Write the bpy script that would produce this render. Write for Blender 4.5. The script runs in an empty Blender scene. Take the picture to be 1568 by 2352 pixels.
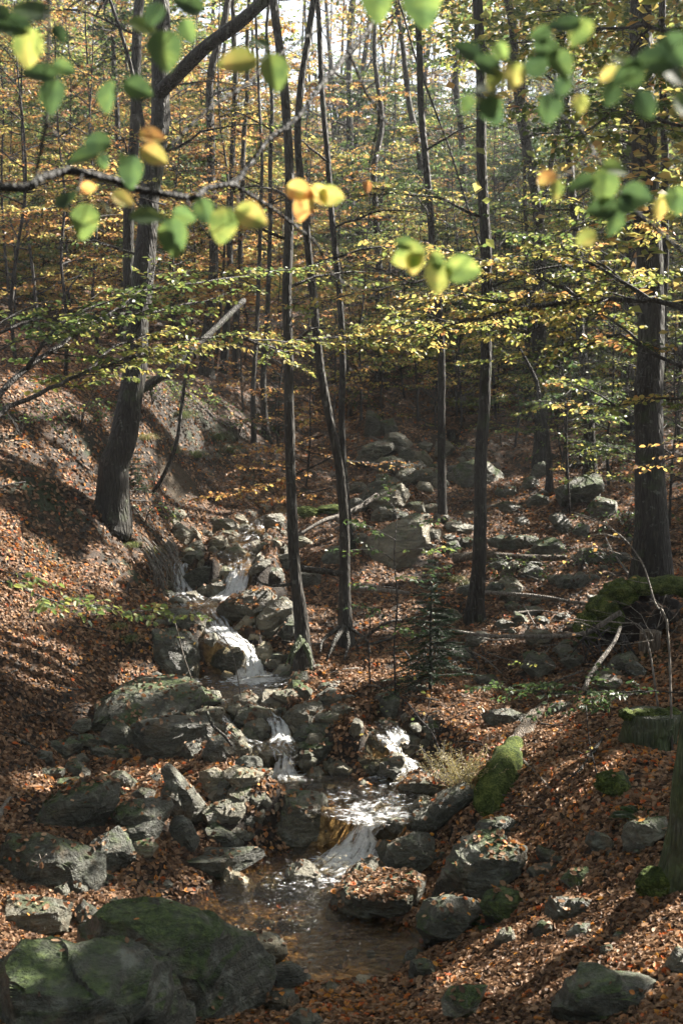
import bpy, bmesh, math, random
import numpy as np
from mathutils import Vector, Matrix
from mathutils.bvhtree import BVHTree

# ------------------------------------------------------------------ scene, camera, light
sc = bpy.context.scene
COL = sc.collection
PITCH = math.radians(6.0)
cam_d = bpy.data.cameras.new("camera")
cam = bpy.data.objects.new("camera", cam_d)
COL.objects.link(cam)
cam_d.sensor_fit = 'VERTICAL'
cam_d.sensor_height = 36.0
cam_d.sensor_width = 24.0
cam_d.lens = 42.0
cam_d.clip_start = 0.05
cam_d.clip_end = 2000.0
cam.location = (0, 0, 0)
cam.rotation_euler = (math.radians(90) - PITCH, 0, 0)
cam_d.dof.use_dof = True
cam_d.dof.focus_distance = 13.0
cam_d.dof.aperture_fstop = 3.2
sc.camera = cam

SUN_AZ = math.radians(56.0)      # to the right of straight ahead
SUN_EL = math.radians(38.0)
SUN = np.array([math.sin(SUN_AZ) * math.cos(SUN_EL), math.cos(SUN_AZ) * math.cos(SUN_EL), math.sin(SUN_EL)])
world = bpy.data.worlds.new("World")
sc.world = world
world.use_nodes = True
nt = world.node_tree
for n in list(nt.nodes):
    nt.nodes.remove(n)
sky = nt.nodes.new('ShaderNodeTexSky')
sky.sky_type = 'NISHITA'
sky.sun_disc = False
sky.sun_elevation = SUN_EL
sky.sun_rotation = SUN_AZ
sky.air_density = 1.0
sky.dust_density = 1.5
bg = nt.nodes.new('ShaderNodeBackground')
bg.inputs['Strength'].default_value = 0.058
wo = nt.nodes.new('ShaderNodeOutputWorld')
hs = nt.nodes.new('ShaderNodeHueSaturation')
hs.inputs['Saturation'].default_value = 0.45
nt.links.new(sky.outputs[0], hs.inputs['Color'])
nt.links.new(hs.outputs[0], bg.inputs[0])
nt.links.new(bg.outputs[0], wo.inputs[0])
sd = bpy.data.lights.new("sun", 'SUN')
sd.energy = 5.0
sd.angle = math.radians(0.53)
sd.color = (1.0, 0.93, 0.82)
sun = bpy.data.objects.new("sun", sd)
COL.objects.link(sun)
sun.rotation_euler = Vector(-SUN).to_track_quat('-Z', 'Y').to_euler()
sun.location = (20, 15, 25)

sc.view_settings.view_transform = 'Standard'
sc.view_settings.look = 'None'
sc.view_settings.exposure = 2.55
sc.view_settings.gamma = 1.0
sc.render.engine = 'CYCLES'
cy = sc.cycles
cy.use_denoising = True
cy.max_bounces = 7
cy.diffuse_bounces = 4
cy.glossy_bounces = 3
cy.transmission_bounces = 4
cy.transparent_max_bounces = 10
cy.volume_bounces = 0
cy.caustics_reflective = False
cy.caustics_refractive = False
cy.sample_clamp_indirect = 6.0

# ------------------------------------------------------------------ view <-> world
FPX = 2744.0
CP, SP = math.cos(PITCH), math.sin(PITCH)

def raydir(px, py):
    px = np.asarray(px, float); py = np.asarray(py, float)
    u = (px - 784.0) / FPX
    v = (1176.0 - py) / FPX
    y = CP + v * SP
    z = -SP + v * CP
    return u / y, z / y          # x and z for every metre of y

def P(px, py, Y):
    a, b = raydir(px, py)
    return np.array([float(a) * Y, Y, float(b) * Y])

# ------------------------------------------------------------------ noise
def _hash(ix, iy, iz):
    h = (ix.astype(np.uint32) * np.uint32(374761393) + iy.astype(np.uint32) * np.uint32(668265263) + iz.astype(np.uint32) * np.uint32(2147483647 - 58))
    h = (h ^ (h >> np.uint32(13))) * np.uint32(1274126177)
    h = h ^ (h >> np.uint32(16))
    return (h & np.uint32(0xffff)).astype(np.float64) / 32767.5 - 1.0

def vnoise(p):
    p = np.asarray(p, float)
    f = np.floor(p)
    i = f.astype(np.int64)
    t = p - f
    t = t * t * t * (t * (t * 6 - 15) + 10)
    r = 0.0
    for dx in (0, 1):
        wx = t[:, 0] if dx else 1 - t[:, 0]
        for dy in (0, 1):
            wy = t[:, 1] if dy else 1 - t[:, 1]
            for dz in (0, 1):
                wz = t[:, 2] if dz else 1 - t[:, 2]
                r = r + wx * wy * wz * _hash(i[:, 0] + dx, i[:, 1] + dy, i[:, 2] + dz)
    return r

def fbm(p, oct=4, gain=0.5):
    p = np.asarray(p, float)
    a, s, r = 1.0, 0.0, 0.0
    for k in range(oct):
        r = r + a * vnoise(p * (2.03 ** k) + 17.3 * k)
        s += a
        a *= gain
    return r / s

def sstep(a, b, x):
    t = np.clip((x - a) / (b - a), 0, 1)
    return t * t * (3 - 2 * t)

# ------------------------------------------------------------------ mesh helpers
class Acc:
    def __init__(self):
        self.V, self.L, self.S, self.n = [], [], [], 0
        self.A = []
    def add(self, V, faces, attr=None):
        V = np.asarray(V, float)
        faces = np.asarray(faces, np.int64)
        self.V.append(V)
        self.L.append((faces + self.n).ravel())
        self.S.append(np.full(len(faces), faces.shape[1], np.int64))
        self.A.append(np.zeros(len(V)) if attr is None else np.broadcast_to(np.asarray(attr, float), (len(V),)))
        self.n += len(V)
    def empty(self):
        return self.n == 0

def mkmesh(name, V, L, S, mat, smooth=True, attrs=None):
    me = bpy.data.meshes.new(name)
    V = np.asarray(V, np.float32)
    me.vertices.add(len(V))
    me.vertices.foreach_set('co', V.ravel())
    me.loops.add(len(L))
    me.loops.foreach_set('vertex_index', np.asarray(L, np.int32))
    me.polygons.add(len(S))
    st = np.concatenate([[0], np.cumsum(S)[:-1]]).astype(np.int32)
    me.polygons.foreach_set('loop_start', st)
    me.polygons.foreach_set('loop_total', np.asarray(S, np.int32))
    me.polygons.foreach_set('use_smooth', np.full(len(S), smooth, bool))
    for k, a in (attrs or {}).items():
        at = me.attributes.new(k, 'FLOAT', 'POINT')
        at.data.foreach_set('value', np.asarray(a, np.float32))
    me.update(calc_edges=True)
    me.materials.append(mat)
    return me

def obj(name, acc, mat, parent=None, origin=(0, 0, 0), smooth=True, attrname=None):
    """one mesh object; vertices are given in world space, origin is where the object (or its parent) stands"""
    V = np.concatenate(acc.V) - np.asarray(origin)
    at = {attrname: np.concatenate(acc.A)} if attrname else None
    me = mkmesh(name, V, np.concatenate(acc.L), np.concatenate(acc.S), mat, smooth, at)
    o = bpy.data.objects.new(name, me)
    COL.objects.link(o)
    if parent is not None:
        o.parent = parent
    else:
        o.location = origin
    return o

def tag(o, label, cat, group=None, kind=None):
    if label: o['label'] = label
    if cat: o['category'] = cat
    if group: o['group'] = group
    if kind: o['kind'] = kind
    return o

def thing(name, label, cat, loc=(0, 0, 0), group=None):
    o = bpy.data.objects.new(name, None)
    COL.objects.link(o)
    o.location = loc
    o.empty_display_size = 0.1
    return tag(o, label, cat, group)

def nrm(v):
    v = np.asarray(v, float)
    return v / (np.linalg.norm(v, axis=-1, keepdims=True) + 1e-12)

def catmull(pts, n):
    pts = np.asarray(pts, float)
    k = len(pts)
    if k == 2:
        t = np.linspace(0, 1, n)[:, None]
        return pts[0] * (1 - t) + pts[1] * t
    E = np.vstack([2 * pts[0] - pts[1], pts, 2 * pts[-1] - pts[-2]])
    s = np.linspace(0, k - 1, n)
    i = np.minimum(s.astype(int), k - 2)
    t = (s - i)[:, None]
    a, b, c, d = E[i], E[i + 1], E[i + 2], E[i + 3]
    return 0.5 * (2 * b + (c - a) * t + (2 * a - 5 * b + 4 * c - d) * t ** 2 + (3 * b - 3 * c + d - a) * t ** 3)

def tube(acc, path, R, n=6, lobes=None, attr=0.0, rough=0.0, seed=0):
    path = np.asarray(path, float)
    R = np.asarray(R, float)
    k = len(path)
    T = nrm(np.gradient(path, axis=0))
    ref = np.array([0.31, 0.22, 0.92]) if abs(T[:, 2]).mean() < 0.8 else np.array([0.93, 0.33, 0.1])
    B = nrm(np.cross(T, ref))
    N = np.cross(B, T)
    ang = np.arange(n) * 2 * math.pi / n
    rad = np.repeat(R[:, None], n, 1)
    if lobes is not None:
        rad = rad * lobes
    V = path[:, None, :] + rad[..., None] * (np.cos(ang)[None, :, None] * B[:, None, :] + np.sin(ang)[None, :, None] * N[:, None, :])
    V = V.reshape(-1, 3)
    if rough:
        f = fbm(V / (R.max() * 1.4 + 1e-6) + seed, 3)
        ctr = np.repeat(path, n, 0)
        V = ctr + (V - ctr) * (1 + rough * f)[:, None]
    i = np.arange(k - 1)[:, None] * n
    j = np.arange(n)[None, :]
    j2 = (j + 1) % n
    F = np.stack([i + j, i + j2, i + n + j2, i + n + j], -1).reshape(-1, 4)
    V = np.vstack([V, path[0], path[-1]])
    acc.add(V, F, attr)
    base = acc.n - len(V)
    jj = np.arange(n)
    c0 = np.stack([(jj + 1) % n, jj, np.full(n, k * n)], -1) + base
    c1 = np.stack([(k - 1) * n + jj, (k - 1) * n + (jj + 1) % n, np.full(n, k * n + 1)], -1) + base
    for c in (c0, c1):
        acc.L.append(c.ravel()); acc.S.append(np.full(n, 3, np.int64))

# leaf shapes: long axis t, across b, lift n
RHOMB = (np.array([[-.5, 0, 0], [-.05, .5, .10], [.5, 0, -.03], [-.05, -.5, .10]]), np.array([[0, 2, 1], [0, 3, 2]]))
HEXL = (np.array([[-.5, 0, 0], [-.2, .44, .10], [.18, .42, .09], [.5, 0, -.06], [.18, -.42, .09], [-.2, -.44, .10]]), np.array([[0, 3, 2, 1], [0, 5, 4, 3]]))
CURL = (np.array([[-.5, 0, .10], [-.18, .46, .22], [.2, .42, .16], [.5, 0, .12], [.2, -.42, .2], [-.18, -.46, .26], [0, 0, -.03]]),
        np.array([[0, 6, 1], [1, 6, 2], [2, 6, 3], [3, 6, 4], [4, 6, 5], [5, 6, 0]]))

class Leaves:
    def __init__(self):
        self.C, self.T, self.N, self.L, self.t = [], [], [], [], []
    def add(self, C, T, N, L, t):
        n = len(C)
        self.C.append(np.asarray(C, float)); self.T.append(np.broadcast_to(T, (n, 3))); self.N.append(np.broadcast_to(N, (n, 3)))
        self.L.append(np.broadcast_to(L, (n,))); self.t.append(np.broadcast_to(t, (n,)))
    def count(self):
        return sum(len(c) for c in self.C)
    def build(self, name, mat, parent, origin, shape=RHOMB, aspect=0.62, keep=None, curl=None):
        if not self.C:
            return None
        C = np.concatenate(self.C); T = nrm(np.concatenate(self.T)); N = np.concatenate(self.N); L = np.concatenate(self.L); t = np.concatenate(self.t)
        if keep is not None:
            m = keep(C)
            C, T, N, L, t = C[m], T[m], N[m], L[m], t[m]
        if len(C) == 0:
            return None
        B = nrm(np.cross(N, T)); N = np.cross(T, B)
        tv, tf = shape
        k = len(tv)
        W = L * aspect
        cv = np.ones(len(C)) if curl is None else curl(len(C))
        V = (C[:, None, :] + tv[None, :, 0, None] * (L[:, None] * 1.0)[..., None] * T[:, None, :]
             + tv[None, :, 1, None] * W[:, None, None] * B[:, None, :]
             + tv[None, :, 2, None] * (L * cv)[:, None, None] * N[:, None, :])
        V = V.reshape(-1, 3) - np.asarray(origin)
        F = (np.arange(len(C))[:, None, None] * k + tf[None]).reshape(-1)
        S = np.full(len(C) * len(tf), tf.shape[1], np.int64)
        me = mkmesh(name, V, F, S, mat, False, {'tint': np.repeat(t, k)})
        o = bpy.data.objects.new(name, me)
        COL.objects.link(o)
        if parent is not None: o.parent = parent
        else: o.location = origin
        return o

# ------------------------------------------------------------------ materials
def newmat(name):
    m = bpy.data.materials.new(name)
    m.use_nodes = True
    t = m.node_tree
    for n in list(t.nodes):
        t.nodes.remove(n)
    out = t.nodes.new('ShaderNodeOutputMaterial')
    return m, t, out

def nd(t, typ, ins=None, **kw):
    n = t.nodes.new(typ)
    for k, v in kw.items():
        setattr(n, k, v)
    for k, v in (ins or {}).items():
        if isinstance(v, bpy.types.NodeSocket):
            t.links.new(v, n.inputs[k])
        else:
            n.inputs[k].default_value = v
    return n

def ramp(t, fac, stops, interp='LINEAR'):
    n = t.nodes.new('ShaderNodeValToRGB')
    n.color_ramp.interpolation = interp
    el = n.color_ramp.elements
    while len(el) > 1:
        el.remove(el[0])
    el[0].position, el[0].color = stops[0][0], (*stops[0][1], 1)
    for p, c in stops[1:]:
        e = el.new(p); e.color = (*c, 1)
    t.links.new(fac, n.inputs[0])
    return n.outputs[0]

def math_(t, op, a, b=0.0, c=None, clamp=False):
    n = t.nodes.new('ShaderNodeMath'); n.operation = op; n.use_clamp = clamp
    for i, v in enumerate((a, b) if c is None else (a, b, c)):
        if isinstance(v, bpy.types.NodeSocket): t.links.new(v, n.inputs[i])
        else: n.inputs[i].default_value = v
    return n.outputs[0]

def mixc(t, fac, a, b, blend='MIX'):
    n = t.nodes.new('ShaderNodeMix'); n.data_type = 'RGBA'; n.blend_type = blend
    for i, v in ((0, fac), (6, a), (7, b)):
        if isinstance(v, bpy.types.NodeSocket): t.links.new(v, n.inputs[i])
        else: n.inputs[i].default_value = v if i == 0 else (*v, 1)
    return n.outputs[2]

def noise(t, vec, scale, detail=4, rough=0.55, dist=0.0):
    n = nd(t, 'ShaderNodeTexNoise', {'Scale': scale, 'Detail': detail, 'Roughness': rough, 'Distortion': dist})
    if vec is not None: t.links.new(vec, n.inputs['Vector'])
    return n.outputs['Fac']

def mapping(t, vec, scale=(1, 1, 1), rot=(0, 0, 0), loc=(0, 0, 0)):
    n = nd(t, 'ShaderNodeMapping', {'Scale': scale, 'Rotation': rot, 'Location': loc})
    t.links.new(vec, n.inputs['Vector'])
    return n.outputs[0]

def attr(t, name, typ='GEOMETRY'):
    return nd(t, 'ShaderNodeAttribute', attribute_name=name, attribute_type=typ).outputs['Fac']

def leaf_material(name, stops, trans=0.48, rough=0.48, spec=0.34, glow=1.45, sat=.98):
    m, t, out = newmat(name)
    tint = math_(t, 'ADD', attr(t, 'tint'), attr(t, 'tint_shift', 'OBJECT'), clamp=True)
    col = ramp(t, tint, stops)
    p = nd(t, 'ShaderNodeBsdfPrincipled', {'Base Color': col, 'Roughness': rough, 'Specular IOR Level': spec})
    bright = nd(t, 'ShaderNodeHueSaturation', {'Saturation': sat, 'Value': glow, 'Color': col}).outputs[0]
    tr = nd(t, 'ShaderNodeBsdfTranslucent', {'Color': bright})
    mx = nd(t, 'ShaderNodeMixShader', {0: trans, 1: p.outputs[0], 2: tr.outputs[0]})
    t.links.new(mx.outputs[0], out.inputs[0])
    return m

M = {}
AUTUMN = [(0.0, (.022, .040, .018)), (.18, (.045, .076, .026)), (.36, (.095, .135, .036)), (.52, (.20, .215, .055)), (.66, (.36, .285, .085)),
          (.78, (.34, .19, .06)), (.88, (.24, .11, .04)), (1.0, (.13, .07, .035))]
M['leaf'] = leaf_material('beech_foliage', AUTUMN)
M['big_leaf'] = leaf_material('near_beech_leaf', AUTUMN, trans=0.55, rough=.6, spec=.25, glow=1.9, sat=1.0)
M['needle'] = leaf_material('spruce_needle', [(0, (.012, .03, .014)), (.5, (.03, .06, .025)), (1, (.10, .13, .05))], trans=.15)
M['grass'] = leaf_material('grass_blade', [(0, (.03, .06, .015)), (.5, (.09, .12, .03)), (1, (.28, .23, .10))], trans=.3)
M['litter'] = leaf_material('fallen_leaf', [(0, (.035, .022, .015)), (.22, (.078, .046, .029)), (.42, (.15, .085, .048)), (.6, (.24, .145, .085)), (.76, (.34, .225, .14)),
                            (.86, (.42, .17, .05)), (.94, (.46, .22, .04)), (1.0, (.36, .09, .025))], trans=.22, rough=.6, spec=.2)

def rock_material():
    m, t, out = newmat('schist_rock')
    co = nd(t, 'ShaderNodeTexCoord').outputs['Object']
    rnd = nd(t, 'ShaderNodeObjectInfo').outputs['Random']
    off = nd(t, 'ShaderNodeCombineXYZ', {0: math_(t, 'MULTIPLY', rnd, 37.0), 1: math_(t, 'MULTIPLY', rnd, 91.0), 2: 0.0}).outputs[0]
    va = nd(t, 'ShaderNodeVectorMath', operation='ADD'); t.links.new(co, va.inputs[0]); t.links.new(off, va.inputs[1])
    v = va.outputs[0]
    lay = mapping(t, v, (1.2, 1.2, 9.0), (.35, .25, 0))
    n1 = noise(t, v, 3.0, 6, .6)
    n2 = noise(t, lay, 2.2, 5, .6, .3)
    n3 = noise(t, v, 22.0, 5, .65)
    n4 = noise(t, v, 7.0, 5, .6, .6)
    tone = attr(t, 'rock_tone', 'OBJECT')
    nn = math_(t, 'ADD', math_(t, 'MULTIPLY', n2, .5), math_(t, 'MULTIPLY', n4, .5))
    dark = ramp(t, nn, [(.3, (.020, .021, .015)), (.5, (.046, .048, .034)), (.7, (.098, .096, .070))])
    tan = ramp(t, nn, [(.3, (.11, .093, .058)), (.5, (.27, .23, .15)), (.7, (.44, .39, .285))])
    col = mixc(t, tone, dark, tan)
    # lichen and mineral bloom
    li = nd(t, 'ShaderNodeMapRange', {0: n4, 1: .54, 2: .66}).outputs[0]
    col = mixc(t, math_(t, 'MULTIPLY', li, .55), col, (.20, .215, .18))
    ir = nd(t, 'ShaderNodeMapRange', {0: noise(t, v, 4.4, 4, .6), 1: .56, 2: .72}).outputs[0]
    col = mixc(t, math_(t, 'MULTIPLY', ir, .5), col, (.15, .095, .045))
    vn = noise(t, mapping(t, v, (1.6, 1.6, 3.2), (.3, .2, .1)), 1.5, 7, .62, .8)
    vein = nd(t, 'ShaderNodeMapRange', {0: math_(t, 'ABSOLUTE', math_(t, 'SUBTRACT', vn, .5)), 1: .018, 2: .0}).outputs[0]
    col = mixc(t, math_(t, 'MULTIPLY', vein, .5), col, (.21, .215, .18))
    # moss on what faces upward
    geo = nd(t, 'ShaderNodeNewGeometry')
    nz = nd(t, 'ShaderNodeSeparateXYZ', {0: geo.outputs['Normal']}).outputs[2]
    mo = math_(t, 'ADD', math_(t, 'MULTIPLY', nz, .35), n1)
    mo = math_(t, 'ADD', mo, math_(t, 'MULTIPLY', attr(t, 'moss', 'OBJECT'), .42))
    mo = nd(t, 'ShaderNodeMapRange', {0: mo, 1: .86, 2: 1.06}).outputs[0]
    mcol = ramp(t, n3, [(.3, (.018, .030, .010)), (.55, (.048, .075, .018)), (.75, (.11, .14, .03))])
    col = mixc(t, mo, col, mcol)
    col = mixc(t, .3, col, ramp(t, n3, [(.3, (.35, .35, .35)), (.7, (1, 1, 1))]), 'MULTIPLY')
    h = math_(t, 'ADD', math_(t, 'MULTIPLY', n2, .6), math_(t, 'ADD', math_(t, 'MULTIPLY', n3, .6), math_(t, 'MULTIPLY', n4, .7)))
    h = math_(t, 'SUBTRACT', h, math_(t, 'MULTIPLY', vein, .3))



    bp = nd(t, 'ShaderNodeBump', {'Strength': 1.0, 'Distance': .075, 'Height': h})
    rg = nd(t, 'ShaderNodeMapRange', {0: n4, 1: .3, 2: .7, 3: .38, 4: .75}).outputs[0]
    rg = mixc(t, mo, rg, (.9, .9, .9))
    p = nd(t, 'ShaderNodeBsdfPrincipled', {'Base Color': col, 'Roughness': rg, 'Normal': bp.outputs[0], 'Specular IOR Level': .5})
    t.links.new(p.outputs[0], out.inputs[0])
    return m
M['rock'] = rock_material()

def bark_material(name, c0, c1, c2, moss=0.3, scale=1.0, pale=0.0):
    m, t, out = newmat(name)
    co = nd(t, 'ShaderNodeTexCoord').outputs['Object']
    v = mapping(t, co, (16 * scale, 16 * scale, 2.6 * scale))
    n1 = noise(t, v, 1.6, 5, .6, .4)
    vo = nd(t, 'ShaderNodeTexVoronoi', {'Scale': 1.9}, feature='DISTANCE_TO_EDGE'); t.links.new(v, vo.inputs['Vector'])
    rd = nd(t, 'ShaderNodeMapRange', {0: vo.outputs['Distance'], 1: 0., 2: .3}).outputs[0]
    n2 = noise(t, co, 3.2, 5, .6)
    n3 = noise(t, co, 11., 4, .6)
    col = ramp(t, n1, [(.3, c0), (.5, c1), (.72, c2)])
    col = mixc(t, .55, col, ramp(t, rd, [(0, (.25, .25, .25)), (1, (1, 1, 1))]), 'MULTIPLY')
    li = nd(t, 'ShaderNodeMapRange', {0: n3, 1: .60, 2: .68}).outputs[0]
    col = mixc(t, math_(t, 'MULTIPLY', li, .3 + pale), col, (.24, .25, .22))
    mo = nd(t, 'ShaderNodeMapRange', {0: math_(t, 'ADD', n2, moss - .5), 1: .42, 2: .62}).outputs[0]
    col = mixc(t, math_(t, 'MULTIPLY', mo, .75), col, ramp(t, n3, [(.3, (.018, .03, .01)), (.7, (.07, .10, .03))]))
    h = math_(t, 'ADD', math_(t, 'MULTIPLY', rd, .8), math_(t, 'MULTIPLY', n1, .7))
    bp = nd(t, 'ShaderNodeBump', {'Strength': .9, 'Distance': .022, 'Height': h})
    p = nd(t, 'ShaderNodeBsdfPrincipled', {'Base Color': col, 'Roughness': .72, 'Normal': bp.outputs[0], 'Specular IOR Level': .35})
    t.links.new(p.outputs[0], out.inputs[0])
    return m
M['bark'] = bark_material('dark_bark', (.010, .009, .007), (.025, .022, .017), (.054, .048, .039), .36)
M['bark_moss'] = bark_material('mossy_bark', (.03, .032, .022), (.06, .062, .04), (.11, .11, .08), .62)
M['bark_gray'] = bark_material('gray_bark', (.016, .014, .011), (.036, .032, .025), (.075, .068, .056), .30)
M['shaded_near_bark'] = bark_material('shaded_near_branch_bark', (.005, .0045, .004), (.011, .0095, .008), (.024, .021, .018), .15, 2.0)  # bark colour darkened so the near branches look unlit
M['twig'] = bark_material('twig_bark', (.018, .015, .013), (.04, .034, .030), (.09, .08, .07), .1, 2.0)
M['deadwood'] = bark_material('pale_deadwood', (.09, .075, .06), (.21, .185, .155), (.36, .33, .29), .1, 1.5)
M['rotwood'] = bark_material('rotten_wood', (.03, .022, .015), (.11, .082, .055), (.24, .19, .135), .15, 1.2)

def moss_material():
    m, t, out = newmat('cushion_moss')
    co = nd(t, 'ShaderNodeTexCoord').outputs['Object']
    n = noise(t, co, 60, 5, .7)
    n2 = noise(t, co, 9, 3, .6)
    col = ramp(t, math_(t, 'ADD', math_(t, 'MULTIPLY', n, .6), math_(t, 'MULTIPLY', n2, .4)), [(.38, (.014, .022, .007)), (.5, (.055, .078, .018)), (.62, (.16, .185, .05))])
    bp = nd(t, 'ShaderNodeBump', {'Strength': 1., 'Distance': .04, 'Height': n})
    p = nd(t, 'ShaderNodeBsdfPrincipled', {'Base Color': col, 'Roughness': .95, 'Normal': bp.outputs[0], 'Specular IOR Level': .15})
    t.links.new(p.outputs[0], out.inputs[0])
    return m
M['moss'] = moss_material()

def ground_material():
    m, t, out = newmat('forest_floor')
    co = nd(t, 'ShaderNodeTexCoord').outputs['Object']
    vo = nd(t, 'ShaderNodeTexVoronoi', {'Scale': 24.0, 'Randomness': 1.0}); t.links.new(mapping(t, co, (1, 1, 1), (.2, .1, .3)), vo.inputs['Vector'])
    vr = nd(t, 'ShaderNodeSeparateColor', {0: vo.outputs['Color']}).outputs[0]
    lf = ramp(t, vr, [(0, (.03, .018, .012)), (.35, (.06, .035, .022)), (.65, (.12, .068, .04)), (.85, (.19, .11, .065)), (1, (.26, .10, .035))])
    n1 = noise(t, co, 1.1, 6, .65)
    n2 = noise(t, co, 24, 5, .7)
    soil = ramp(t, n2, [(.3, (.010, .008, .006)), (.55, (.026, .019, .014)), (.8, (.05, .038, .026))])
    f = nd(t, 'ShaderNodeMapRange', {0: noise(t, co, 3.4, 5, .65), 1: .44, 2: .56}).outputs[0]
    nz = nd(t, 'ShaderNodeSeparateXYZ', {0: nd(t, 'ShaderNodeNewGeometry').outputs['Normal']}).outputs[2]
    f = math_(t, 'MULTIPLY', f, nd(t, 'ShaderNodeMapRange', {0: nz, 1: .62, 2: .82}).outputs[0])
    col = mixc(t, f, soil, lf)
    mo = nd(t, 'ShaderNodeMapRange', {0: math_(t, 'ADD', n1, math_(t, 'MULTIPLY', attr(t, 'moss_patch'), .22)), 1: .66, 2: .80}).outputs[0]
    col = mixc(t, math_(t, 'MULTIPLY', mo, .85), col, ramp(t, n2, [(.3, (.006, .012, .004)), (.55, (.018, .032, .008)), (.8, (.05, .07, .018))]))
    cl = attr(t, 'clay')
    col = mixc(t, cl, col, ramp(t, n2, [(.3, (.025, .018, .011)), (.6, (.075, .053, .031)), (.8, (.13, .095, .057))]))
    bed = attr(t, 'wet_bed')
    col = mixc(t, bed, col, ramp(t, noise(t, co, 14, 4, .6), [(.3, (.05, .032, .014)), (.5, (.19, .12, .048)), (.7, (.36, .25, .11))]))
    h = math_(t, 'ADD', n2, math_(t, 'MULTIPLY', vr, .5))
    bp = nd(t, 'ShaderNodeBump', {'Strength': .9, 'Distance': .05, 'Height': h})
    p = nd(t, 'ShaderNodeBsdfPrincipled', {'Base Color': col, 'Roughness': .8, 'Normal': bp.outputs[0], 'Specular IOR Level': .3})
    t.links.new(p.outputs[0], out.inputs[0])
    return m
M['ground'] = ground_material()

def water_material():
    m, t, out = newmat('stream_water')
    co = nd(t, 'ShaderNodeTexCoord').outputs['Object']
    n1 = noise(t, mapping(t, co, (5, 11, 5)), 1.0, 3, .55, .5)
    n2 = noise(t, co, 26, 3, .6, .3)
    fo = attr(t, 'foam')
    turb = math_(t, 'ADD', .45, math_(t, 'MULTIPLY', fo, 1.6))
    h = math_(t, 'MULTIPLY', math_(t, 'ADD', n1, math_(t, 'MULTIPLY', n2, .4)), turb)
    bp = nd(t, 'ShaderNodeBump', {'Strength': .9, 'Distance': .10, 'Height': h})
    fr = nd(t, 'ShaderNodeFresnel', {'IOR': 1.5, 'Normal': bp.outputs[0]})
    tr = nd(t, 'ShaderNodeBsdfTransparent', {'Color': (.86, .73, .50, 1)})
    gl = nd(t, 'ShaderNodeBsdfGlossy', {'Color': (1, 1, 1, 1), 'Roughness': .10, 'Normal': bp.outputs[0]})
    w = nd(t, 'ShaderNodeMixShader', {0: fr.outputs[0], 1: tr.outputs[0], 2: gl.outputs[0]})
    # foam and white water: fine strands along the flow
    fl = nd(t, 'ShaderNodeCombineXYZ', {0: math_(t, 'MULTIPLY', attr(t, 'across'), 17.0), 1: math_(t, 'MULTIPLY', attr(t, 'along'), 3.0), 2: 0.0}).outputs[0]
    st = noise(t, fl, 1.0, 5, .68, .5)
    bub = noise(t, co, 38, 4, .7)
    s = math_(t, 'ADD', math_(t, 'MULTIPLY', st, .8), math_(t, 'MULTIPLY', bub, .2))
    k = nd(t, 'ShaderNodeMapRange', {0: math_(t, 'ADD', s, math_(t, 'MULTIPLY', fo, .42)), 1: .64, 2: .80}).outputs[0]
    wh = nd(t, 'ShaderNodeBsdfPrincipled', {'Base Color': (.88, .90, .92, 1), 'Roughness': .25, 'Normal': bp.outputs[0]})
    wt = nd(t, 'ShaderNodeBsdfTranslucent', {'Color': (.8, .82, .84, 1)})
    wm = nd(t, 'ShaderNodeMixShader', {0: .35, 1: wh.outputs[0], 2: wt.outputs[0]})
    mx = nd(t, 'ShaderNodeMixShader', {0: k, 1: w.outputs[0], 2: wm.outputs[0]})
    t.links.new(mx.outputs[0], out.inputs[0])
    return m
M['water'] = water_material()
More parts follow.
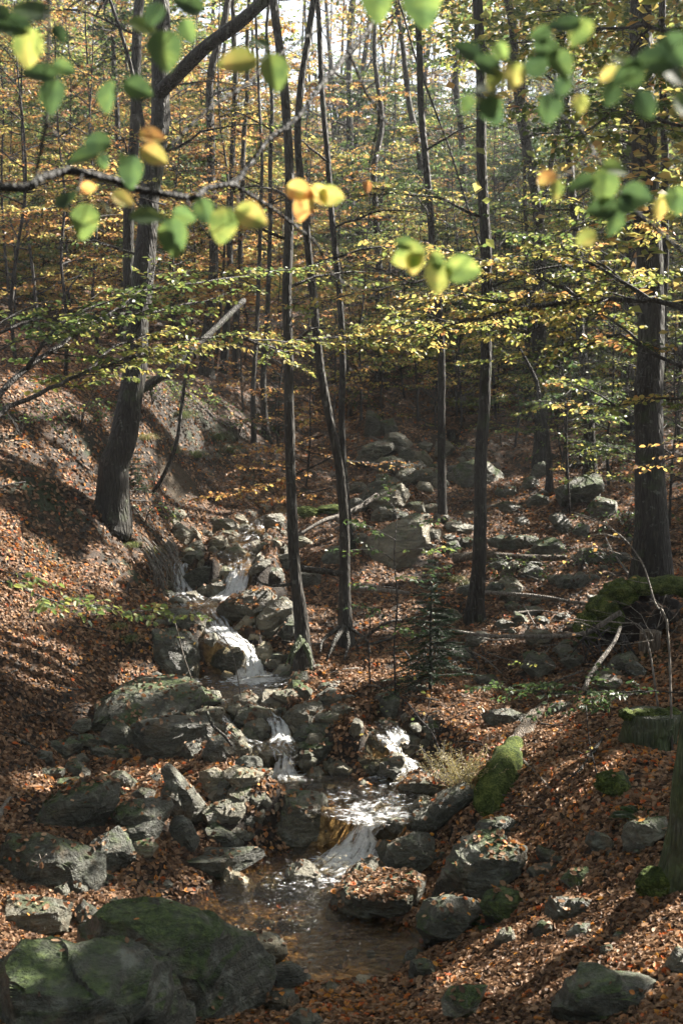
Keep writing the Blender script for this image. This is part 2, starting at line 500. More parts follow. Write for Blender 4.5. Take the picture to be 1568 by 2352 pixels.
# ------------------------------------------------------------------ the lie of the land
rng = np.random.default_rng(7)
CTRL = [(0,2352,6.6),(350,2352,7.0),(800,2352,7.2),(1100,2352,6.9),(1300,2352,6.6),(1568,2352,6.2),(800,2260,8.0),(600,2280,7.85),(1568,2150,7.1),(1300,2200,7.5),(1050,2220,8.0),
 (1568,2000,8.0),(1400,1750,10.3),(1568,1750,10.0),(1568,1600,11.8),(1200,2000,9.2),(1200,1870,10.2),(1250,1750,11.0),(1000,2100,9.2),(980,1950,10.4),(1050,1850,10.8),
 (1000,1700,12.0),(1100,1620,13.0),(1300,1600,12.8),(1050,1560,13.8),(900,1590,13.3),(800,1600,13.0),(720,1540,14.0),(1000,1500,14.8),(1200,1480,15.0),(1400,1500,14.0),
 (1400,1400,15.5),(1568,1450,14.0),(1200,1400,16.5),(1000,1400,16.5),(850,1400,16.3),(750,1450,15.2),(680,1500,14.4),(1568,1300,17.0),(1300,1300,18.0),(1100,1300,18.3),(900,1300,18.3),
 (750,1330,17.3),(1568,1150,21.0),(1300,1180,21.0),(1100,1180,21.5),(900,1180,21.5),(750,1200,20.5),(1500,1000,27.0),(1300,1060,25.0),(1150,1000,29.0),(1000,1050,26.5),(880,1000,28.0),
 (900,920,34.0),(1150,900,37.0),(1400,900,35.0),(800,1120,24.5),(700,1150,22.5),(600,1150,22.3),(560,1190,21.0),(400,1140,20.5),(400,1020,21.8),(500,1100,22.5),(560,1000,25.0),
 (480,950,24.5),(450,890,26.0),(560,880,30.0),(640,950,30.0),(650,1050,26.0),(350,900,22.5),(200,950,19.0),(0,950,16.5),(0,850,18.5),(200,850,22.0),(350,830,27.0),(0,1050,15.8),
 (100,1100,16.0),(0,1200,14.6),(150,1200,15.6),(250,1200,16.5),(330,1240,17.0),(345,1290,16.6),(390,1380,15.7),(0,1300,13.8),(150,1330,14.5),(250,1400,14.4),(320,1450,14.4),(320,1540,13.9),
 (0,1450,12.8),(120,1500,13.0),(0,1600,11.9),(150,1600,12.6),(250,1550,13.3),(0,1700,11.3),(150,1720,11.9),(300,1780,11.3),(450,1750,11.7),(0,1800,10.6),(150,1850,10.4),(350,1900,10.3),
 (500,1900,10.4),(0,1950,9.7),(250,2000,9.8),(420,2000,10.0),(480,1940,10.5),(0,2100,8.7),(200,2150,8.7),(350,2100,9.2),(480,2180,8.7),(0,2200,8.0)]
WCTRL = [(-25,40,6),(0,60,7),(0,85,15),(25,45,5),(-30,85,22),(32,85,19),(-15,25,3.6),(15,25,.4),(12,15,-1.4),(-12,12,1.6),(-10,6,-.6),(10,6,-2.3),(0,2,-2.4),(-6,1,-2.1),(6,1,-2.1),
 (-12,-5,-1),(12,-5,-1.5),(0,-8,-1.7),(-14,45,4.5),(12,50,4.5),(-40,20,9),(40,20,4),(0,140,30),(-90,140,34),(90,140,32),(-100,20,20),(100,20,12),(-60,-20,6),(60,-20,4)]
cp = np.array([P(*c) for c in CTRL] + [np.array(c, float) for c in WCTRL])

def tps_fit(X, z, lam):
    n = len(X)
    r2 = ((X[:, None] - X[None]) ** 2).sum(-1)
    K = 0.5 * r2 * np.log(r2 + 1e-9)
    A = np.zeros((n + 3, n + 3))
    A[:n, :n] = K + np.eye(n) * lam
    A[:n, n] = 1; A[:n, n + 1:] = X
    A[n, :n] = 1; A[n + 1:, :n] = X.T
    return np.linalg.solve(A, np.concatenate([z, np.zeros(3)]))
# work in stretched coordinates so that far points do not dominate
def warp(x, y):
    s = np.sqrt(np.asarray(x, float) ** 2 + (np.asarray(y, float)) ** 2 + 9.0)
    k = np.log(s) * 6.0 / s
    return np.stack([x * k, y * k], -1)
TX = warp(cp[:, 0], cp[:, 1])
TW = tps_fit(TX, cp[:, 2], 0.02)

def tps(x, y):
    q = warp(np.asarray(x, float).ravel(), np.asarray(y, float).ravel())
    out = np.empty(len(q))
    for i in range(0, len(q), 20000):
        s = q[i:i + 20000]
        r2 = ((s[:, None] - TX[None]) ** 2).sum(-1)
        out[i:i + 20000] = (0.5 * r2 * np.log(r2 + 1e-9)) @ TW[:-3] + TW[-3] + s @ TW[-2:]
    return out

# water: pools (level, outline) and running reaches (px, py, level, half width, whiteness)
def onz(px, py, z):
    a, b = raydir(px, py)
    Y = z / float(b)
    return np.array([float(a) * Y, Y, z])
POOLS = [(-4.27, [(385,2078),(470,2062),(520,2015),(560,1985),(660,1958),(740,1925),(880,1925),(890,1985),(770,2040),(800,2110),(960,2140),(950,2180),(880,2235),(740,2250),(640,2210),(560,2150),(480,2120)]),
         (-3.50, [(395,1572),(420,1556),(560,1548),(655,1548),(645,1580),(600,1602),(520,1612),(480,1592),(440,1585)]),
         (-3.955, [(600,1778),(640,1766),(700,1772),(800,1785),(900,1790),(960,1765),(990,1845),(905,1866),(845,1870),(780,1850),(700,1828),(620,1812)])]
POOLS = [(z, np.array([onz(a, b, z)[:2] for a, b in pl])) for z, pl in POOLS]
REACH = [
 [(650,1170,-2.25,.2,.2),(620,1185,-2.28,.25,.3),(590,1200,-2.31,.25,.35),(560,1235,-2.38,.25,.35),(545,1262,-2.42,.28,.35),(552,1285,-2.45,.27,.3),(548,1302,-2.51,.20,.45),(540,1335,-2.68,.18,.85),(525,1366,-2.835,.24,.8),(498,1382,-2.86,.35,.35),(482,1402,-2.90,.34,.3),(497,1424,-2.96,.22,.5),(512,1450,-3.03,.20,.75),(545,1474,-3.12,.21,.7),(568,1488,-3.18,.17,.75),(576,1515,-3.32,.14,.86),(580,1548,-3.485,.22,.86),(582,1558,-3.505,.3,.5)],
 [(540,1262,-2.42,.18,.2),(445,1275,-2.43,.18,.3),(415,1295,-2.50,.13,.6),(415,1320,-2.64,.11,.8),(425,1352,-2.80,.16,.7),(440,1376,-2.85,.28,.45),(482,1402,-2.905,.3,.3)],
 [(560,1600,-3.503,.3,.1),(600,1625,-3.52,.2,.25),(636,1655,-3.60,.13,.6),(648,1690,-3.715,.13,.85),(640,1712,-3.74,.32,.45),(655,1733,-3.765,.15,.5),(655,1755,-3.85,.11,.9),(657,1778,-3.94,.16,.8),(672,1800,-3.96,.2,.2)],
 [(520,1605,-3.503,.2,.1),(500,1622,-3.52,.16,.5),(545,1690,-3.68,.12,.5),(590,1712,-3.742,.2,.4)],
 [(880,1655,-3.59,.16,.2),(895,1678,-3.60,.2,.4),(906,1700,-3.63,.17,.8),(918,1730,-3.76,.17,.8),(925,1752,-3.86,.2,.78),(930,1775,-3.93,.28,.6),(920,1800,-3.96,.3,.3)],
 [(890,1848,-3.953,.26,.35),(868,1868,-3.965,.24,.6),(846,1885,-4.0,.20,.75),(832,1915,-4.11,.19,.85),(815,1950,-4.21,.24,.9),(790,1985,-4.268,.36,.85),(745,2010,-4.275,.3,.35)]]
RC = []
for rc in REACH:
    pts = np.array([onz(a, b, z) for a, b, z, w, f in rc]); wf = np.array([[w, f] for a, b, z, w, f in rc])
    n = len(rc) * 10
    RC.append(np.hstack([catmull(pts, n), catmull(np.hstack([wf, wf[:, :1] * 0]), n)[:, :2]]))

def seg_poly(x, y, poly):
    """signed distance to a polygon (negative inside)"""
    p = np.stack([x, y], -1)
    d = np.full(len(p), 1e9); inside = np.zeros(len(p), bool)
    m = len(poly)
    for i in range(m):
        a, b = poly[i], poly[(i + 1) % m]
        ab = b - a
        t = np.clip(((p - a) @ ab) / (ab @ ab), 0, 1)
        d = np.minimum(d, np.linalg.norm(p - a - t[:, None] * ab, axis=1))
        c = ((a[1] > y) != (b[1] > y)) & (x < (b[0] - a[0]) * (y - a[1]) / (b[1] - a[1] + 1e-12) + a[0])
        inside ^= c
    return np.where(inside, -d, d)

def reach_near(x, y):
    """nearest running water: level, distance over half width"""
    best = np.full(len(x), 1e9); lev = np.zeros(len(x)); dd = np.full(len(x), 1e9)
    for R in RC:
        d = np.hypot(x[:, None] - R[None, :, 0], y[:, None] - R[None, :, 1])
        q = d / R[None, :, 3]
        i = q.argmin(1); qq = q[np.arange(len(x)), i]
        m = qq < best
        best[m] = qq[m]; lev[m] = R[i[m], 2]; dd[m] = d[np.arange(len(x)), i][m]
    return best, lev, dd

def height(x, y, full=False):
    x = np.asarray(x, float).ravel(); y = np.asarray(y, float).ravel()
    z = tps(x, y)
    p = np.stack([x, y, np.zeros_like(x)], -1)
    amp = .07 + .009 * np.clip(y, 0, 60)
    z = z + amp * fbm(p * .9, 4) + .055 * fbm(p * 3.6 + 5, 4)
    wet = np.zeros_like(z)
    m = np.where((y > 6) & (y < 24) & (np.abs(x) < 5))[0]
    if len(m):
        q, lev, dd = reach_near(x[m], y[m])
        t = lev - .11 + .26 * sstep(.75, 2.0, q)
        w = 1 - sstep(1.5, 2.6, q)
        z[m] = z[m] * (1 - w) + t * w
        wet[m] = 1 - sstep(.8, 1.3, q)
        for zw, pl in POOLS:
            sdist = seg_poly(x[m], y[m], pl)
            t = zw - .13 + .20 * sstep(-.12, .25, sdist) - .05 * sstep(0, .5, -sdist)
            w = 1 - sstep(.12, .42, sdist)
            keepz = np.where(q < 1.4, np.minimum(z[m], t), z[m] * (1 - w) + t * w)
            z[m] = np.where(w > 0, keepz, z[m])
            wet[m] = np.maximum(wet[m], 1 - sstep(-.02, .08, sdist))
    return (z, wet) if full else z

def ground_at(px, py, ymin=4.5, ymax=90.):
    a, b = raydir(px, py)
    Y = np.concatenate([np.arange(ymin, 30, .04), np.arange(30, ymax, .25)])
    h = height(float(a) * Y, Y)
    below = np.where(float(b) * Y <= h)[0]
    if len(below) == 0:
        return P(px, py, 60.0)
    Yh = Y[below[0]]
    return np.array([float(a) * Yh, Yh, float(b) * Yh])

def axis(lo, hi, fine_lo, fine_hi, step, grow):
    mid = list(np.arange(fine_lo, fine_hi + 1e-6, step))
    s, v = step, fine_hi
    up = []
    while v < hi:
        s *= grow; v += s; up.append(v)
    s, v = step, fine_lo
    dn = []
    while v > lo:
        s *= grow; v -= s; dn.append(v)
    return np.array(dn[::-1] + mid + up)
gx = axis(-150, 150, -5.5, 5.5, .065, 1.06)
gy = axis(-25, 230, 6.0, 19.0, .07, 1.035)
GX, GY = np.meshgrid(gx, gy)
GZ, WET = height(GX, GY, True)
ga = Acc()
nx, ny = len(gx), len(gy)
ii = (np.arange(ny - 1)[:, None] * nx + np.arange(nx - 1)[None, :]).ravel()
gV = np.stack([GX.ravel(), GY.ravel(), GZ], -1)
gF = np.stack([ii, ii + 1, ii + nx + 1, ii + nx], -1)
def region(px, py, r):
    g = ground_at(px, py)
    return np.exp(-((gV[:, 0] - g[0]) ** 2 + (gV[:, 1] - g[1]) ** 2) / (r * r))
mossp = np.zeros(len(gV))
for a, b, r in ((60,1080,1.3),(180,1010,1.0),(60,1180,.8),(120,1150,.6),(500,1030,1.6),(560,1080,1.0),(430,980,1.2),(290,1230,.5),(330,1200,.5),(260,1320,.6),(300,1300,.5),(1400,1400,.8),(1480,1500,.9),(1000,1500,.8),(1480,1700,.6)):
    mossp = np.maximum(mossp, region(a, b, r))
clay = np.zeros(len(gV))
for a, b, r in ((395,1105,.26),(415,1090,.24),(400,1130,.2),(435,1115,.2)):
    clay = np.maximum(clay, region(a, b, r))
gme = mkmesh('forest_floor', gV, gF.ravel(), np.full(len(gF), 4), M['ground'], True, {'moss_patch': mossp, 'wet_bed': WET, 'clay': np.clip(clay * 1.3, 0, 1)})
ground = bpy.data.objects.new('ground', gme); COL.objects.link(ground)
tag(ground, 'sloping forest floor of soil, moss and decaying leaves around the stream', None, kind='structure')

# ------------------------------------------------------------------ water surfaces
def pool_mesh(name, z, poly, foams, label):
    lo, hi = poly.min(0) - .35, poly.max(0) + .35
    st = .035
    xs, ys = np.arange(lo[0], hi[0], st), np.arange(lo[1], hi[1], st)
    X, Y = np.meshgrid(xs, ys)
    sdist = seg_poly(X.ravel(), Y.ravel(), poly)
    fo = np.zeros(X.size)
    for (px, py, r, s) in foams:
        c = onz(px, py, z)
        d = np.hypot(X.ravel() - c[0], Y.ravel() - c[1])
        fo = np.maximum(fo, s * np.exp(-(d / r) ** 2))
    p3 = np.stack([X.ravel(), Y.ravel(), np.zeros(X.size)], -1)
    Z = z + .004 * fbm(p3 * 9, 3) + fo * .03 * fbm(p3 * 14 + 3, 3)
    i = (np.arange(len(ys) - 1)[:, None] * len(xs) + np.arange(len(xs) - 1)[None, :]).ravel()
    F = np.stack([i, i + 1, i + len(xs) + 1, i + len(xs)], -1)
    F = F[sdist[F].mean(1) < .30]
    used = np.unique(F); rem = np.zeros(X.size, int); rem[used] = np.arange(len(used))
    V = np.stack([X.ravel(), Y.ravel(), Z], -1)[used]
    me = mkmesh(name, V, rem[F].ravel(), np.full(len(F), 4), M['water'], True, {'foam': fo[used], 'across': V[:, 0] * .6, 'along': V[:, 1] * 5.0})
    o = bpy.data.objects.new(name, me); COL.objects.link(o)
    return tag(o, label, None, kind='structure')
pool_mesh('pool_water', *POOLS[0], [(790,1990,.35,.9),(740,2005,.35,.5),(690,2020,.4,.25),(620,2080,.4,.1),(860,2060,.3,.1)], 'shallow amber pool at the foot of the lowest fall')
pool_mesh('pool_water', *POOLS[1], [(582,1558,.35,.95),(640,1556,.35,.5),(520,1565,.4,.3),(450,1562,.4,.35)], 'dark still pool behind the broad flat boulder')
pool_mesh('stream_water', *POOLS[2], [(657,1780,.22,.8),(925,1778,.35,.8),(880,1835,.5,.28),(850,1870,.4,.65),(780,1830,.35,.3),(940,1850,.3,.35)], 'rippling shallow water between the middle falls and the lowest fall')
def reach_mesh(R, name, label):
    n = len(R)
    T = np.gradient(R[:, :2], axis=0); T = nrm(T)
    Nn = np.stack([T[:, 1], -T[:, 0]], -1)
    k = 15
    u = np.linspace(-1.0, 1.0, k)
    V = np.zeros((n, k, 3)); fo = np.zeros((n, k))
    V[:, :, :2] = R[:, None, :2] + Nn[:, None, :] * (u[None, :] * R[:, 3][:, None])[..., None]
    p3 = V.reshape(-1, 3).copy(); p3[:, 2] = np.repeat(R[:, 2], k)
    slope = np.abs(np.gradient(R[:, 2])) / (np.linalg.norm(np.gradient(R[:, :2], axis=0), axis=1) + 1e-3)
    lump = np.repeat(np.clip(slope, 0, 2) * .045 + .008, k)
    z = p3[:, 2] - .05 * np.tile(np.abs(u) ** 3, n) + .012 + lump * fbm(p3 * np.array([22, 22, 3]), 3)
    V[:, :, 2] = z.reshape(n, k)
    strand = .5 + .5 * vnoise(np.stack([np.tile(u * 5, n), np.repeat(np.arange(n) * .12, k), np.zeros(n * k)], -1))
    fo = np.clip(np.repeat(R[:, 4] ** 1.1, k) * (.55 + .6 * strand) - .3 * np.tile(np.abs(u) ** 4, n), 0, 1)
    i = (np.arange(n - 1)[:, None] * k + np.arange(k - 1)[None, :]).ravel()
    F = np.stack([i, i + 1, i + k + 1, i + k], -1)
    me = mkmesh(name, V.reshape(-1, 3), F.ravel(), np.full(len(F), 4), M['water'], True, {'foam': fo, 'across': np.tile(u, n) * np.repeat(R[:, 3], k), 'along': np.repeat(np.concatenate([[0], np.cumsum(np.linalg.norm(np.diff(R[:, :3], axis=0), axis=1))]), k)})
    o = bpy.data.objects.new(name, me); COL.objects.link(o)
    tag(o, label, None, kind='structure')
for R, lb in zip(RC, ('stream running down the rock cascade to a white fall into the upper pool', 'thin side fall dropping beside the bank of hanging roots', 'small stepped fall from the upper pool to the middle water',
                      'trickle running past the broad flat boulder', 'white fall pouring between stones on the far side of the stream', 'foaming lowest fall into the amber pool')):
    reach_mesh(R, 'stream_water', lb)
# ------------------------------------------------------------------ rocks
CROP = {'A': (376.3, 1129.0, .28), 'B': (439.0, 1505.3, .4), 'C': (0, 1568, .36), 'D': (1003.5, 1254.4, .36), 'E': (0, 1179, .5), 'F': (784, 1179, .5), 'G': (0, 1762.4, .5), 'H': (784, 1762.4, .5), 'K': (784, 589.6, .5)}
ICO = {}
def ico(level):
    if level not in ICO:
        bm = bmesh.new(); bmesh.ops.create_icosphere(bm, subdivisions=level, radius=1.0)
        ICO[level] = (np.array([v.co[:] for v in bm.verts]), np.array([[v.index for v in f.verts] for f in bm.faces]))
        bm.free()
    return ICO[level]

def shape_rock(poly, seed, level, depth, depth_scale, cuts=7, top=None):
    """poly: outline in metres (right, up) about the middle; returns vertices in camera-like axes right/up/away"""
    r = np.random.default_rng(seed)
    d, F = ico(level)
    a, b, c = d[:, 0], d[:, 1], d[:, 2]
    th = np.arctan2(b, a)
    grid = np.linspace(-math.pi, math.pi, 361)
    rad = np.zeros(361)
    m = len(poly)
    for i in range(m):
        p, q = poly[i], poly[(i + 1) % m]
        e = q - p
        dx, dy = np.cos(grid), np.sin(grid)
        den = dx * e[1] - dy * e[0]
        den = np.where(np.abs(den) < 1e-9, 1e-9, den)
        t = (p[0] * e[1] - p[1] * e[0]) / den
        s = (p[0] * dy - p[1] * dx) / den
        ok = (t > 0) & (s >= -1e-6) & (s <= 1 + 1e-6)
        rad = np.where(ok, np.maximum(rad, t), rad)
    rad = np.where(rad <= 0, np.median(rad[rad > 0]) if (rad > 0).any() else .1, rad)
    rr = np.interp(th, grid, rad)
    s = np.sqrt(a * a + b * b)
    V = np.stack([np.cos(th) * rr * s ** .34, np.sin(th) * rr * s ** .34, np.sign(c) * np.abs(c) ** .5 * depth], -1)
    # chisel: broad cleavage planes, first the top and the face towards the light
    size = max(np.ptp(poly[:, 0]), np.ptp(poly[:, 1]))
    tilt = r.normal(0, .12, 3)
    base = [np.array([tilt[0], .80, -.55 + tilt[1]]), np.array([tilt[2], .1 + tilt[0], -1.0]), np.array([.75, .35, -.45 + tilt[1]]), np.array([-.75, .35, -.45 + tilt[2]])]
    if top is not None:
        base[0] = np.array(top, float)
    fr = [.50, .66, .70, .74]
    for k in range(cuts):
        v = r.normal(0, 1, 3); v[2] = -abs(v[2]) - .3
        base.append(v); fr.append(.74)
    for n, f in zip(base, fr):
        n = n / np.linalg.norm(n)
        e = V @ n
        lim = e.max() * (f + r.uniform(-.06, .1))
        over = np.maximum(e - lim, 0)
        V = V - (over * .97)[:, None] * n
    # cleavage steps and roughness
    fo = nrm(np.array([r.normal(0, .35), .85, r.normal(-.35, .3)]))
    t1 = nrm(np.cross(fo, [1, .2, .3])); t2 = np.cross(fo, t1)
    Q = np.stack([V @ t1, V @ t2, V @ fo], -1) / size
    nd_ = nrm(V)
    lay = fbm(Q * np.array([2.2, 2.2, 13.0]) + seed * 3.1, 4, .55)
    big = fbm(Q * 2.6 + seed * 1.7, 4)
    fine = fbm(Q * 11 + seed, 3)
    st = Q[:, 2] * r.uniform(6, 10) + .9 * fbm(Q * 2.0 + seed, 3)
    saw = st - np.floor(st)
    dsp = size * (.020 * lay + .030 * big + .012 * fine + .028 * (saw ** 2 - .4))
    return V + nd_ * dsp[:, None], F

ROCKS = []
def rock(name, crop, poly, tone=0.1, moss=0.2, depth=.55, label=None, anchor=None, top=None, cat='rock', sink=.12, Y=None, leafy=0.12):
    if crop:
        ox, oy, k = CROP[crop]
        poly = [(ox + x * k, oy + y * k) for x, y in poly]
    pl = np.array(poly, float)
    m_ = pl.mean(0); pl = m_ + (pl - m_) * 1.17
    lo, hi = pl.min(0), pl.max(0)
    cpx = (lo + hi) / 2
    w, h = hi - lo
    if Y is None:
        g = ground_at(cpx[0], min(hi[1] - .1 * h, 2600))
        Y = g[1]
    zc0 = Y
    # middle a little behind the foot of the visible face
    half = depth * min(w, 1.6 * h) / FPX * Y * .5
    Yc = Y + half * .55
    ctr = P(cpx[0], cpx[1], Yc)
    fwd = np.array([0, CP, -SP]); up = np.array([0, SP, CP]); right = np.array([1., 0, 0])
    zc = ctr @ fwd
    q = (pl - cpx) * np.array([1, -1]) * zc / FPX
    px = max(w, h)
    level = 6 if px > 330 else 5 if px > 90 else 4 if px > 28 else 3
    seed = len(ROCKS) + 11
    V, F = shape_rock(q, seed, level, max(half, .02), 1.0, 9 if px > 60 else 6, top)
    low = V[:, 1] < q[:, 1].min() * .45
    V[low, 1] -= sink * np.ptp(q[:, 1]) * np.clip((q[:, 1].min() * .45 - V[low, 1]) / (np.ptp(q[:, 1]) * .25 + 1e-6), 0, 1)
    F = F[:, ::-1]
    W = ctr + V[:, :1] * right + V[:, 1:2] * up + V[:, 2:3] * fwd
    org = ctr.copy(); org[2] = W[:, 2].min()
    me = mkmesh(name, W - org, F.ravel(), np.full(len(F), 3), M['rock'], True)
    me.set_sharp_from_angle(angle=math.radians(30))
    o = bpy.data.objects.new(name, me); COL.objects.link(o); o.location = org
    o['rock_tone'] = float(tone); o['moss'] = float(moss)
    tag(o, label, cat)
    ROCKS.append(dict(o=o, c=ctr, px=cpx, w=w, h=h, tone=tone, moss=moss, label=label, anchor=anchor, W=W, F=F, leafy=leafy, size=px * zc / FPX))
    return o

# --- the boulders one can name
rock('boulder', 'G', [(-60,900),(0,880),(80,868),(220,880),(320,905),(400,868),(470,868),(600,910),(660,950),(720,960),(780,1060),(830,1150),(850,1290),(-60,1290)], .0, .42, .75, 'huge dark boulder with pale grey weathered crest, lowest of all beside the stream', 'huge lowest boulder', top=(-.05,.85,-.35), leafy=.02)
rock('boulder', 'G', [(380,815),(420,770),(520,705),(600,700),(720,685),(880,730),(1000,790),(1100,840),(1200,930),(1215,985),(1150,1060),(980,1135),(860,1110),(640,960),(500,890),(390,875)], .0, .55, .7, 'broad green boulder with bright moss along its crest, beside the amber pool', 'mossy pool boulder', top=(.12,.82,-.5), leafy=.03)
rock('boulder', 'C', [(530,215),(640,130),(720,95),(850,15),(960,-5),(1090,5),(1200,55),(1240,100),(1390,180),(1310,240),(1050,275),(860,320),(700,300),(580,285)], .12, .36, 1.5, 'broad flat-topped boulder like a table with a clump of leaves on top', 'flat table boulder', top=(.02,.97,-.10), leafy=.25)
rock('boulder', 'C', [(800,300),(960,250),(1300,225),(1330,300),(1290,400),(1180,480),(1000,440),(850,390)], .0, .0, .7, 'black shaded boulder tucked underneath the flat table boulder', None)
rock('boulder', 'G', [(1225,400),(1245,290),(1275,170),(1330,125),(1450,108),(1495,150),(1525,330),(1440,370),(1330,400)], .22, .2, .65, 'big upright block with a bright sunlit edge, beside the lowest fall', 'upright block', top=(.05,.9,-.3))
rock('boulder', 'C', [(0,1140),(50,1015),(110,1010),(180,1060),(200,1005),(270,1005),(400,1050),(530,1085),(610,1140),(615,1180),(560,1290),(400,1285),(100,1290),(-20,1250)], .0, .35, .7, 'long dark boulder with a small forked bare twig lying on it', 'twig boulder', leafy=.1)
rock('boulder', 'C', [(235,830),(320,740),(480,660),(650,650),(710,690),(710,770),(620,900),(400,940),(250,930)], .0, .3, .75, 'wide blue-green slab half covered in orange leaves above the twig boulder', 'blue-green slab', top=(-.1,.75,-.65), leafy=.6)
rock('boulder', 'C', [(575,1060),(660,1000),(740,950),(800,1020),(855,1140),(830,1210),(780,1245),(700,1200),(640,1120)], .0, .22, .7, 'dark rounded boulder with one pale flat leaf, between twig boulder and flat pool slab', 'pale-leaf boulder')
rock('boulder', 'C', [(1040,590),(1090,550),(1150,600),(1260,720),(1318,820),(1290,905),(1240,915),(1180,840),(1110,700)], .1, .15, .45, 'tall thin slab leaning over to one side above the blocky rocks', 'tall leaning slab', top=(.75,.6,-.3))
rock('boulder', 'C', [(1010,690),(1070,640),(1160,740),(1215,870),(1150,890),(1075,810)], .0, .1, .5, 'darker slab propped against the shaded side of the tall leaning slab')
rock('boulder', 'C', [(735,840),(800,785),(960,755),(1080,755),(1080,810),(1030,890),(900,910),(770,950)], .06, .25, .7, 'blocky boulder with a straight top edge beside the tall leaning slab', 'straight-edged block', top=(.0,.95,-.3))
rock('boulder', 'C', [(1080,880),(1150,865),(1210,900),(1260,1010),(1210,1075),(1120,1065),(1085,980)], .0, .1, .6, 'dark column of rock standing just below the tall leaning slab')
rock('boulder', 'C', [(740,960),(900,905),(1045,895),(1000,985),(850,1045)], .0, .05, .6, 'shaded wedge of rock underneath the straight-edged block')
rock('boulder', 'C', [(1305,840),(1380,780),(1530,765),(1545,830),(1480,925),(1400,935),(1320,905)], .3, .25, .7, 'greenish stone with a bright lichen top beside the tall leaning slab', 'lichen-topped stone')
rock('boulder', 'C', [(1275,1000),(1360,905),(1470,970),(1570,1060),(1520,1085),(1300,1070)], .0, .15, .6, 'low pointed dark stone below the lichen-topped stone', 'low pointed stone')
rock('slab', 'C', [(1025,1170),(1070,1130),(1200,1090),(1568,1075),(1690,1110),(1560,1170),(1400,1225),(1100,1245)], .02, .2, .9, 'long flat dark slab dipping into the amber pool with leaves along its back', 'flat pool slab', top=(.0,.98,-.15), leafy=.3)
rock('rock', 'G', [(-30,630),(0,615),(110,610),(200,625),(290,650),(298,765),(180,750),(-30,710)], .22, .12, .8, 'squared block with a pale sunlit end between the twig boulder and huge lowest boulder', 'squared block', top=(0,.97,-.25))
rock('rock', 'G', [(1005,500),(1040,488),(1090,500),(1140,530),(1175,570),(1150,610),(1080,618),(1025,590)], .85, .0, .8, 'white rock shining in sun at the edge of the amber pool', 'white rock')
rock('rock', 'G', [(1165,580),(1230,510),(1290,530),(1345,590),(1290,618),(1185,625)], .6, .0, .8, 'low wet brown stone between the white rock and the standing stone in the pool')
rock('rock', 'G', [(1315,490),(1350,450),(1400,442),(1470,510),(1485,555),(1430,605),(1350,618),(1318,560)], .25, .1, .8, 'dark standing stone in the shallow pool just under the lowest fall', 'standing stone')
rock('rock', 'G', [(1405,635),(1440,580),(1510,568),(1545,600),(1500,645),(1425,655)], .2, .05, .8, 'flat blue-grey stone with two leaves leaning on the standing stone')
rock('rock', 'G', [(1285,725),(1340,690),(1430,700),(1485,745),(1420,765),(1310,745)], .45, .0, .8, 'low rounded pale stone alone in the middle of the amber pool', 'mid-pool stone')
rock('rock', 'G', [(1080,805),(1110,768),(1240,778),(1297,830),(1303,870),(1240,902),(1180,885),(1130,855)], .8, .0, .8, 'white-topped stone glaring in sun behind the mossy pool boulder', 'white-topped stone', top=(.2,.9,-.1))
rock('rock', 'G', [(1225,1005),(1260,930),(1340,925),(1415,970),(1405,1010),(1320,1035)], .0, .1, .7, 'dark flat-faced stone at the foot of the mossy pool boulder', 'flat-faced stone')
rock('mound', 'H', [(-40,690),(0,600),(60,540),(200,510),(330,520),(385,600),(335,675),(200,715),(60,725)], .1, .1, 1.1, 'low dark rock heaped with brown leaves jutting into the amber pool', 'leaf-heaped rock', top=(.0,.98,-.1), leafy=1.0, cat='rock')
rock('boulder', 'H', [(440,610),(520,430),(580,360),(660,322),(740,322),(750,375),(832,400),(820,450),(740,515),(690,595),(600,630),(500,625)], .04, .3, .7, 'large grey-green boulder with scattered leaves below the rotten log', 'grey-green log boulder', top=(-.05,.8,-.6), leafy=.25)
rock('boulder', 'H', [(610,310),(650,260),(740,238),(830,268),(885,290),(860,322),(740,335),(640,335)], .02, .12, .7, 'dark peaked boulder right behind the large grey-green boulder')
rock('boulder', 'H', [(365,700),(390,630),(480,618),(600,625),(657,640),(600,705),(500,790),(410,785),(370,745)], .03, .28, .7, 'dark streaked boulder on the bank over the amber pool beside a mossy hump', 'streaked bank boulder')
rock('mossy_rock', 'H', [(650,645),(680,588),(740,568),(812,590),(828,640),(770,705),(690,720)], .0, 1.15, .8, 'rounded stone wholly covered in dark green moss', 'moss-covered stone')
rock('slab', 'H', [(922,655),(970,612),(1100,618),(1172,635),(1150,685),(1040,695),(930,715)], .08, .2, .7, 'flat bluish slab in the leaf litter below the mossy tree foot', 'bluish slab')
rock('boulder', 'H', [(1010,1120),(1070,1020),(1130,948),(1200,953),(1290,990),(1350,998),(1475,1020),(1440,1065),(1330,1110),(1200,1120),(1080,1165)], .03, .3, .8, 'wide blue-grey boulder sunk in sunlit orange leaves, lowest on its slope', 'blue-grey sunk boulder', leafy=.05)
rock('rock', 'H', [(470,1090),(500,1038),(580,1028),(665,1033),(620,1085),(560,1140),(490,1160)], .3, .55, .8, 'pale green stone with one brown leaf on it among orange leaves', 'pale green stone')
rock('rock', 'H', [(315,975),(325,903),(380,893),(442,920),(400,975)], .0, .3, .8, 'dark cube-like stone near the tail of the amber pool')
rock('rock', 'H', [(48,988),(80,963),(132,968),(112,1007),(65,1012)], .9, .0, .8, 'small white stone at the tail of the amber pool')
rock('boulder', 'A', [(690,1130),(780,1030),(860,918),(990,905),(1072,960),(1060,1010),(980,1085),(860,1185),(770,1220),(715,1195)], .5, .22, .55, 'big tilted grey slab lit by the sun against the mossy thin trunk', 'tilted sunlit slab', top=(-.35,.7,-.65))
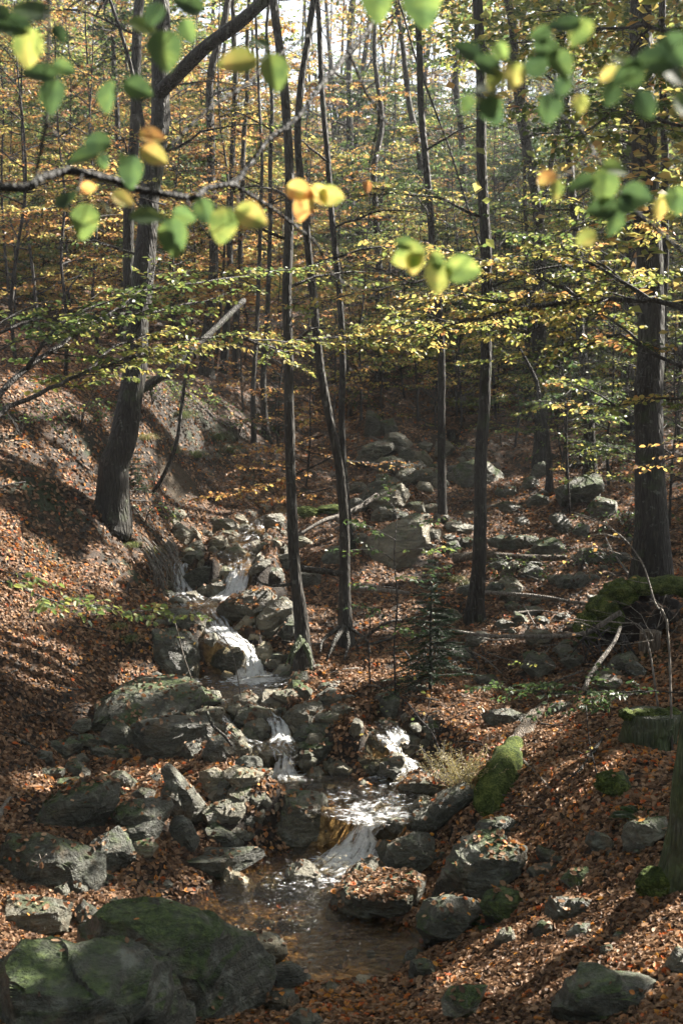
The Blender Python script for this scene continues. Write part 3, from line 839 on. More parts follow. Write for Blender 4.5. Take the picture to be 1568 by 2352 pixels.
rock('boulder', 'A', [(940,1170),(1060,1000),(1115,1080),(1085,1205),(980,1240)], .0, .1, .8, 'dark stone hidden behind the tilted sunlit slab')
rock('boulder', 'A', [(440,965),(560,880),(700,820),(820,812),(893,870),(840,935),(730,1010),(600,1015),(480,1010)], .2, .05, .8, 'flat slab thickly strewn with leaves just under the upper fall', 'leaf-strewn fall slab', top=(-.15,.85,-.5), leafy=1.0)
rock('boulder', 'A', [(180,695),(250,650),(350,620),(532,588),(542,640),(522,745),(380,765),(205,755)], .04, .1, .7, 'dark square-fronted boulder between the two upper falls', 'twin-fall boulder', leafy=.2)
rock('boulder', 'E', [(690,570),(740,528),(820,528),(900,600),(892,745),(800,765),(715,745),(688,650)], .02, .2, .7, 'tall dark boulder on the bank side of the upper pool', 'dark poolside boulder', leafy=.3)
rock('boulder', 'A', [(375,1450),(430,1320),(620,1265),(682,1350),(645,1485),(480,1515),(388,1495)], .08, .2, .7, 'rounded boulder with few leaves beside the white fall of the upper pool', 'fall-side boulder', leafy=.3)
rock('slab', 'A', [(755,1400),(750,1300),(900,1285),(1082,1310),(1060,1372),(950,1445),(850,1412)], .1, .0, .9, 'leaf-covered ledge on the far side of the white pool fall', 'leafy fall ledge', top=(0,.98,-.15), leafy=.8)
rock('boulder', 'F', [(75,215),(150,110),(240,55),(330,18),(395,70),(382,150),(300,235),(230,265),(120,255)], .6, .25, .7, 'large pale sunlit boulder behind the teal-leaved sapling', 'pale sapling boulder', top=(-.05,.85,-.5))
rock('boulder', 'B', [(548,560),(640,513),(780,478),(890,460),(907,520),(840,582),(700,625),(590,615)], .04, .35, .6, 'long green slab sloping beside the middle stepped fall', 'long green slab', top=(0.05,.85,-.5), leafy=.15)
rock('boulder', 'B', [(580,472),(650,408),(760,388),(850,410),(897,465),(800,482),(680,507),(600,503)], .06, .4, .7, 'humped green stone stacked behind the long green slab', 'humped green stone')
rock('boulder', 'B', [(522,372),(600,298),(720,278),(767,330),(740,392),(640,428),(550,418)], .28, .05, .7, 'dull grey-brown boulder over the middle stepped fall', 'grey-brown boulder')
rock('boulder', 'B', [(258,330),(330,298),(440,328),(492,385),(482,428),(380,443),(290,413)], .1, .25, .7, 'dark wedge-shaped boulder where water slides down its edge', 'wedge boulder')
rock('boulder', 'B', [(370,320),(430,212),(500,222),(568,270),(562,312),(480,348),(400,335)], .7, .1, .7, 'yellow-stained boulder in the sun at the outlet of upper pool', 'yellow-stained boulder')
rock('boulder', 'B', [(285,600),(340,558),(430,533),(545,538),(562,582),(500,633),(380,663),(298,655)], .15, .05, .8, 'wet stone topped with leaves splitting the middle stepped fall', 'fall-splitting stone', top=(0,.95,-.3), leafy=.6)
rock('boulder', 'B', [(185,425),(240,403),(320,500),(337,560),(280,590),(222,545)], .35, .1, .6, 'brown tilted slab under the corner of the flat table boulder', 'brown tilted slab', top=(.6,.7,-.3))
rock('boulder', 'B', [(72,565),(110,488),(180,468),(242,530),(238,590),(150,625),(88,615)], .03, .15, .8, 'dark round boulder below the brown tilted slab', 'dark round boulder')
rock('boulder', 'B', [(930,795),(990,733),(1060,770),(1133,820),(1122,855),(1000,865),(938,848)], .12, .2, .8, 'dark island rock in the rippling water above the lowest fall', 'island rock', leafy=.1)
rock('boulder', 'B', [(970,475),(1020,428),(1110,458),(1138,540),(1080,585),(1000,548)], .18, .1, .8, 'wet stone on the pool side of the foaming far fall', 'far-fall stone', leafy=.2)
rock('boulder', 'B', [(1242,482),(1310,428),(1400,448),(1397,522),(1320,552),(1238,545)], .12, .1, .8, 'leafy dark stone on the log side of the foaming far fall', 'log-side stone', leafy=.4)
rock('boulder', 'B', [(1278,432),(1310,358),(1400,338),(1452,400),(1442,472),(1360,458)], .05, .35, .8, 'green boulder beneath the dry straw-coloured bush', 'bush boulder')
rock('boulder', 'B', [(1035,292),(1080,238),(1180,218),(1263,300),(1220,353),(1110,372)], .06, .3, .8, 'grey-green boulder under the yellow-leaved arching sapling', 'arching-sapling boulder')
rock('boulder', 'B', [(1205,765),(1300,688),(1440,678),(1503,700),(1440,795),(1330,845),(1228,825)], .15, .05, .9, 'sloping wet slab covered in leaves on the bank side of the rippling water', 'sloping wet slab', top=(-.1,.95,-.2), leafy=.6)
rock('boulder', 'B', [(1365,885),(1450,800),(1568,755),(1645,800),(1560,905),(1400,945)], .0, .1, .8, 'black bank slab at the foot of the mossy log', 'black bank slab')
rock('boulder', 'K', [(500,1020),(550,955),(620,935),(680,955),(738,1000),(722,1045),(620,1065),(528,1065)], .15, .65, .8, 'wide mossy boulder behind the dark straight trunk', 'mossy trunk boulder')
rock('boulder', 'K', [(88,1112),(130,1048),(200,1005),(272,1050),(232,1095),(150,1145)], .15, .35, .8, 'pointed greenish boulder high in the rocky gully', 'pointed gully boulder')
rock('boulder', 'K', [(128,1155),(190,1078),(270,1048),(312,1090),(282,1135),(200,1175)], .55, .2, .8, 'lit boulder with a bright edge beneath the pointed gully boulder', 'lit gully boulder')
rock('boulder', 'K', [(78,925),(110,868),(170,848),(242,848),(242,882),(170,925),(100,965)], .1, .2, .8, 'blue-grey flat block topmost in the rocky gully', 'topmost gully block')
rock('rock', 'K', [(105,700),(150,695),(182,740),(184,830),(110,825)], .1, .55, .5, 'mossy upright rock face at the head of the gully', 'mossy rock face', cat='rock')
rock('boulder', 'K', [(995,1072),(1080,1018),(1182,998),(1193,1060),(1120,1145),(1020,1125)], .06, .45, .8, 'dark green angular boulder upslope between thin trunks and big ridged trunk', 'green angular boulder')
rock('boulder', 'K', [(1135,1155),(1180,1108),(1260,1128),(1275,1182),(1150,1195)], .15, .5, .8, 'mossy boulder with a lit cap right next to the big ridged trunk', 'ridged-trunk boulder')
rock('slab', 'F', [(688,122),(740,103),(900,108),(912,142),(800,175),(695,148)], .08, .3, .9, 'long overhanging slab on the leaf slope above the horizontal log', 'overhanging slab')
rock('boulder', 'F', [(865,185),(910,128),(980,118),(1045,165),(1000,195)], .12, .5, .8, 'mossy humped boulder at the end of the horizontal log', 'log-end boulder')
rock('slab', 'F', [(715,312),(740,258),(800,213),(818,230),(762,303)], .35, .1, .5, 'thin upright flake leaning below the horizontal log', 'upright flake')
rock('boulder', 'F', [(835,710),(870,648),(940,658),(975,700),(900,758)], .05, .25, .8, 'blocky stone at the mouth of the dark root hollow', 'hollow-mouth stone')
rock('boulder', 'F', [(1220,715),(1260,663),(1330,643),(1365,680),(1290,725)], .1, .5, .8, 'green stone with leaves leaning on the root plate', 'root-plate stone')

# --- the smaller ones
SM = [
 ('A',.25,.1,[(150,560),(200,510),(280,485),(335,520),(300,580),(210,600)]),('A',.8,.05,[(200,640),(270,560),(320,530),(380,565),(400,600),(320,640),(230,665)]),
 ('A',.65,.0,[(370,480),(385,400),(440,365),(510,370),(525,450),(460,520),(400,515)]),('A',.95,.0,[(450,530),(520,470),(590,415),(640,490),(600,530),(520,555)]),
 ('A',.75,.0,[(520,400),(540,360),(580,380),(590,420),(540,445)]),('A',.85,.0,[(555,230),(580,192),(640,198),(700,270),(640,283),(570,262)]),('A',.4,.0,[(595,290),(650,268),(720,288),(748,330),(680,353),(610,333)]),
 ('A',.7,.0,[(372,262),(400,208),(440,213),(478,272),(420,283)]),('A',.75,.0,[(478,272),(530,243),(602,270),(612,302),(540,313)]),('A',.35,.1,[(178,472),(230,428),(295,403),(328,470),(280,502),(200,513)]),
 ('A',.5,.0,[(308,332),(350,318),(432,350),(400,383),(330,383)]),('A',.45,.0,[(652,442),(720,408),(790,398),(823,440),(760,483),(690,473)]),('A',.85,.0,[(818,430),(850,388),(942,408),(963,432),(880,448)]),
 ('A',.65,.0,[(688,482),(730,453),(802,490),(823,530),(740,533),(700,503)]),('A',.4,.0,[(718,592),(790,498),(823,550),(790,603)]),('A',.2,.1,[(688,642),(760,588),(852,558),(863,600),(760,663),(700,668)]),
 ('A',.2,.1,[(898,560),(930,518),(1032,518),(1042,610),(960,645),(905,613)]),('A',.2,.2,[(898,482),(940,448),(1002,438),(1012,512),(930,523)]),('A',.9,.0,[(573,642),(600,598),(642,598),(637,652),(590,657)]),
 ('A',.05,.2,[(768,662),(830,623),(952,638),(993,722),(900,743),(790,723)]),('A',.75,.0,[(548,1152),(640,1058),(690,998),(743,1030),(720,1103),(620,1173)]),('E',.1,.2,[(738,502),(750,448),(880,453),(953,480),(942,543),(870,543),(780,513)]),
 ('A',.8,.0,[(378,1082),(400,1038),(520,1038),(563,1080),(450,1098)]),('A',.15,.1,[(250,880),(320,800),(450,745),(548,745),(542,830),(430,875),(300,905)]),('A',.1,.3,[(1303,542),(1360,468),(1462,448),(1472,562),(1400,603),(1318,583)]),
 ('A',.3,.1,[(0,442),(40,408),(88,440),(72,478),(20,483)]),('A',.4,.1,[(58,232),(100,222),(162,292),(142,308)]),('A',.5,.1,[(213,322),(230,283),(302,350),(302,392),(240,353)]),
 ('B',.7,.1,[(278,292),(300,213),(345,203),(367,250),(350,298)]),('B',.1,.35,[(546,202),(570,153),(620,153),(688,205),(667,243),(600,247)]),('B',.1,.35,[(458,172),(520,103),(567,98),(567,152),(512,182)]),
 ('B',.12,.4,[(558,152),(600,103),(657,96),(667,142),(600,168)]),('B',.5,.0,[(108,362),(180,318),(262,365),(257,402),(170,425)]),('B',.35,.0,[(786,652),(850,608),(943,670),(922,713),(830,708)]),
 ('B',.3,.0,[(668,682),(740,638),(783,680),(740,718),(690,715)]),('B',.55,.15,[(33,692),(130,663),(202,700),(238,772),(150,788),(60,768)]),('B',.6,.1,[(188,682),(260,648),(402,690),(428,752),(330,773),(250,758)]),
 ('B',.85,.0,[(198,712),(270,688),(283,742),(220,758)]),('B',.5,.1,[(203,797),(300,788),(338,830),(290,853),(215,843)]),('B',.3,.1,[(903,452),(940,358),(988,400),(962,457),(920,473)]),
 ('B',.4,.0,[(808,302),(870,283),(928,310),(917,353),(830,353)]),('B',.08,.15,[(733,262),(800,213),(857,240),(852,287),(780,303)]),('B',.08,.15,[(718,232),(790,188),(832,200),(802,237),(740,253)]),
 ('B',.08,.15,[(698,212),(760,163),(852,148),(882,175),(800,198)]),('B',.1,.1,[(770,600),(820,580),(840,610),(800,640)]),('B',.15,.0,[(1030,690),(1070,668),(1130,690),(1100,712),(1040,712)]),('B',.2,.0,[(940,600),(990,570),(1050,590),(1040,625),(960,630)]),
 ('B',.1,.0,[(1020,650),(1060,605),(1140,595),(1180,630),(1130,660)]),('B',.5,.0,[(610,740),(640,715),(680,725),(670,745)]),('B',.3,.0,[(660,770),(700,735),(745,740),(745,765),(700,778)]),
 ('C',.1,.3,[(648,337),(690,263),(745,248),(822,310),(848,382),(800,433),(720,403),(660,363)]),('C',.05,.3,[(222,442),(300,383),(440,373),(523,410),(503,457),(380,468),(260,468)]),('C',.02,.1,[(218,482),(260,438),(322,450),(328,502),(260,518)]),
 ('C',.06,.2,[(458,352),(560,338),(722,390),(733,423),(620,418),(500,393)]),('C',.06,.2,[(513,432),(590,413),(780,448),(863,450),(872,483),(700,478),(540,463)]),('C',.1,.2,[(698,432),(770,400),(833,440),(770,458)]),
 ('C',.1,.2,[(448,292),(510,238),(578,240),(572,293),(500,318)]),('C',.03,.1,[(943,402),(1050,383),(1057,432),(960,443)]),('C',.12,.25,[(408,602),(430,508),(480,503),(562,570),(562,603),(480,613)]),('C',.03,.1,[(238,592),(300,558),(402,553),(392,603),(290,623)]),
 ('C',.08,.3,[(313,672),(370,628),(500,608),(533,640),(450,693),(350,703)]),('C',.1,.1,[(688,657),(740,658),(818,735),(800,758),(740,753),(705,703)]),('C',.08,.15,[(833,722),(900,678),(983,700),(962,752),(860,758)]),
 ('G',.06,.1,[(453,682),(490,643),(562,680),(578,702),(500,723),(460,718)]),('G',.06,.1,[(318,562),(340,528),(392,555),(402,592),(340,593)]),('G',.06,.0,[(888,732),(910,693),(962,710),(993,747),(930,758)]),('G',.0,.0,[(823,697),(830,678),(887,680),(887,702)]),
 ('G',.1,.0,[(1163,732),(1190,698),(1252,710),(1263,747),(1180,748)]),('G',.2,.0,[(1468,542),(1510,508),(1543,550),(1563,592),(1500,583)]),('G',.15,.3,[(1318,1180),(1380,1128),(1450,1150),(1500,1210),(1400,1230)]),('G',.3,.0,[(1458,1022),(1510,993),(1568,1010),(1552,1042)]),
 ('G',.04,.15,[(505,625),(540,600),(590,630),(590,660),(530,660)]),('G',.1,.2,[(250,560),(300,540),(320,590),(270,600)]),('G',.05,.2,[(330,690),(370,620),(430,660),(460,730),(380,745)]),('G',.0,.1,[(1205,1100),(1250,1045),(1340,1040),(1370,1090),(1300,1130)]),
 ('H',.05,.2,[(898,412),(910,368),(960,388),(1013,400),(1002,433),(930,443)]),('H',.15,.15,[(843,482),(900,463),(1020,438),(1053,480),(960,503),(850,503)]),('H',.02,.1,[(1128,352),(1150,298),(1222,320),(1253,370),(1180,398)]),
 ('H',.2,.4,[(1308,332),(1320,268),(1420,253),(1493,243),(1493,292),(1420,323),(1400,383),(1320,383)]),('H',.35,.4,[(708,802),(740,748),(790,743),(793,792),(730,823)]),('H',.3,.1,[(1498,912),(1540,848),(1570,838),(1620,900),(1560,943)]),
 ('H',.35,.1,[(148,312),(175,233),(230,213),(282,250),(293,332),(230,353)]),('H',.05,.1,[(283,332),(340,218),(430,188),(463,250),(400,303),(320,343)]),('H',.08,.15,[(18,522),(80,448),(150,428),(213,470),(190,523),(60,538)]),('H',.02,.15,[(198,482),(230,368),(330,328),(442,330),(400,423),(300,503)]),
 ('H',.05,.7,[(1020,520),(1060,480),(1130,470),(1150,530),(1080,560)]),('H',.0,.9,[(1215,90),(1250,40),(1320,20),(1345,70),(1290,120),(1230,130)]),('H',.1,.2,[(1040,770),(1080,730),(1150,725),(1140,770),(1080,785)]),('H',.05,.3,[(880,740),(930,710),(970,730),(950,780),(890,780)]),
 ('K',.3,.15,[(188,862),(210,818),(270,808),(322,860),(290,882),(220,893)]),('K',.2,.1,[(238,982),(290,948),(382,960),(362,1003),(290,1023)]),('K',.2,.2,[(298,1062),(340,988),(422,968),(443,1040),(380,1063)]),('K',.75,.0,[(333,1082),(360,1033),(412,1040),(422,1078)]),
 ('K',.15,.2,[(543,912),(590,883),(642,900),(622,933)]),('K',.1,.4,[(868,1012),(890,958),(942,938),(953,982),(900,1023)]),('K',.15,.3,[(828,1062),(850,1008),(902,1008),(902,1053)]),('K',.15,.3,[(738,1102),(760,1053),(802,1060),(812,1103)]),
 ('K',.2,.3,[(698,1142),(760,1125),(822,1145),(820,1182),(690,1182)]),('K',.1,.2,[(250,900),(280,880),(350,900),(340,935),(270,940)]),('K',.1,.3,[(700,1090),(720,1060),(750,1080),(740,1110)]),('K',.15,.2,[(340,870),(380,850),(420,860),(410,890),(350,895)]),
 ('K',.1,.4,[(180,760),(230,745),(255,790),(230,830),(185,820)]),('K',.1,.2,[(480,1000),(520,985),(540,1010),(500,1030)]),('K',.2,.3,[(160,940),(230,915),(290,935),(240,965),(180,965)]),('K',.1,.3,[(870,1110),(900,1090),(950,1110),(930,1150),(880,1150)]),
 ('F',.3,.2,[(478,62),(530,43),(612,60),(602,93),(500,83)]),('F',.05,.2,[(808,292),(870,228),(923,260),(902,303)]),('F',.6,.0,[(668,342),(720,313),(782,325),(793,348),(700,358)]),('F',.15,.4,[(1058,202),(1120,163),(1222,180),(1243,212),(1100,233)]),
 ('F',.1,.3,[(958,22),(1010,-5),(1053,50),(1010,95)]),('F',.1,.3,[(1058,92),(1090,48),(1143,60),(1112,113)]),('F',.15,.2,[(738,432),(780,408),(833,430),(800,453)]),('F',.12,.3,[(778,492),(800,453),(853,480),(842,513)]),('F',.1,.2,[(698,512),(740,488),(823,520),(740,528)]),
 ('F',.1,.2,[(1008,682),(1060,648),(1113,660),(1082,723)]),('F',.05,.2,[(628,922),(760,903),(873,940),(800,973),(680,963)]),('F',.5,.1,[(948,902),(1000,868),(1063,880),(1042,923)]),('F',.2,.2,[(850,400),(880,385),(930,400),(910,425)]),
 ('F',.08,.3,[(540,130),(580,110),(610,130),(600,160),(550,165)]),('F',.05,.2,[(300,790),(360,780),(400,810),(340,830)]),('F',.1,.1,[(450,110),(500,95),(540,115),(500,135)]),('F',.25,.1,[(940,300),(980,285),(1020,300),(990,325)]),
 ('D',.08,.3,[(560,700),(620,680),(740,760),(640,830),(580,800)]),('D',.1,.2,[(430,540),(480,530),(510,560),(460,570)]),('D',.1,.3,[(800,740),(860,690),(920,720),(860,790)]),
]
for k_, tn, ms, pl in SM:
    rock('rock', k_, pl, tn, ms, .75, None, None, leafy=.22)
NSM = len(ROCKS)
# --- loose stones of the stream bed and the slopes
fr = np.random.default_rng(23)
for (x0, y0, x1, y1, n, s0, s1, tn) in ((385,1190,700,1330,8,14,30,.45),(380,1180,720,1340,16,32,72,.45),(420,1370,680,1470,10,16,36,.4),(500,1600,860,1760,4,14,30,.3),(350,1590,1000,1770,28,34,80,.22),(600,1780,900,1960,4,14,30,.25),(560,1800,1010,1990,12,32,72,.15),
                                       (240,1700,640,1960,22,32,83,.18),(400,1760,560,1880,4,14,28,.4),(330,1990,620,2100,8,12,30,.12),(560,2090,960,2260,6,12,26,.25),(820,1000,1060,1180,5,14,28,.2),(790,980,1100,1260,22,29,70,.2),(1050,1050,1450,1260,12,16,40,.12),
                                       (1050,1240,1420,1560,6,14,30,.12),(1000,1230,1440,1570,18,32,78,.1),(1000,1230,1460,1590,22,34,74,.1),(790,970,1110,1250,20,30,62,.2),(20,1700,420,1780,10,18,46,.08),(950,1950,1500,2200,10,16,44,.1),(620,1520,1000,1640,4,14,34,.12),(30,2000,400,2130,7,16,40,.08),(330,1340,420,1560,6,22,46,.12)):
    for i in range(n):
        px, py = fr.uniform(x0, x1), fr.uniform(y0, y1)
        w = fr.uniform(s0, s1) * (.8 + .3 * fr.random()); h = w * fr.uniform(.45, .8)
        m = fr.integers(5, 8)
        an = np.sort(fr.uniform(0, 2 * math.pi, m)) ; an = np.linspace(0, 2 * math.pi, m, endpoint=False) + fr.uniform(-.3, .3, m)
        rd = fr.uniform(.75, 1.1, m)
        rock('stone' if w < 40 else 'rock', None, [(px + w * .5 * a * math.cos(t), py - h * .5 * a * math.sin(t)) for a, t in zip(rd, an)], float(np.clip(tn + fr.normal(0, .2), 0, 1)), float(fr.uniform(0, .35)), .85, None, None)

# --- stones packed along the margins of the running water
er = np.random.default_rng(61)
def edge_stone(x, y, zt, w):
    c = np.array([x, y, zt]); Yd = y
    px = 784 + FPX * x / (y * CP - c[2] * SP); v = (c[2] * CP + y * SP) / (y * CP - c[2] * SP); py = 1176 - FPX * v
    if 590 < px < 900 and 1790 < py < 2010: return
    wp = w * FPX / y; h = wp * er.uniform(.5, .85); m = er.integers(5, 8)
    an = np.linspace(0, 2 * math.pi, m, endpoint=False) + er.uniform(-.3, .3, m); rd = er.uniform(.75, 1.1, m)
    rock('stone', None, [(px + wp * .5 * a * math.cos(t), py - h * .5 * a * math.sin(t)) for a, t in zip(rd, an)], float(np.clip(er.normal(.28 if y < 14 else .5, .22), 0, 1)), float(er.uniform(0, .2)), .85, None, None, Y=Yd)
for R in RC:
    n = len(R); T = nrm(np.gradient(R[:, :2], axis=0)); Nn = np.stack([T[:, 1], -T[:, 0]], -1)
    for j in range(3, n - 2, 8):
        for sg in (-1, 1):
            if er.random() < .34: continue
            w = er.uniform(.13, .30); p = R[j, :2] + sg * Nn[j] * (R[j, 3] * 1.05 + w * .5)
            edge_stone(p[0], p[1], R[j, 2] + .02, w)
for zw, pl in POOLS:
    for j in range(len(pl)):
        if er.random() < .45: continue
        a_, b_ = pl[j], pl[(j + 1) % len(pl)]; p = a_ + (b_ - a_) * er.random(); c_ = pl.mean(0); p = p + nrm(p - c_) * .12
        edge_stone(p[0], p[1], zw + .02, er.uniform(.14, .30))

# labels for every stone that has none: what it looks like and which named rocks it lies between
ANC = [(r['anchor'], r['c']) for r in ROCKS if r['anchor']]
AC = np.array([c for a, c in ANC])
seen = {}
for r in ROCKS:
    if r['label']:
        continue
    d = np.linalg.norm(AC - r['c'], axis=1)
    o2 = np.argsort(d)
    size = 'tiny' if r['size'] < .13 else 'small' if r['size'] < .26 else 'mid-sized'
    colr = 'mossy green' if r['moss'] > .34 else 'dark' if r['tone'] < .13 else 'grey' if r['tone'] < .38 else 'tan' if r['tone'] < .68 else 'pale'
    asp = r['h'] / r['w']
    form = 'flat' if asp < .55 else 'upright' if asp > 1.05 else 'angular'
    cands = []
    for i, j in ((0, 1), (0, 2), (1, 2), (0, 3), (1, 3)):
        a, b = ANC[o2[i]][0], ANC[o2[j]][0]
        cands.append(f"{size} {colr} {form} stone between {a} and {b}")
    for dx, word in ((r['c'][1] - AC[o2[0]][1], None),):
        up_ = 'just upslope of' if dx > 0 else 'just downslope of'
        cands.insert(1, f"{size} {colr} {form} stone {up_} the {ANC[o2[0]][0]}")
    for c in cands:
        if c not in seen:
            seen[c] = r; r['o']['label'] = c; break
    else:
        r['o']['label'] = cands[0]
        g = 'stones by the ' + ANC[o2[0]][0]
        r['o']['group'] = g; seen[cands[0]]['o']['group'] = g
# ------------------------------------------------------------------ shafts of sun cut through the canopy leaves to chosen spots
SHAFT = []
def shaft(px, py, r, Y=None):
    SHAFT.append((*(P(px, py, Y) if Y else ground_at(px, py)), r))
for s in [(60,1320,.75),(180,1350,.5),(30,1460,.4),(250,1290,.3),(310,1225,.3),(280,1240,.3),(470,1210,.7),(550,1225,.9),(640,1250,.6),(545,1340,.5),(600,1370,.5),(635,1420,.6),(560,1440,.4),(578,1510,.32),(590,1552,.35),
          (600,1600,.35),(640,1625,.35),(500,1620,.25),(655,1690,.4),(640,1750,.4),(910,1715,.5),(930,1780,.25),(835,1925,.5),(800,1985,.25),(560,2045,.22),(700,2090,.22),(450,2065,.2),(640,2010,.2),
          (148,2110,.12),(430,2085,.2),(625,2170,.18),(1180,1680,.3),(1140,1760,.28),(1060,1700,.3),(880,1190,.5),(750,1190,.4),(950,1200,.4),(820,1150,.35),(1180,2170,.25),(1250,2190,.28),(1400,2150,.25),(1500,2110,.3),
          (1560,2180,.25),(1310,2225,.2),(1120,2270,.16),(1190,1890,.16),(500,1790,.28),(565,1800,.25),(720,1790,.25),(310,1010,.35),(450,930,.5),(560,960,.5),(1150,1000,.9),(1200,1060,.6),(1010,1330,.25),
          (1010,1600,.25),(1280,1640,.22),(900,1840,.25),(780,1830,.2),(350,1860,.12),(200,1990,.12),(340,1600,.45),(250,1640,.25),(230,2000,.1),(100,1800,.15),(760,1800,.15),(850,1060,.5),(930,1040,.5),(900,1120,.6),(1000,1110,.5),(1060,1080,.5),(1120,1110,.5),(1180,1160,.5),(1280,1120,.5),(1340,1180,.5),(1100,1240,.5),(1200,1250,.5),(1300,1260,.5),(1240,1330,.4),(1130,1340,.4),(960,1280,.4),(1340,1400,.35),(1200,1430,.35),(900,1330,.4),(860,1430,.3),(1080,1000,.7),(820,2150,.3),(700,2170,.25),(880,2110,.25),(560,2120,.2)]:
    shaft(*s)
NGROUND = len(SHAFT)
for px, py, Y, r in [(830,1920,10.62,.45),(790,1985,10.35,.35),(560,1520,14.3,.4),(540,1335,16.3,.4),(500,775,10.8,.55),(620,780,11.5,.55),(760,790,12,.5),(960,590,11.5,.6),(1060,570,11,.55),(1150,640,10.5,.5),(1300,600,10,.5),(1450,620,9.7,.4),(1000,680,12,.5),(1250,700,10,.35),(830,800,12,.4),(700,640,12,.35),
                     (1400,1190,11,.35),(1480,1420,10.5,.35),(870,1240,13,.4),(820,1190,13,.3),(250,1395,8.5,.22),(90,1345,8,.2),(1450,1580,10.5,.3),(1180,1585,10.5,.25),(560,1130,19,.5),(1545,1030,12,.3)]:
    SHAFT.append((*P(px, py, Y), r))
for px, py, Y, r in [(400,545,2.25,.09),(980,610,2.2,.12),(1395,430,2.1,.12),(627,165,2.2,.08),(385,115,2.2,.1),(870,5,2.1,.08),(975,10,2.1,.08),(70,110,2.2,.08),(690,460,2.7,.10),(520,520,2.3,.1),(1180,170,1.9,.08),(355,350,2.4,.08),(1555,460,2.1,.08),(575,495,2.3,.07),
      (300,690,9.9,.3),(420,660,10.4,.35),(540,640,11,.35),(660,620,11.3,.35),(200,720,9.4,.25),(420,785,10.6,.3),(350,800,10.2,.25),(690,790,11.8,.45),(900,795,12.4,.4),(860,560,11.8,.4),(930,560,11.6,.5),(1130,600,10.8,.5),(1000,580,11.2,.5),(1220,590,10.4,.4),(1380,610,9.9,.4),(1080,680,10.9,.5),(1180,710,10.3,.4),(1000,740,11.3,.4),(920,780,12,.4),(1300,700,9.9,.3),(1250,830,10,.25),
      (600,700,24,1.0),(300,760,24,.9),(120,700,24,.9),(1250,820,30,1.2),(1150,780,30,1.2),(1000,820,34,1.2),(850,700,32,1.0),(1380,760,26,.9),(1520,800,23,.8),(700,820,32,1.0),(60,600,26,1.),(230,560,29,1.),(900,640,32,1.),(1100,700,32,1.2)]:
    SHAFT.append((*P(px, py, Y), r * .75 if Y > 5 else .17))
sr = np.random.default_rng(99)
for px in range(880, 1560, 95):
    for py in range(520, 880, 85):
        SHAFT.append((*P(px + sr.uniform(-40, 40), py + sr.uniform(-40, 40), sr.uniform(10, 17)), sr.uniform(.25, .5)))
for px in range(160, 900, 110):
    for py in range(590, 830, 80):
        SHAFT.append((*P(px + sr.uniform(-40, 40), py + sr.uniform(-30, 30), sr.uniform(10, 16)), sr.uniform(.2, .4)))
for px in range(0, 1568, 150):
    for py in range(40, 480, 110):
        SHAFT.append((*P(px + sr.uniform(-60, 60), py + sr.uniform(-50, 50), sr.uniform(15, 27)), sr.uniform(.3, .6)))
for k in range(26):
    SHAFT.append((*P(sr.uniform(-50, 1620), sr.uniform(-100, 960), sr.uniform(12, 30)), sr.uniform(.3, .6)))
# shafts meant for foliage must not flood the shady bank behind it
kept = []
for q, s_ in enumerate(SHAFT):
    if q >= NGROUND and s_[1] > 5:
        tt = np.arange(0, 22, .25); ln_ = np.array(s_[:3])[None] - tt[:, None] * SUN[None]
        hb = np.where(ln_[:, 2] <= height(ln_[:, 0], ln_[:, 1]))[0]
        if len(hb):
            g_ = ln_[hb[0]]
            if s_[2] < 1.8 and g_[0] < -.17 * g_[1] and 9 < g_[1] < 26 and sr.random() < .88: continue
    kept.append(s_)
SHAFT = kept
SH = np.array(SHAFT)

def clear_of_shafts(C, near=1.3, grow=1.0, only=None):
    """True for leaves that leave every shaft of sun open"""
    keep = np.ones(len(C), bool)
    for i in range(0, len(C), 20000):
        c = C[i:i + 20000]
        S_ = SH if only is None else SH[:only]
        d = c[:, None, :] - S_[None, :, :3]
        t = d @ SUN
        q = np.linalg.norm(d - t[..., None] * SUN, axis=2)
        wob = 1 + .35 * fbm(c * 1.3, 2)
        hit = (t > near) & (q < S_[None, :, 3] * grow * wob[:, None] + .09)
        keep[i:i + 20000] = ~hit.any(1)
    return keep

# ------------------------------------------------------------------ twigs and leaves
def horiz(T, a):
    c, s = math.cos(a), math.sin(a)
    return np.array([T[0] * c - T[1] * s, T[0] * s + T[1] * c, T[2]])

def put_leaves(LV, path, step, size, tint, r, flat=.62, amount=1.0):
    ln = np.linalg.norm(np.diff(path, axis=0), axis=1).sum()
    n = max(1, int(ln / step))
    n = int(n * amount + r.random())
    if n <= 0:
        return
    s = (np.arange(n) + r.uniform(0, 1, n)) / n * (len(path) - 1)
    i = np.minimum(s.astype(int), len(path) - 2); f = (s - i)[:, None]
    pos = path[i] * (1 - f) + path[i + 1] * f
    T = nrm(path[i + 1] - path[i])
    side = np.where(np.arange(n) % 2 == 0, 1., -1.) * r.uniform(.5, 1.2, n)
    B = nrm(np.stack([-T[:, 1], T[:, 0], np.zeros(n)], -1) + 1e-6)
    ax = nrm(T * .6 + B * side[:, None] + r.normal(0, .25, (n, 3)) + np.array([0, 0, -.3]))
    L = size * r.uniform(.65, 1.2, n)
    N = np.array([0, 0, 1.]) + r.normal(0, flat, (n, 3))
    LV.add(pos + ax * (L * .55)[:, None], ax, N, L, np.clip(tint + r.normal(0, .09, n), 0, 1))

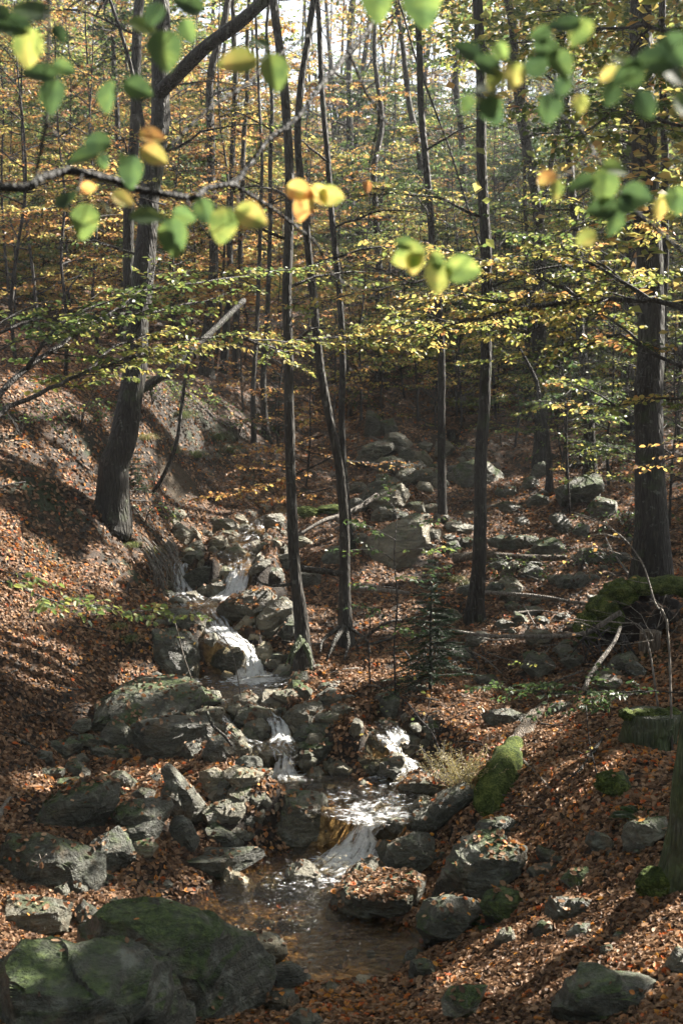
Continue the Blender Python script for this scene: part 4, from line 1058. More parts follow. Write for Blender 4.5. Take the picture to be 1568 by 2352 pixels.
def spray(W, LV, path, r0, r1, side, size, tint, r, step=.16, leafstep=.05, sub=True, amount=1.0, start=.12, nside=5, rise=.05, tintspread=.10, keepdir=None):
    """a bough: a main stem with alternating side twigs in a flat fan, all carrying leaves"""
    path = np.asarray(path, float)
    ln = np.linalg.norm(np.diff(path, axis=0), axis=1).sum()
    k = max(6, int(ln / .18))
    path = catmull(path, k)
    path[1:-1] += r.normal(0, .012, (k - 2, 3)) * min(1, ln)
    tube(W, path, np.linspace(r0, r1, k), nside)
    n = max(2, int(ln * (1 - start) / step))
    sg = 1
    for j in range(n):
        s = start + (1 - start) * (j + r.uniform(0, .9)) / n
        q = s * (k - 1); i = min(int(q), k - 2); p = path[i] + (path[i + 1] - path[i]) * (q - i)
        T = nrm(path[i + 1] - path[i])
        sg = -sg
        D = horiz(T, sg * math.radians(r.uniform(32, 68)))
        D[2] = T[2] * .4 + r.normal(rise, .12)
        D = nrm(D)
        l = side * (1.05 - .62 * s) * r.uniform(.5, 1.25)
        m = 5
        tt = np.linspace(0, 1, m)[:, None]
        tw = p + D * l * tt + np.array([0, 0, -.10]) * l * tt ** 2 + np.cumsum(r.normal(0, .035, (m, 3)) * l, 0) * (tt > 0)
        ra = max(r1, r0 * .42 * (1 - .5 * s))
        tube(W, tw, np.linspace(ra, r1 * .7, m), 3)
        tn = tint + r.normal(0, tintspread)
        put_leaves(LV, tw[1:], leafstep, size, tn, r, amount=amount)
        if sub and l > .28:
            g = 1
            for u in range(int(l / .12)):
                f = .2 + .75 * (u + r.random()) / max(1, int(l / .12))
                b = tw[min(int(f * (m - 1)), m - 2)] + (tw[min(int(f * (m - 1)) + 1, m - 1)] - tw[min(int(f * (m - 1)), m - 2)]) * (f * (m - 1) % 1)
                g = -g
                d2 = horiz(D, g * math.radians(r.uniform(30, 60))); d2[2] += r.normal(0, .12)
                l2 = l * (1 - f * .7) * r.uniform(.3, .6)
                t2 = np.linspace(0, 1, 3)[:, None]
                tw2 = b + nrm(d2) * l2 * t2 + np.array([0, 0, -.06]) * l2 * t2 ** 2
                tube(W, tw2, [ra * .6, r1 * .8, r1 * .5], 3)
                put_leaves(LV, tw2, leafstep, size, tn, r, amount=amount)
    put_leaves(LV, path[int(k * .7):], leafstep, size, tint, r, amount=amount)

def trunk_mesh(acc, path, R, n=12, flare=1.0, seed=0, rough=.10):
    path = np.asarray(path, float); R = np.asarray(R, float)
    ln = np.linalg.norm(np.diff(path, axis=0), axis=1).sum()
    k = max(18, int(ln / .16))
    pth = catmull(path, k)
    rad = np.interp(np.linspace(0, 1, k), np.linspace(0, 1, len(R)), R)
    s = np.concatenate([[0], np.cumsum(np.linalg.norm(np.diff(pth, axis=0), axis=1))])
    rr = np.random.default_rng(seed)
    ang = np.arange(n) * 2 * math.pi / n
    lob = .55 + .45 * np.cos(ang * 5 + rr.uniform(0, 6)) * np.cos(ang * 2 + rr.uniform(0, 6))
    lobes = 1 + flare * np.exp(-s / (R[0] * 2.6))[:, None] * (.35 + .75 * lob[None, :])
    pth[1:-1] += np.stack([fbm(np.stack([s * .8, s * 0 + seed, s * 0], -1), 3), fbm(np.stack([s * .8, s * 0 + seed + 9, s * 0], -1), 3), s * 0], -1)[1:-1] * R[0] * .35
    tube(acc, pth, rad, n, lobes, rough=rough, seed=seed)
    return pth, rad

def crown_cloud(LV, W, ctr, rad, n, size, tint, r, root=None):
    """an airy crown: leaf clumps gathered on boughs inside an egg-shaped volume"""
    nc = max(8, n // 26)
    d = nrm(r.normal(0, 1, (nc, 3))) * (r.uniform(.25, 1, nc) ** .5)[:, None] * rad
    cc = ctr + d
    if W is not None and root is not None:
        for c in cc[:: max(1, nc // 16)]:
            mid = (root + c) / 2 + r.normal(0, .25, 3)
            tube(W, catmull([root, mid, c], 7), np.linspace(.05, .008, 7), 4)
    for c in cc:
        m = 26
        off = r.normal(0, 1, (m, 3)) * np.array([.55, .55, .2])
        N = np.array([0, 0, 1.]) + r.normal(0, .55, (m, 3))
        LV.add(c + off, nrm(r.normal(0, 1, (m, 3)) * [1, 1, .3]), N, size * r.uniform(.6, 1.2, m), np.clip(tint + r.normal(0, .1) + r.normal(0, .08, m), 0, 1))

# ------------------------------------------------------------------ the trees one can name
def make_tree(label, path, widths, mat='bark', crown=None, tint=.5, seed=0, sprays=(), top=13.0, flare=.9, n=14, limbs=(), crown_size=.15, crown_n=1900, group=None, name='beech_tree', category='tree', crown_at=None):
    """path: (px, py, Y) from the foot upward; widths in picture units along it"""
    r = np.random.default_rng(seed + 500)
    pts = np.array([P(*p) for p in path])
    R = np.array([w * (.88 if w < 60 else .95) * p[2] / FPX / 2 for w, p in zip(widths, path)])
    pts[0] = ground_at(path[0][0], path[0][1]) if path[0][2] is None else pts[0]
    g = float(height(pts[0][0], pts[0][1])[0])
    pts[0][2] = min(pts[0][2], g) - (.22 if widths[0] > 40 else .12)
    if top:
        d = nrm(pts[-1] - pts[-2]); d = nrm(d + np.array([0, 0, .8]))
        zz = pts[-1][2]
        while zz < top:
            nx_ = pts[-1] + d * 1.6 + np.array([r.normal(0, .12), r.normal(0, .12), 0])
            pts = np.vstack([pts, nx_]); R = np.append(R, max(.02, R[-1] * .86)); zz = nx_[2]
    root = thing(name, label, category, (pts[0][0], pts[0][1], g), group)
    org = root.location
    a = Acc()
    pth, rad = trunk_mesh(a, pts, R, n, flare, seed)
    W, LV = a, Leaves()
    for lp, w0, w1 in limbs:
        lw = np.array([P(*p) for p in lp])
        k = max(10, int(np.linalg.norm(np.diff(lw, axis=0), axis=1).sum() / .15))
        tube(W, catmull(lw, k), np.linspace(w0, w1, k) * lp[0][2] / FPX / 2, 8, rough=.12, seed=seed)
    for s in sprays:
        z, az, ln, tn, am = s
        i = int(np.argmin(np.abs(pth[:, 2] - (g + z))))
        p = pth[i]
        d = np.array([math.sin(math.radians(az)), math.cos(math.radians(az)), .12])
        end = p + d * ln
        spray(W, LV, [p, p + d * ln * .5 + np.array([0, 0, .1 * ln]), end], min(.022, rad[i] * .5), .004, ln * .5, .072, tn, r, step=.2, leafstep=.065, amount=am)
    if crown:
        ctr = (pth[-1] if crown_at is None else np.asarray(crown_at)) + np.array([0, 0, -1.2])
        crown_cloud(LV, W, ctr, np.array(crown), crown_n, crown_size, tint, r, pth[int(len(pth) * .82)])
    obj('trunk', a, M[mat], root, org)
    LV.build('crown', M['leaf'], root, org, keep=clear_of_shafts)
    return root

make_tree('thick leaning tree with mossy foot standing on the bank beside the upper stream', [(252,1185,16.6),(266,1090,16.6),(290,1000,16.6),(322,720,16.8),(343,500,17),(364,300,17.2),(366,120,17.4),(366,-40,17.6)], [76,68,64,58,52,47,44,41],
          'bark', (3.2,3.2,2.6), .62, 1, [(4.2,200,2.2,.5,.8),(5.0,120,2.0,.55,.8),(3.6,290,1.8,.4,.8)], n=20, flare=.55,
          limbs=[([(366,215,17.2),(400,180,17),(470,110,16.8),(545,55,16.6),(610,0,16.5),(680,-60,16.4)],34,22), ([(343,480,17),(330,300,17),(300,150,17),(260,20,17),(240,-30,17)],12,6)])
make_tree('slim dark trunk rising straight just behind the thick leaning tree', [(300,860,21),(300,700,21),(298,500,21),(310,260,21),(318,0,21.2)], [34,30,28,26,24], 'bark', (2.6,2.6,2.4), .68, 2, [(5.2,100,1.8,.8,.9),(6.4,250,1.8,.75,.9),(4.2,180,1.8,.7,.8)])
make_tree('thin wavy trunk with moss-covered root foot beside the tilted sunlit slab', [(702,1535,14.2),(690,1430,14.2),(676,1310,14.2),(668,1100,14.3),(663,900,14.3),(661,650,14.4),(665,380,14.5),(653,200,14.6),(630,0,14.8),(620,-60,14.8)], [50,36,30,27,26,25,23,22,20,19],
          'bark_gray', (2.4,2.4,2.2), .55, 3, [(4.6,60,1.5,.6,.7),(5.2,250,1.4,.65,.7),(3.9,150,1.2,.6,.5)], limbs=[([(676,1340,14.2),(640,1345,14.1),(600,1340,14),(585,1320,13.9)],8,4)])
make_tree('thin trunk with a slight bend halfway, one of two close together over the roots', [(795,1460,15),(794,1350,15),(792,1220,15),(778,1080,15),(757,960,15),(736,820,15),(718,650,15),(700,480,15),(684,330,15.1),(690,200,15.2),(712,60,15.3),(725,-40,15.4)], [44,30,26,24,22,22,20,19,18,17,16,15],
          'bark_gray', (2.4,2.4,2.2), .6, 4, [(4.8,80,1.5,.65,.7),(5.6,300,1.4,.5,.7)])
make_tree('straight companion trunk crossing behind the bent thin trunk', [(803,1235,18.5),(790,1080,18.5),(784,950,18.5),(786,820,18.6),(776,640,18.7),(758,430,18.8),(742,250,18.9),(733,60,19),(730,-30,19)], [26,20,18,17,16,15,14,13,12], 'bark', (2.2,2.2,2), .7, 5, [(5,100,1.6,.75,.7),(6,220,1.5,.7,.7)])
make_tree('slender trunk behind the little dark spruce, curving at the top', [(1016,1238,20.5),(1013,1050,20.5),(1014,870,20.5),(1008,740,20.5),(990,540,20.6),(975,350,20.7),(965,200,20.8),(955,0,21),(950,-40,21)], [28,21,20,19,18,18,17,15,14], 'bark', (2.6,2.6,2.2), .55, 6, [(5,200,1.8,.55,.9),(4.2,60,1.8,.6,.8),(6.2,130,1.7,.45,.9)])
make_tree('straight dark trunk with speckled bark at the middle of the slope', [(1094,1420,16),(1100,1280,16),(1106,1100,16),(1113,900,16.1),(1115,700,16.2),(1112,450,16.3),(1103,220,16.4),(1097,0,16.5),(1094,-40,16.5)], [46,35,33,30,28,27,26,25,24], 'bark', (3.2,3.2,2.6), .42, 7, [(4.4,90,1.8,.45,.9),(5.4,260,1.8,.5,.9),(3.8,170,1.6,.6,.7)], n=16, crown_n=6000)
make_tree('thickest upright trunk with ridged bark and moss at its foot', [(1500,1345,15.6),(1498,1200,15.6),(1494,1000,15.7),(1489,800,15.8),(1485,600,15.9),(1481,400,16),(1478,180,16.1),(1474,-40,16.2)], [92,72,68,64,62,60,58,54], 'bark', (3.4,3.4,2.6), .32, 8, [(4.6,250,2.2,.3,1),(5.4,200,2.2,.35,1),(5.8,300,2,.4,1)], n=22,
          limbs=[([(1484,330,16),(1420,260,15.8),(1330,230,15.6),(1250,170,15.4)],12,5)])
make_tree('dark mossy trunk leaning out of view over the leaf slope', [(1552,2015,8),(1568,1900,7.95),(1584,1760,7.9),(1605,1600,7.9),(1630,1350,7.9),(1680,900,7.9),(1700,500,7.9)], [84,66,62,60,58,54,50], 'bark_moss', (3,3,2.4), .3, 9, n=18, flare=1.2, top=9)
for lb, path, w, sd in (
    ('trunk in the hazy distance leaning over the root tangle', [(1243,1010,25),(1238,820,25),(1242,620,25.3),(1225,430,25.6),(1195,250,26),(1175,50,26.4)], [36,30,28,26,24,20], 31),
    ('slim dark trunk standing in shrub shade next to the thickest trunk', [(1360,1050,23),(1345,880,23),(1330,760,23.1),(1328,600,23.3),(1310,420,23.5),(1300,250,24),(1285,30,24.5)], [34,24,22,21,20,18,16], 32),
    ('straight trunk half hidden behind the thickest trunk', [(1445,960,27),(1442,800,27),(1446,600,27.3),(1440,300,27.6),(1438,20,28)], [40,34,32,30,26], 33),
    ('dark trunk on the ridge above the grassy bank', [(468,880,28),(476,780,28),(487,650,28.3),(490,450,28.7),(484,200,29)], [38,28,25,22,20], 34),
    ('paired slim trunk beside the dark trunk on the ridge', [(512,875,29),(520,760,29),(528,640,29.2),(530,450,29.6),(540,200,30)], [24,19,17,15,13], 35),
    ('thin trunk at the edge of the ridge over the grassy bank', [(545,860,30),(540,760,30),(552,600,30.2),(560,350,30.6)], [20,16,14,12], 36),
    ('thin upright trunk at the gully head', [(873,860,36),(870,760,36),(868,600,36.3),(860,400,36.6)], [24,20,18,16], 37),
    ('thin pale trunk high in the upper bank woods', [(280,790,30),(286,650,30),(292,500,30.3),(270,300,30.6),(262,100,31)], [20,16,15,14,12], 38),
    ('thin sapling trunk on the bank between leaning tree and wavy trunk', [(612,960,26),(606,880,26),(613,760,26.2),(618,600,26.4),(622,400,26.8)], [20,15,13,12,11], 39),
    ('second thin sapling trunk at the bank edge', [(584,1000,25),(582,900,25),(590,760,25.2),(596,560,25.5)], [15,12,11,10], 40),
    ('leaning slim trunk on the far slope over the path', [(985,840,38),(990,740,38),(980,560,38.4),(962,350,39)], [26,22,20,17], 41),
    ('distant trunk behind the speckled dark trunk', [(1075,860,42),(1070,700,42),(1066,500,42.5),(1060,300,43)], [26,22,20,18], 42),
    ('forked thin stem lit along one edge in the root tangle', [(1262,1130,22.5),(1258,1020,22.5),(1240,930,22.6),(1228,870,22.8),(1180,780,23),(1140,700,23.2)], [20,14,12,10,8,6], 43)):
    r_ = np.random.default_rng(sd)
    make_tree(lb, path, w, 'bark' if sd % 2 else 'bark_gray', (2.4,2.4,2.2), float(r_.choice([.45,.6,.72,.82])), sd, [(float(r_.uniform(3,7)), float(r_.uniform(0,360)), 1.8, float(r_.choice([.5,.65,.8])), .8) for _ in range(4)], top=12 + r_.uniform(-1, 2), n=10, crown_n=1700, crown_size=.17)

# ------------------------------------------------------------------ dead wood
def stick(label, path, w0, w1, mat='deadwood', name='dead_branch', cat='dead branch', n=7, forks=(), ground=True, seed=0, lift=0.02):
    pts = []
    for p in path:
        q = ground_at(p[0], p[1]) if len(p) == 2 else P(*p)
        if len(p) == 2:
            q = q + np.array([0, -.03, lift])
        pts.append(q)
    pts = np.array(pts)
    a = Acc()
    k = max(10, int(np.linalg.norm(np.diff(pts, axis=0), axis=1).sum() / .08))
    sc_ = pts[0][1] / FPX / 2
    tube(a, catmull(pts, k), np.linspace(w0, w1, k) * sc_, n, rough=.18, seed=seed)
    for f in forks:
        fp = np.array([P(*p) if len(p) == 3 else ground_at(*p) + np.array([0, -.03, .03]) for p in f])
        tube(a, catmull(fp, 8), np.linspace(w1 * 1.1, w1 * .4, 8) * sc_, 5, rough=.15, seed=seed + 1)
    o = obj(name, a, M[mat], None, tuple(pts[0]))
    return tag(o, label, cat)

stick('dark dead trunk lying aslant behind the leaning tree up to the canopy', [(205,915,21.5),(330,890,21.5),(440,805,22.5),(560,690,24)], 22, 14, 'bark', 'fallen_tree', 'fallen tree', 10, seed=2)
stick('bent thin dead stem hanging down the dirt bank', [(435,800,19.5),(418,930,19.4),(405,1020,19.3),(372,1100,19.3),(335,1152,19.4)], 7, 11, 'bark_gray', 'dead_sapling', 'dead sapling', 7, seed=3)
stick('white sunlit branch lying across the gully beside the thin trunks', [(686,1228,18.3),(745,1195,18.6),(800,1178,19),(866,1138,19.5)], 7, 15, 'deadwood', seed=4, forks=[[(770,1188,18.8),(790,1205,18.5),(770,1215,18.3)]])
stick('long straight pole lying behind the little dark spruce', [(806,1350,15.9),(860,1353,15.9),(940,1362,15.8)], 12, 9, 'deadwood', 'fallen_pole', seed=5)
stick('long pale pole resting across the stones at mid slope', [(1112,1360,15.7),(1240,1370,15.6),(1330,1385,15.4),(1425,1392,15.2)], 10, 6, 'deadwood', 'fallen_pole', seed=6)
stick('curved pale pole bending up to the mossy root plate', [(1045,1450,14.3),(1120,1460,14.2),(1220,1462,14.1),(1320,1458,14.0),(1370,1440,13.9),(1425,1405,13.8)], 8, 12, 'deadwood', 'fallen_pole', seed=7)
stick('smooth white branch propped against the root plate', [(1340,1585,12.4),(1358,1545,12.6),(1395,1495,12.9),(1412,1470,13.0),(1424,1440,13.2)], 13, 9, 'deadwood', seed=8)
stick('thick moss-patched log lying level across the upper slope', [(1040,1283,18.2),(1100,1276,18.2),(1180,1280,18.1),(1260,1282,18),(1300,1280,18)], 24, 12, 'rotwood', 'fallen_log', 'log', 10, seed=9)
stick('short grey log wedged between the wavy thin trunk and its neighbour', [(690,1305,14.6),(740,1312,14.7),(785,1318,14.8)], 16, 14, 'bark_gray', 'fallen_log', 'log', 9, seed=10)
stick('crooked root-like branch on the leaves under the bent thin trunk', [(815,1480,14.3),(850,1455,14.3),(890,1430,14.2),(922,1424,14.2)], 9, 6, 'bark_gray', seed=11)
stick('half-buried branch lying on leaves below the little dark spruce', [(800,1492),(850,1482),(905,1466)], 10, 5, 'bark_gray', seed=12)
stick('dark stick leaning between the flat table boulder and brown tilted slab', [(476,1635,11.7),(490,1668,11.5),(515,1690,11.4),(532,1712,11.3)], 8, 7, 'bark', seed=13)
stick('dark branch end poking out of the leaf bank at the view edge', [(10,1688),(50,1705),(85,1722)], 14, 9, 'bark', seed=14)
stick('pale broken branch lying in leaves at the view edge', [(-5,1885),(15,1850),(32,1830)], 16, 9, 'deadwood', seed=15)
stick('thin dark stick lying over the low slabs under the flat table boulder', [(150,1678),(190,1690),(240,1706)], 6, 4, 'bark', seed=16)
stick('forked bare twig lying on the long dark boulder', [(80,1990,9.0),(95,1975,9.0),(108,1962,9.0)], 5, 3, 'deadwood', 'twig', 'twig', 5, forks=[[(88,1982,9.0),(72,1975,9.0),(84,1960,9.0)], [(95,1975,9.0),(90,1960,8.98)]], seed=17)
stick('bare pale branch lying in leaves on the far side of the log', [(1185,1735),(1210,1760),(1240,1790),(1276,1828)], 10, 5, 'deadwood', seed=18)
stick('thick branch running up the leaf slope beside the mossy stump', [(1300,1800),(1340,1760),(1380,1700),(1400,1680)], 12, 6, 'bark', seed=19)
stick('stick lying on the pale leaves at the bottom edge of view', [(1350,2318,6.6),(1400,2335,6.5),(1425,2345,6.5)], 10, 7, 'bark', seed=20)
stick('short thick twig among stones beside the mossy pool boulder', [(495,2140,8.8),(530,2135,8.8),(548,2128,8.8)], 12, 10, 'rotwood', seed=21)
stick('thin branch lying over the hollow near the root plate', [(1220,1590,12.6),(1300,1555,12.8),(1340,1540,12.9)], 7, 4, 'bark_gray', seed=22)
stick('arching dry twig standing from the leaf-strewn pool bank', [(440,1560,13.2),(420,1500,13.1),(405,1440,13.0),(395,1410,13.0)], 4, 2.5, 'deadwood', 'twig', 'twig', 4, seed=23)
for q_, (lb, p_, w0) in enumerate((('thin pale branch lying aslant below the level mossy log', [(1150,1300),(1190,1325),(1240,1345)], 5), ('thin forked pale branch in front of the long pale pole', [(1200,1400),(1225,1445),(1250,1490)], 4), ('pale twig-thin branch lying over leaves beyond the spruce', [(1060,1500),(1110,1525),(1150,1560)], 5),
      ('pale branch pointing down the slope behind the root hollow', [(1260,1500),(1230,1540),(1190,1560)], 5), ('grey branch lying on the stones above the curved pole', [(1180,1420),(1240,1415),(1300,1425)], 6), ('thin pale branch across the stones of the leafy path', [(1090,1180),(1150,1170),(1220,1182)], 5), ('long thin branch lying up the slope by the ridged trunk', [(1440,1330),(1400,1270),(1380,1220)], 6), ('pale branch resting on the boulders of the rocky gully', [(850,1010),(900,1030),(960,1042)], 5))):
    stick(lb, p_, w0, 2, 'deadwood', seed=60 + q_, lift=.08)
tr = np.random.default_rng(77)
for k in range(34):
    x0, y0, x1, y1 = [(820,1400,1400,1560),(1000,1600,1500,1900),(20,1450,320,1700),(700,1480,1050,1640),(60,1000,380,1250),(1050,1080,1420,1400)][k % 6]
    px, py = tr.uniform(x0, x1), tr.uniform(y0, y1); a_ = tr.uniform(-.5, .5) + (math.pi if tr.random() < .5 else 0); l = tr.uniform(30, 100)
    o = stick(None, [(px, py), (px + .5 * l * math.cos(a_), py + .5 * l * math.sin(a_) * .5 + tr.uniform(-5, 5)), (px + l * math.cos(a_), py + l * math.sin(a_) * .5)], tr.uniform(2.5, 5), 1.5, ['deadwood', 'twig', 'bark_gray'][k % 3], 'fallen_twig', 'twig', 4, seed=100 + k, lift=.05)
    where = ['in the hollow round the little dark spruce', 'on the leaf slope beyond the rotten log', 'on the leafy bank beside the flat table boulder', 'on the leaves above the arching sapling', 'on the mossy bank round the leaning tree', 'among stones behind the speckled dark trunk'][k % 6]
    tag(o, f"{['pale','dark','grey'][k % 3]} thin fallen twig lying {where}", 'twig', f"{['pale','dark','grey'][k % 3]} twigs {where}")

# the rotten log with its moss cushion
lg = np.array([P(1243,1632,12.6), P(1205,1690,12.0), P(1165,1765,11.3), P(1130,1840,10.75)])
lg[:, 2] -= .02
lt = thing('rotten_log', 'broken rotten log with pale bark and a bright moss cushion on its near end', 'log', tuple(lg[-1]))
a = Acc()
kk = 60
pp = catmull(lg, kk); RR = np.interp(np.linspace(0, 1, kk), [0, .3, .7, 1], [.09, .13, .16, .17])
ang = np.arange(20) * 2 * math.pi / 20
lob = 1 + .13 * np.sin(ang * 7 + .7)[None, :] * np.ones((kk, 1)) + .07 * fbm(np.stack([np.tile(ang * 3, kk), np.repeat(np.arange(kk) * .1, 20), np.zeros(kk * 20)], -1), 3).reshape(kk, 20)
tube(a, pp, RR, 20, lob, rough=.42, seed=5)
for i in range(9):
    p = pp[0] + np.array([.06 * math.cos(i * .7), 0, .06 * math.sin(i * .7)]); e = p + (pp[0] - pp[4]) * (1.2 + .9 * math.sin(i * 2.3) ** 2) * .8
    tube(a, catmull([p, (p + e) / 2, e], 5), np.linspace(.035, .006, 5), 5, rough=.2)
obj('wood', a, M['rotwood'], lt, lt.location)
def moss_lump(acc, c, rad, seed, level=5, amp=.35):
    d, F = ico(level)
    f = fbm(d * 2.2 + seed, 4) * amp + fbm(d * 9 + seed, 3) * .14
    acc.add(c + d * rad * (1 + f)[:, None], F)
a = Acc()
mk_ = 46; mp_ = catmull([pp[26] + [0, 0, .07], pp[38] + [-.01, -.02, .09], pp[50] + [-.02, -.05, .08], pp[59] + [-.02, -.14, -.02], pp[59] + [.03, -.22, -.22]], mk_)
mr_ = np.interp(np.linspace(0, 1, mk_), [0, .08, .3, .55, .75, .9, 1], [.02, .10, .16, .19, .17, .12, .05])
ml_ = 1 + .30 * fbm(np.stack([np.tile(np.cos(np.arange(40) * 2 * math.pi / 40) * 1.6, mk_), np.tile(np.sin(np.arange(40) * 2 * math.pi / 40) * 1.6, mk_), np.repeat(np.arange(mk_) * .22, 40)], -1), 4).reshape(mk_, 40)
ml_ = ml_ + .10 * hr_.normal(0, 1, (mk_, 40)) if False else ml_
tube(a, mp_, mr_, 40, ml_, rough=.34, seed=12)
obj('moss_cushion', a, M['moss'], lt, lt.location)
a = Acc()
hr = np.random.default_rng(3)
for i in range(60):
    p = P(hr.uniform(1095, 1150), hr.uniform(1850, 1900), 10.55 + hr.uniform(-.1, .15)); q = p + np.array([hr.normal(-.03, .05), hr.normal(0, .04), -hr.uniform(.12, .35)])
    tube(a, catmull([p, (p + q) / 2 + hr.normal(0, .03, 3), q], 6), np.linspace(.007, .002, 6), 3)
obj('hanging_rootlets', a, M['twig'], lt, lt.location)

# upturned root plate, stump, mossy mounds
def mound(label, name, cat, px, py, w, h, Y, mat, seed, depth=.8, parts=None):
    c = P(px, py, Y); k = Y / FPX
    d, F = ico(5)
    f = fbm(d * 1.9 + seed * 3.3, 4) * .35 + fbm(d * 7 + seed, 3) * .12
    V = d * np.array([w * k / 2, w * k / 2 * depth, h * k / 2]) * (1 + f)[:, None]
    org = c + np.array([0, 0, -h * k / 2])
    a_ = Acc(); a_.add(c + V, F)
    return a_, org, c
a_, org, c = mound('', '', '', 1470, 1480, 240, 260, 14.6, None, 4)
rp = thing('root_plate', 'upturned root plate of a fallen tree, earth below and green moss along its ridge', 'root plate', tuple(org))
obj('earth', a_, M['ground'], rp, org)
a = Acc()
for px, py, w, h, s in ((1350,1440,60,70,1),(1385,1395,70,60,2),(1425,1360,80,50,3),(1480,1345,90,40,4),(1540,1345,90,40,5),(1400,1420,60,60,6),(1590,1355,80,40,7)):
    k = 14.1 / FPX
    moss_lump(a, P(px, py, 14.15), np.array([w * k * .55, .22, h * k * .55]), s + 20, 4)
obj('moss', a, M['moss'], rp, org)
a = Acc()
for i in range(46):
    p = P(hr.uniform(1330, 1560), hr.uniform(1430, 1560), 13.6 + hr.uniform(-.2, .3)); q = p + np.array([hr.normal(0, .25), hr.normal(-.2, .1), -hr.uniform(.1, .5)])
    tube(a, catmull([p, (p + q) / 2 + hr.normal(0, .06, 3), q], 7), np.linspace(hr.uniform(.008, .025), .004, 7), 5)
obj('roots', a, M['twig'], rp, org)

def stump(label, px, py, w, h, Y, mat='bark_moss', moss=True, seed=0):
    k = Y / FPX; foot = P(px, py + h / 2, Y); top = foot + np.array([0, 0, h * k])
    t = thing('tree_stump', label, 'stump', tuple(foot))
    a1 = Acc(); n = 22; kk = 14
    pth = catmull([foot, (foot + top) / 2, top], kk); s = np.linspace(0, 1, kk)
    an = np.arange(n) * 2 * math.pi / n
    lob = 1 + np.exp(-s * 4)[:, None] * (.3 + .35 * np.cos(an * 5 + seed))[None, :] + .06 * np.sin(an * 9)[None, :]
    tube(a1, pth, np.full(kk, w * k / 2 * .8), n, lob, rough=.22, seed=seed)
    obj('wood', a1, M[mat], t, foot)
    if moss:
        a2 = Acc()
        for i in range(5):
            moss_lump(a2, top + np.array([(i - 2) * w * k * .18, hr.uniform(-.05, .05), -.02]), np.array([w * k * .14, w * k * .22, .045]), seed + i, 4)
        obj('moss_cap', a2, M['moss'], t, foot)
    return t
stump('wide mossy old stump in the shade of the leaf slope', 1490, 1690, 150, 120, 10.6, seed=3)
stump('small sawn stump far up the leafy path', 1036, 1000, 24, 26, 28.5, 'bark', False, seed=5)
stump('broken dark stump leaning beside the root plate', 1490, 1500, 60, 110, 13.4, 'rotwood', False, seed=8)
for lb, px, py, w, h, Y, sd in (('low moss hump beside the streaked bank boulder', 1405, 1800, 70, 60, 9.9, 2), ('dark mossy hump at the foot of the leaning mossy trunk', 1500, 2030, 70, 80, 7.9, 3),                               ('lit moss hump on stones behind the wavy trunk', 700, 1180, 60, 36, 19.2, 12),
                              ('lit moss tuft on fallen leaves beside the bent thin trunk', 760, 1170, 60, 24, 19.4, 13)):
    g_ = ground_at(px, py + h * .35)
    a_, org, c = mound(lb, '', '', px, py, w * 1.15, h * .9, g_[1] + .05, None, sd, 1.0)
    org = g_
    o = obj('moss_hump', a_, M['moss'], None, tuple(org)); tag(o, lb, 'moss hump')
# exposed roots on the bank and at the thin trunks
def rootset(label, lines, mat='bark_gray'):
    a = Acc(); first = None
    for ln in lines:
        pts = np.array([P(*p) for p in ln[:-1]]); w = ln[-1]
        if first is None: first = pts[0]
        k = 12
        tube(a, catmull(pts, k), np.linspace(w, w * .35, k) * pts[0][1] / FPX / 2, 6, rough=.2)
    o = obj('exposed_root', a, M[mat], None, tuple(first)); tag(o, label, 'roots')
rootset('gnarled roots gripping the stones under the wavy thin trunk', [((695,1470,14.1),(675,1500,13.95),(668,1530,13.85),16),((700,1480,14),(712,1510,13.9),(715,1540,13.8),16),((690,1460,14.1),(672,1490,14),(655,1530,13.9),10)], 'bark_moss')
rootset('tangle of roots spilling down below the bent thin trunk', [((790,1440,14.8),(770,1470,14.5),(748,1520,14.3),16),((795,1445,14.8),(800,1480,14.5),(790,1515,14.3),14),((800,1440,14.8),(840,1470,14.6),(850,1500,14.4),10),((780,1440,14.8),(742,1470,14.5),(735,1500,14.3),12)])
lines = []
for i in range(46):
    px, py = hr.uniform(345, 415), hr.uniform(1255, 1320); Y = 16.5 - (py - 1255) * .006
    lines.append(((px - 25, py - 25, Y + .1), (px - 5, py, Y - .15), (px + hr.uniform(-8, 12), py + hr.uniform(25, 60), Y - .25), hr.uniform(2, 5)))
rootset('pale hanging rootlets fringing the bank beside the thin side fall', lines, 'deadwood')
lines = []
for i in range(40):
    px, py = hr.uniform(930, 1130), hr.uniform(1470, 1580)
    lines.append(((px, py, 14.2), (px + hr.normal(0, 20), py + 20, 14.0), (px + hr.normal(0, 40), py + hr.uniform(30, 60), 13.9), hr.uniform(2, 6)))
rootset('mesh of dead brush and rootlets in the dark hollow beyond the spruce', lines, 'twig')
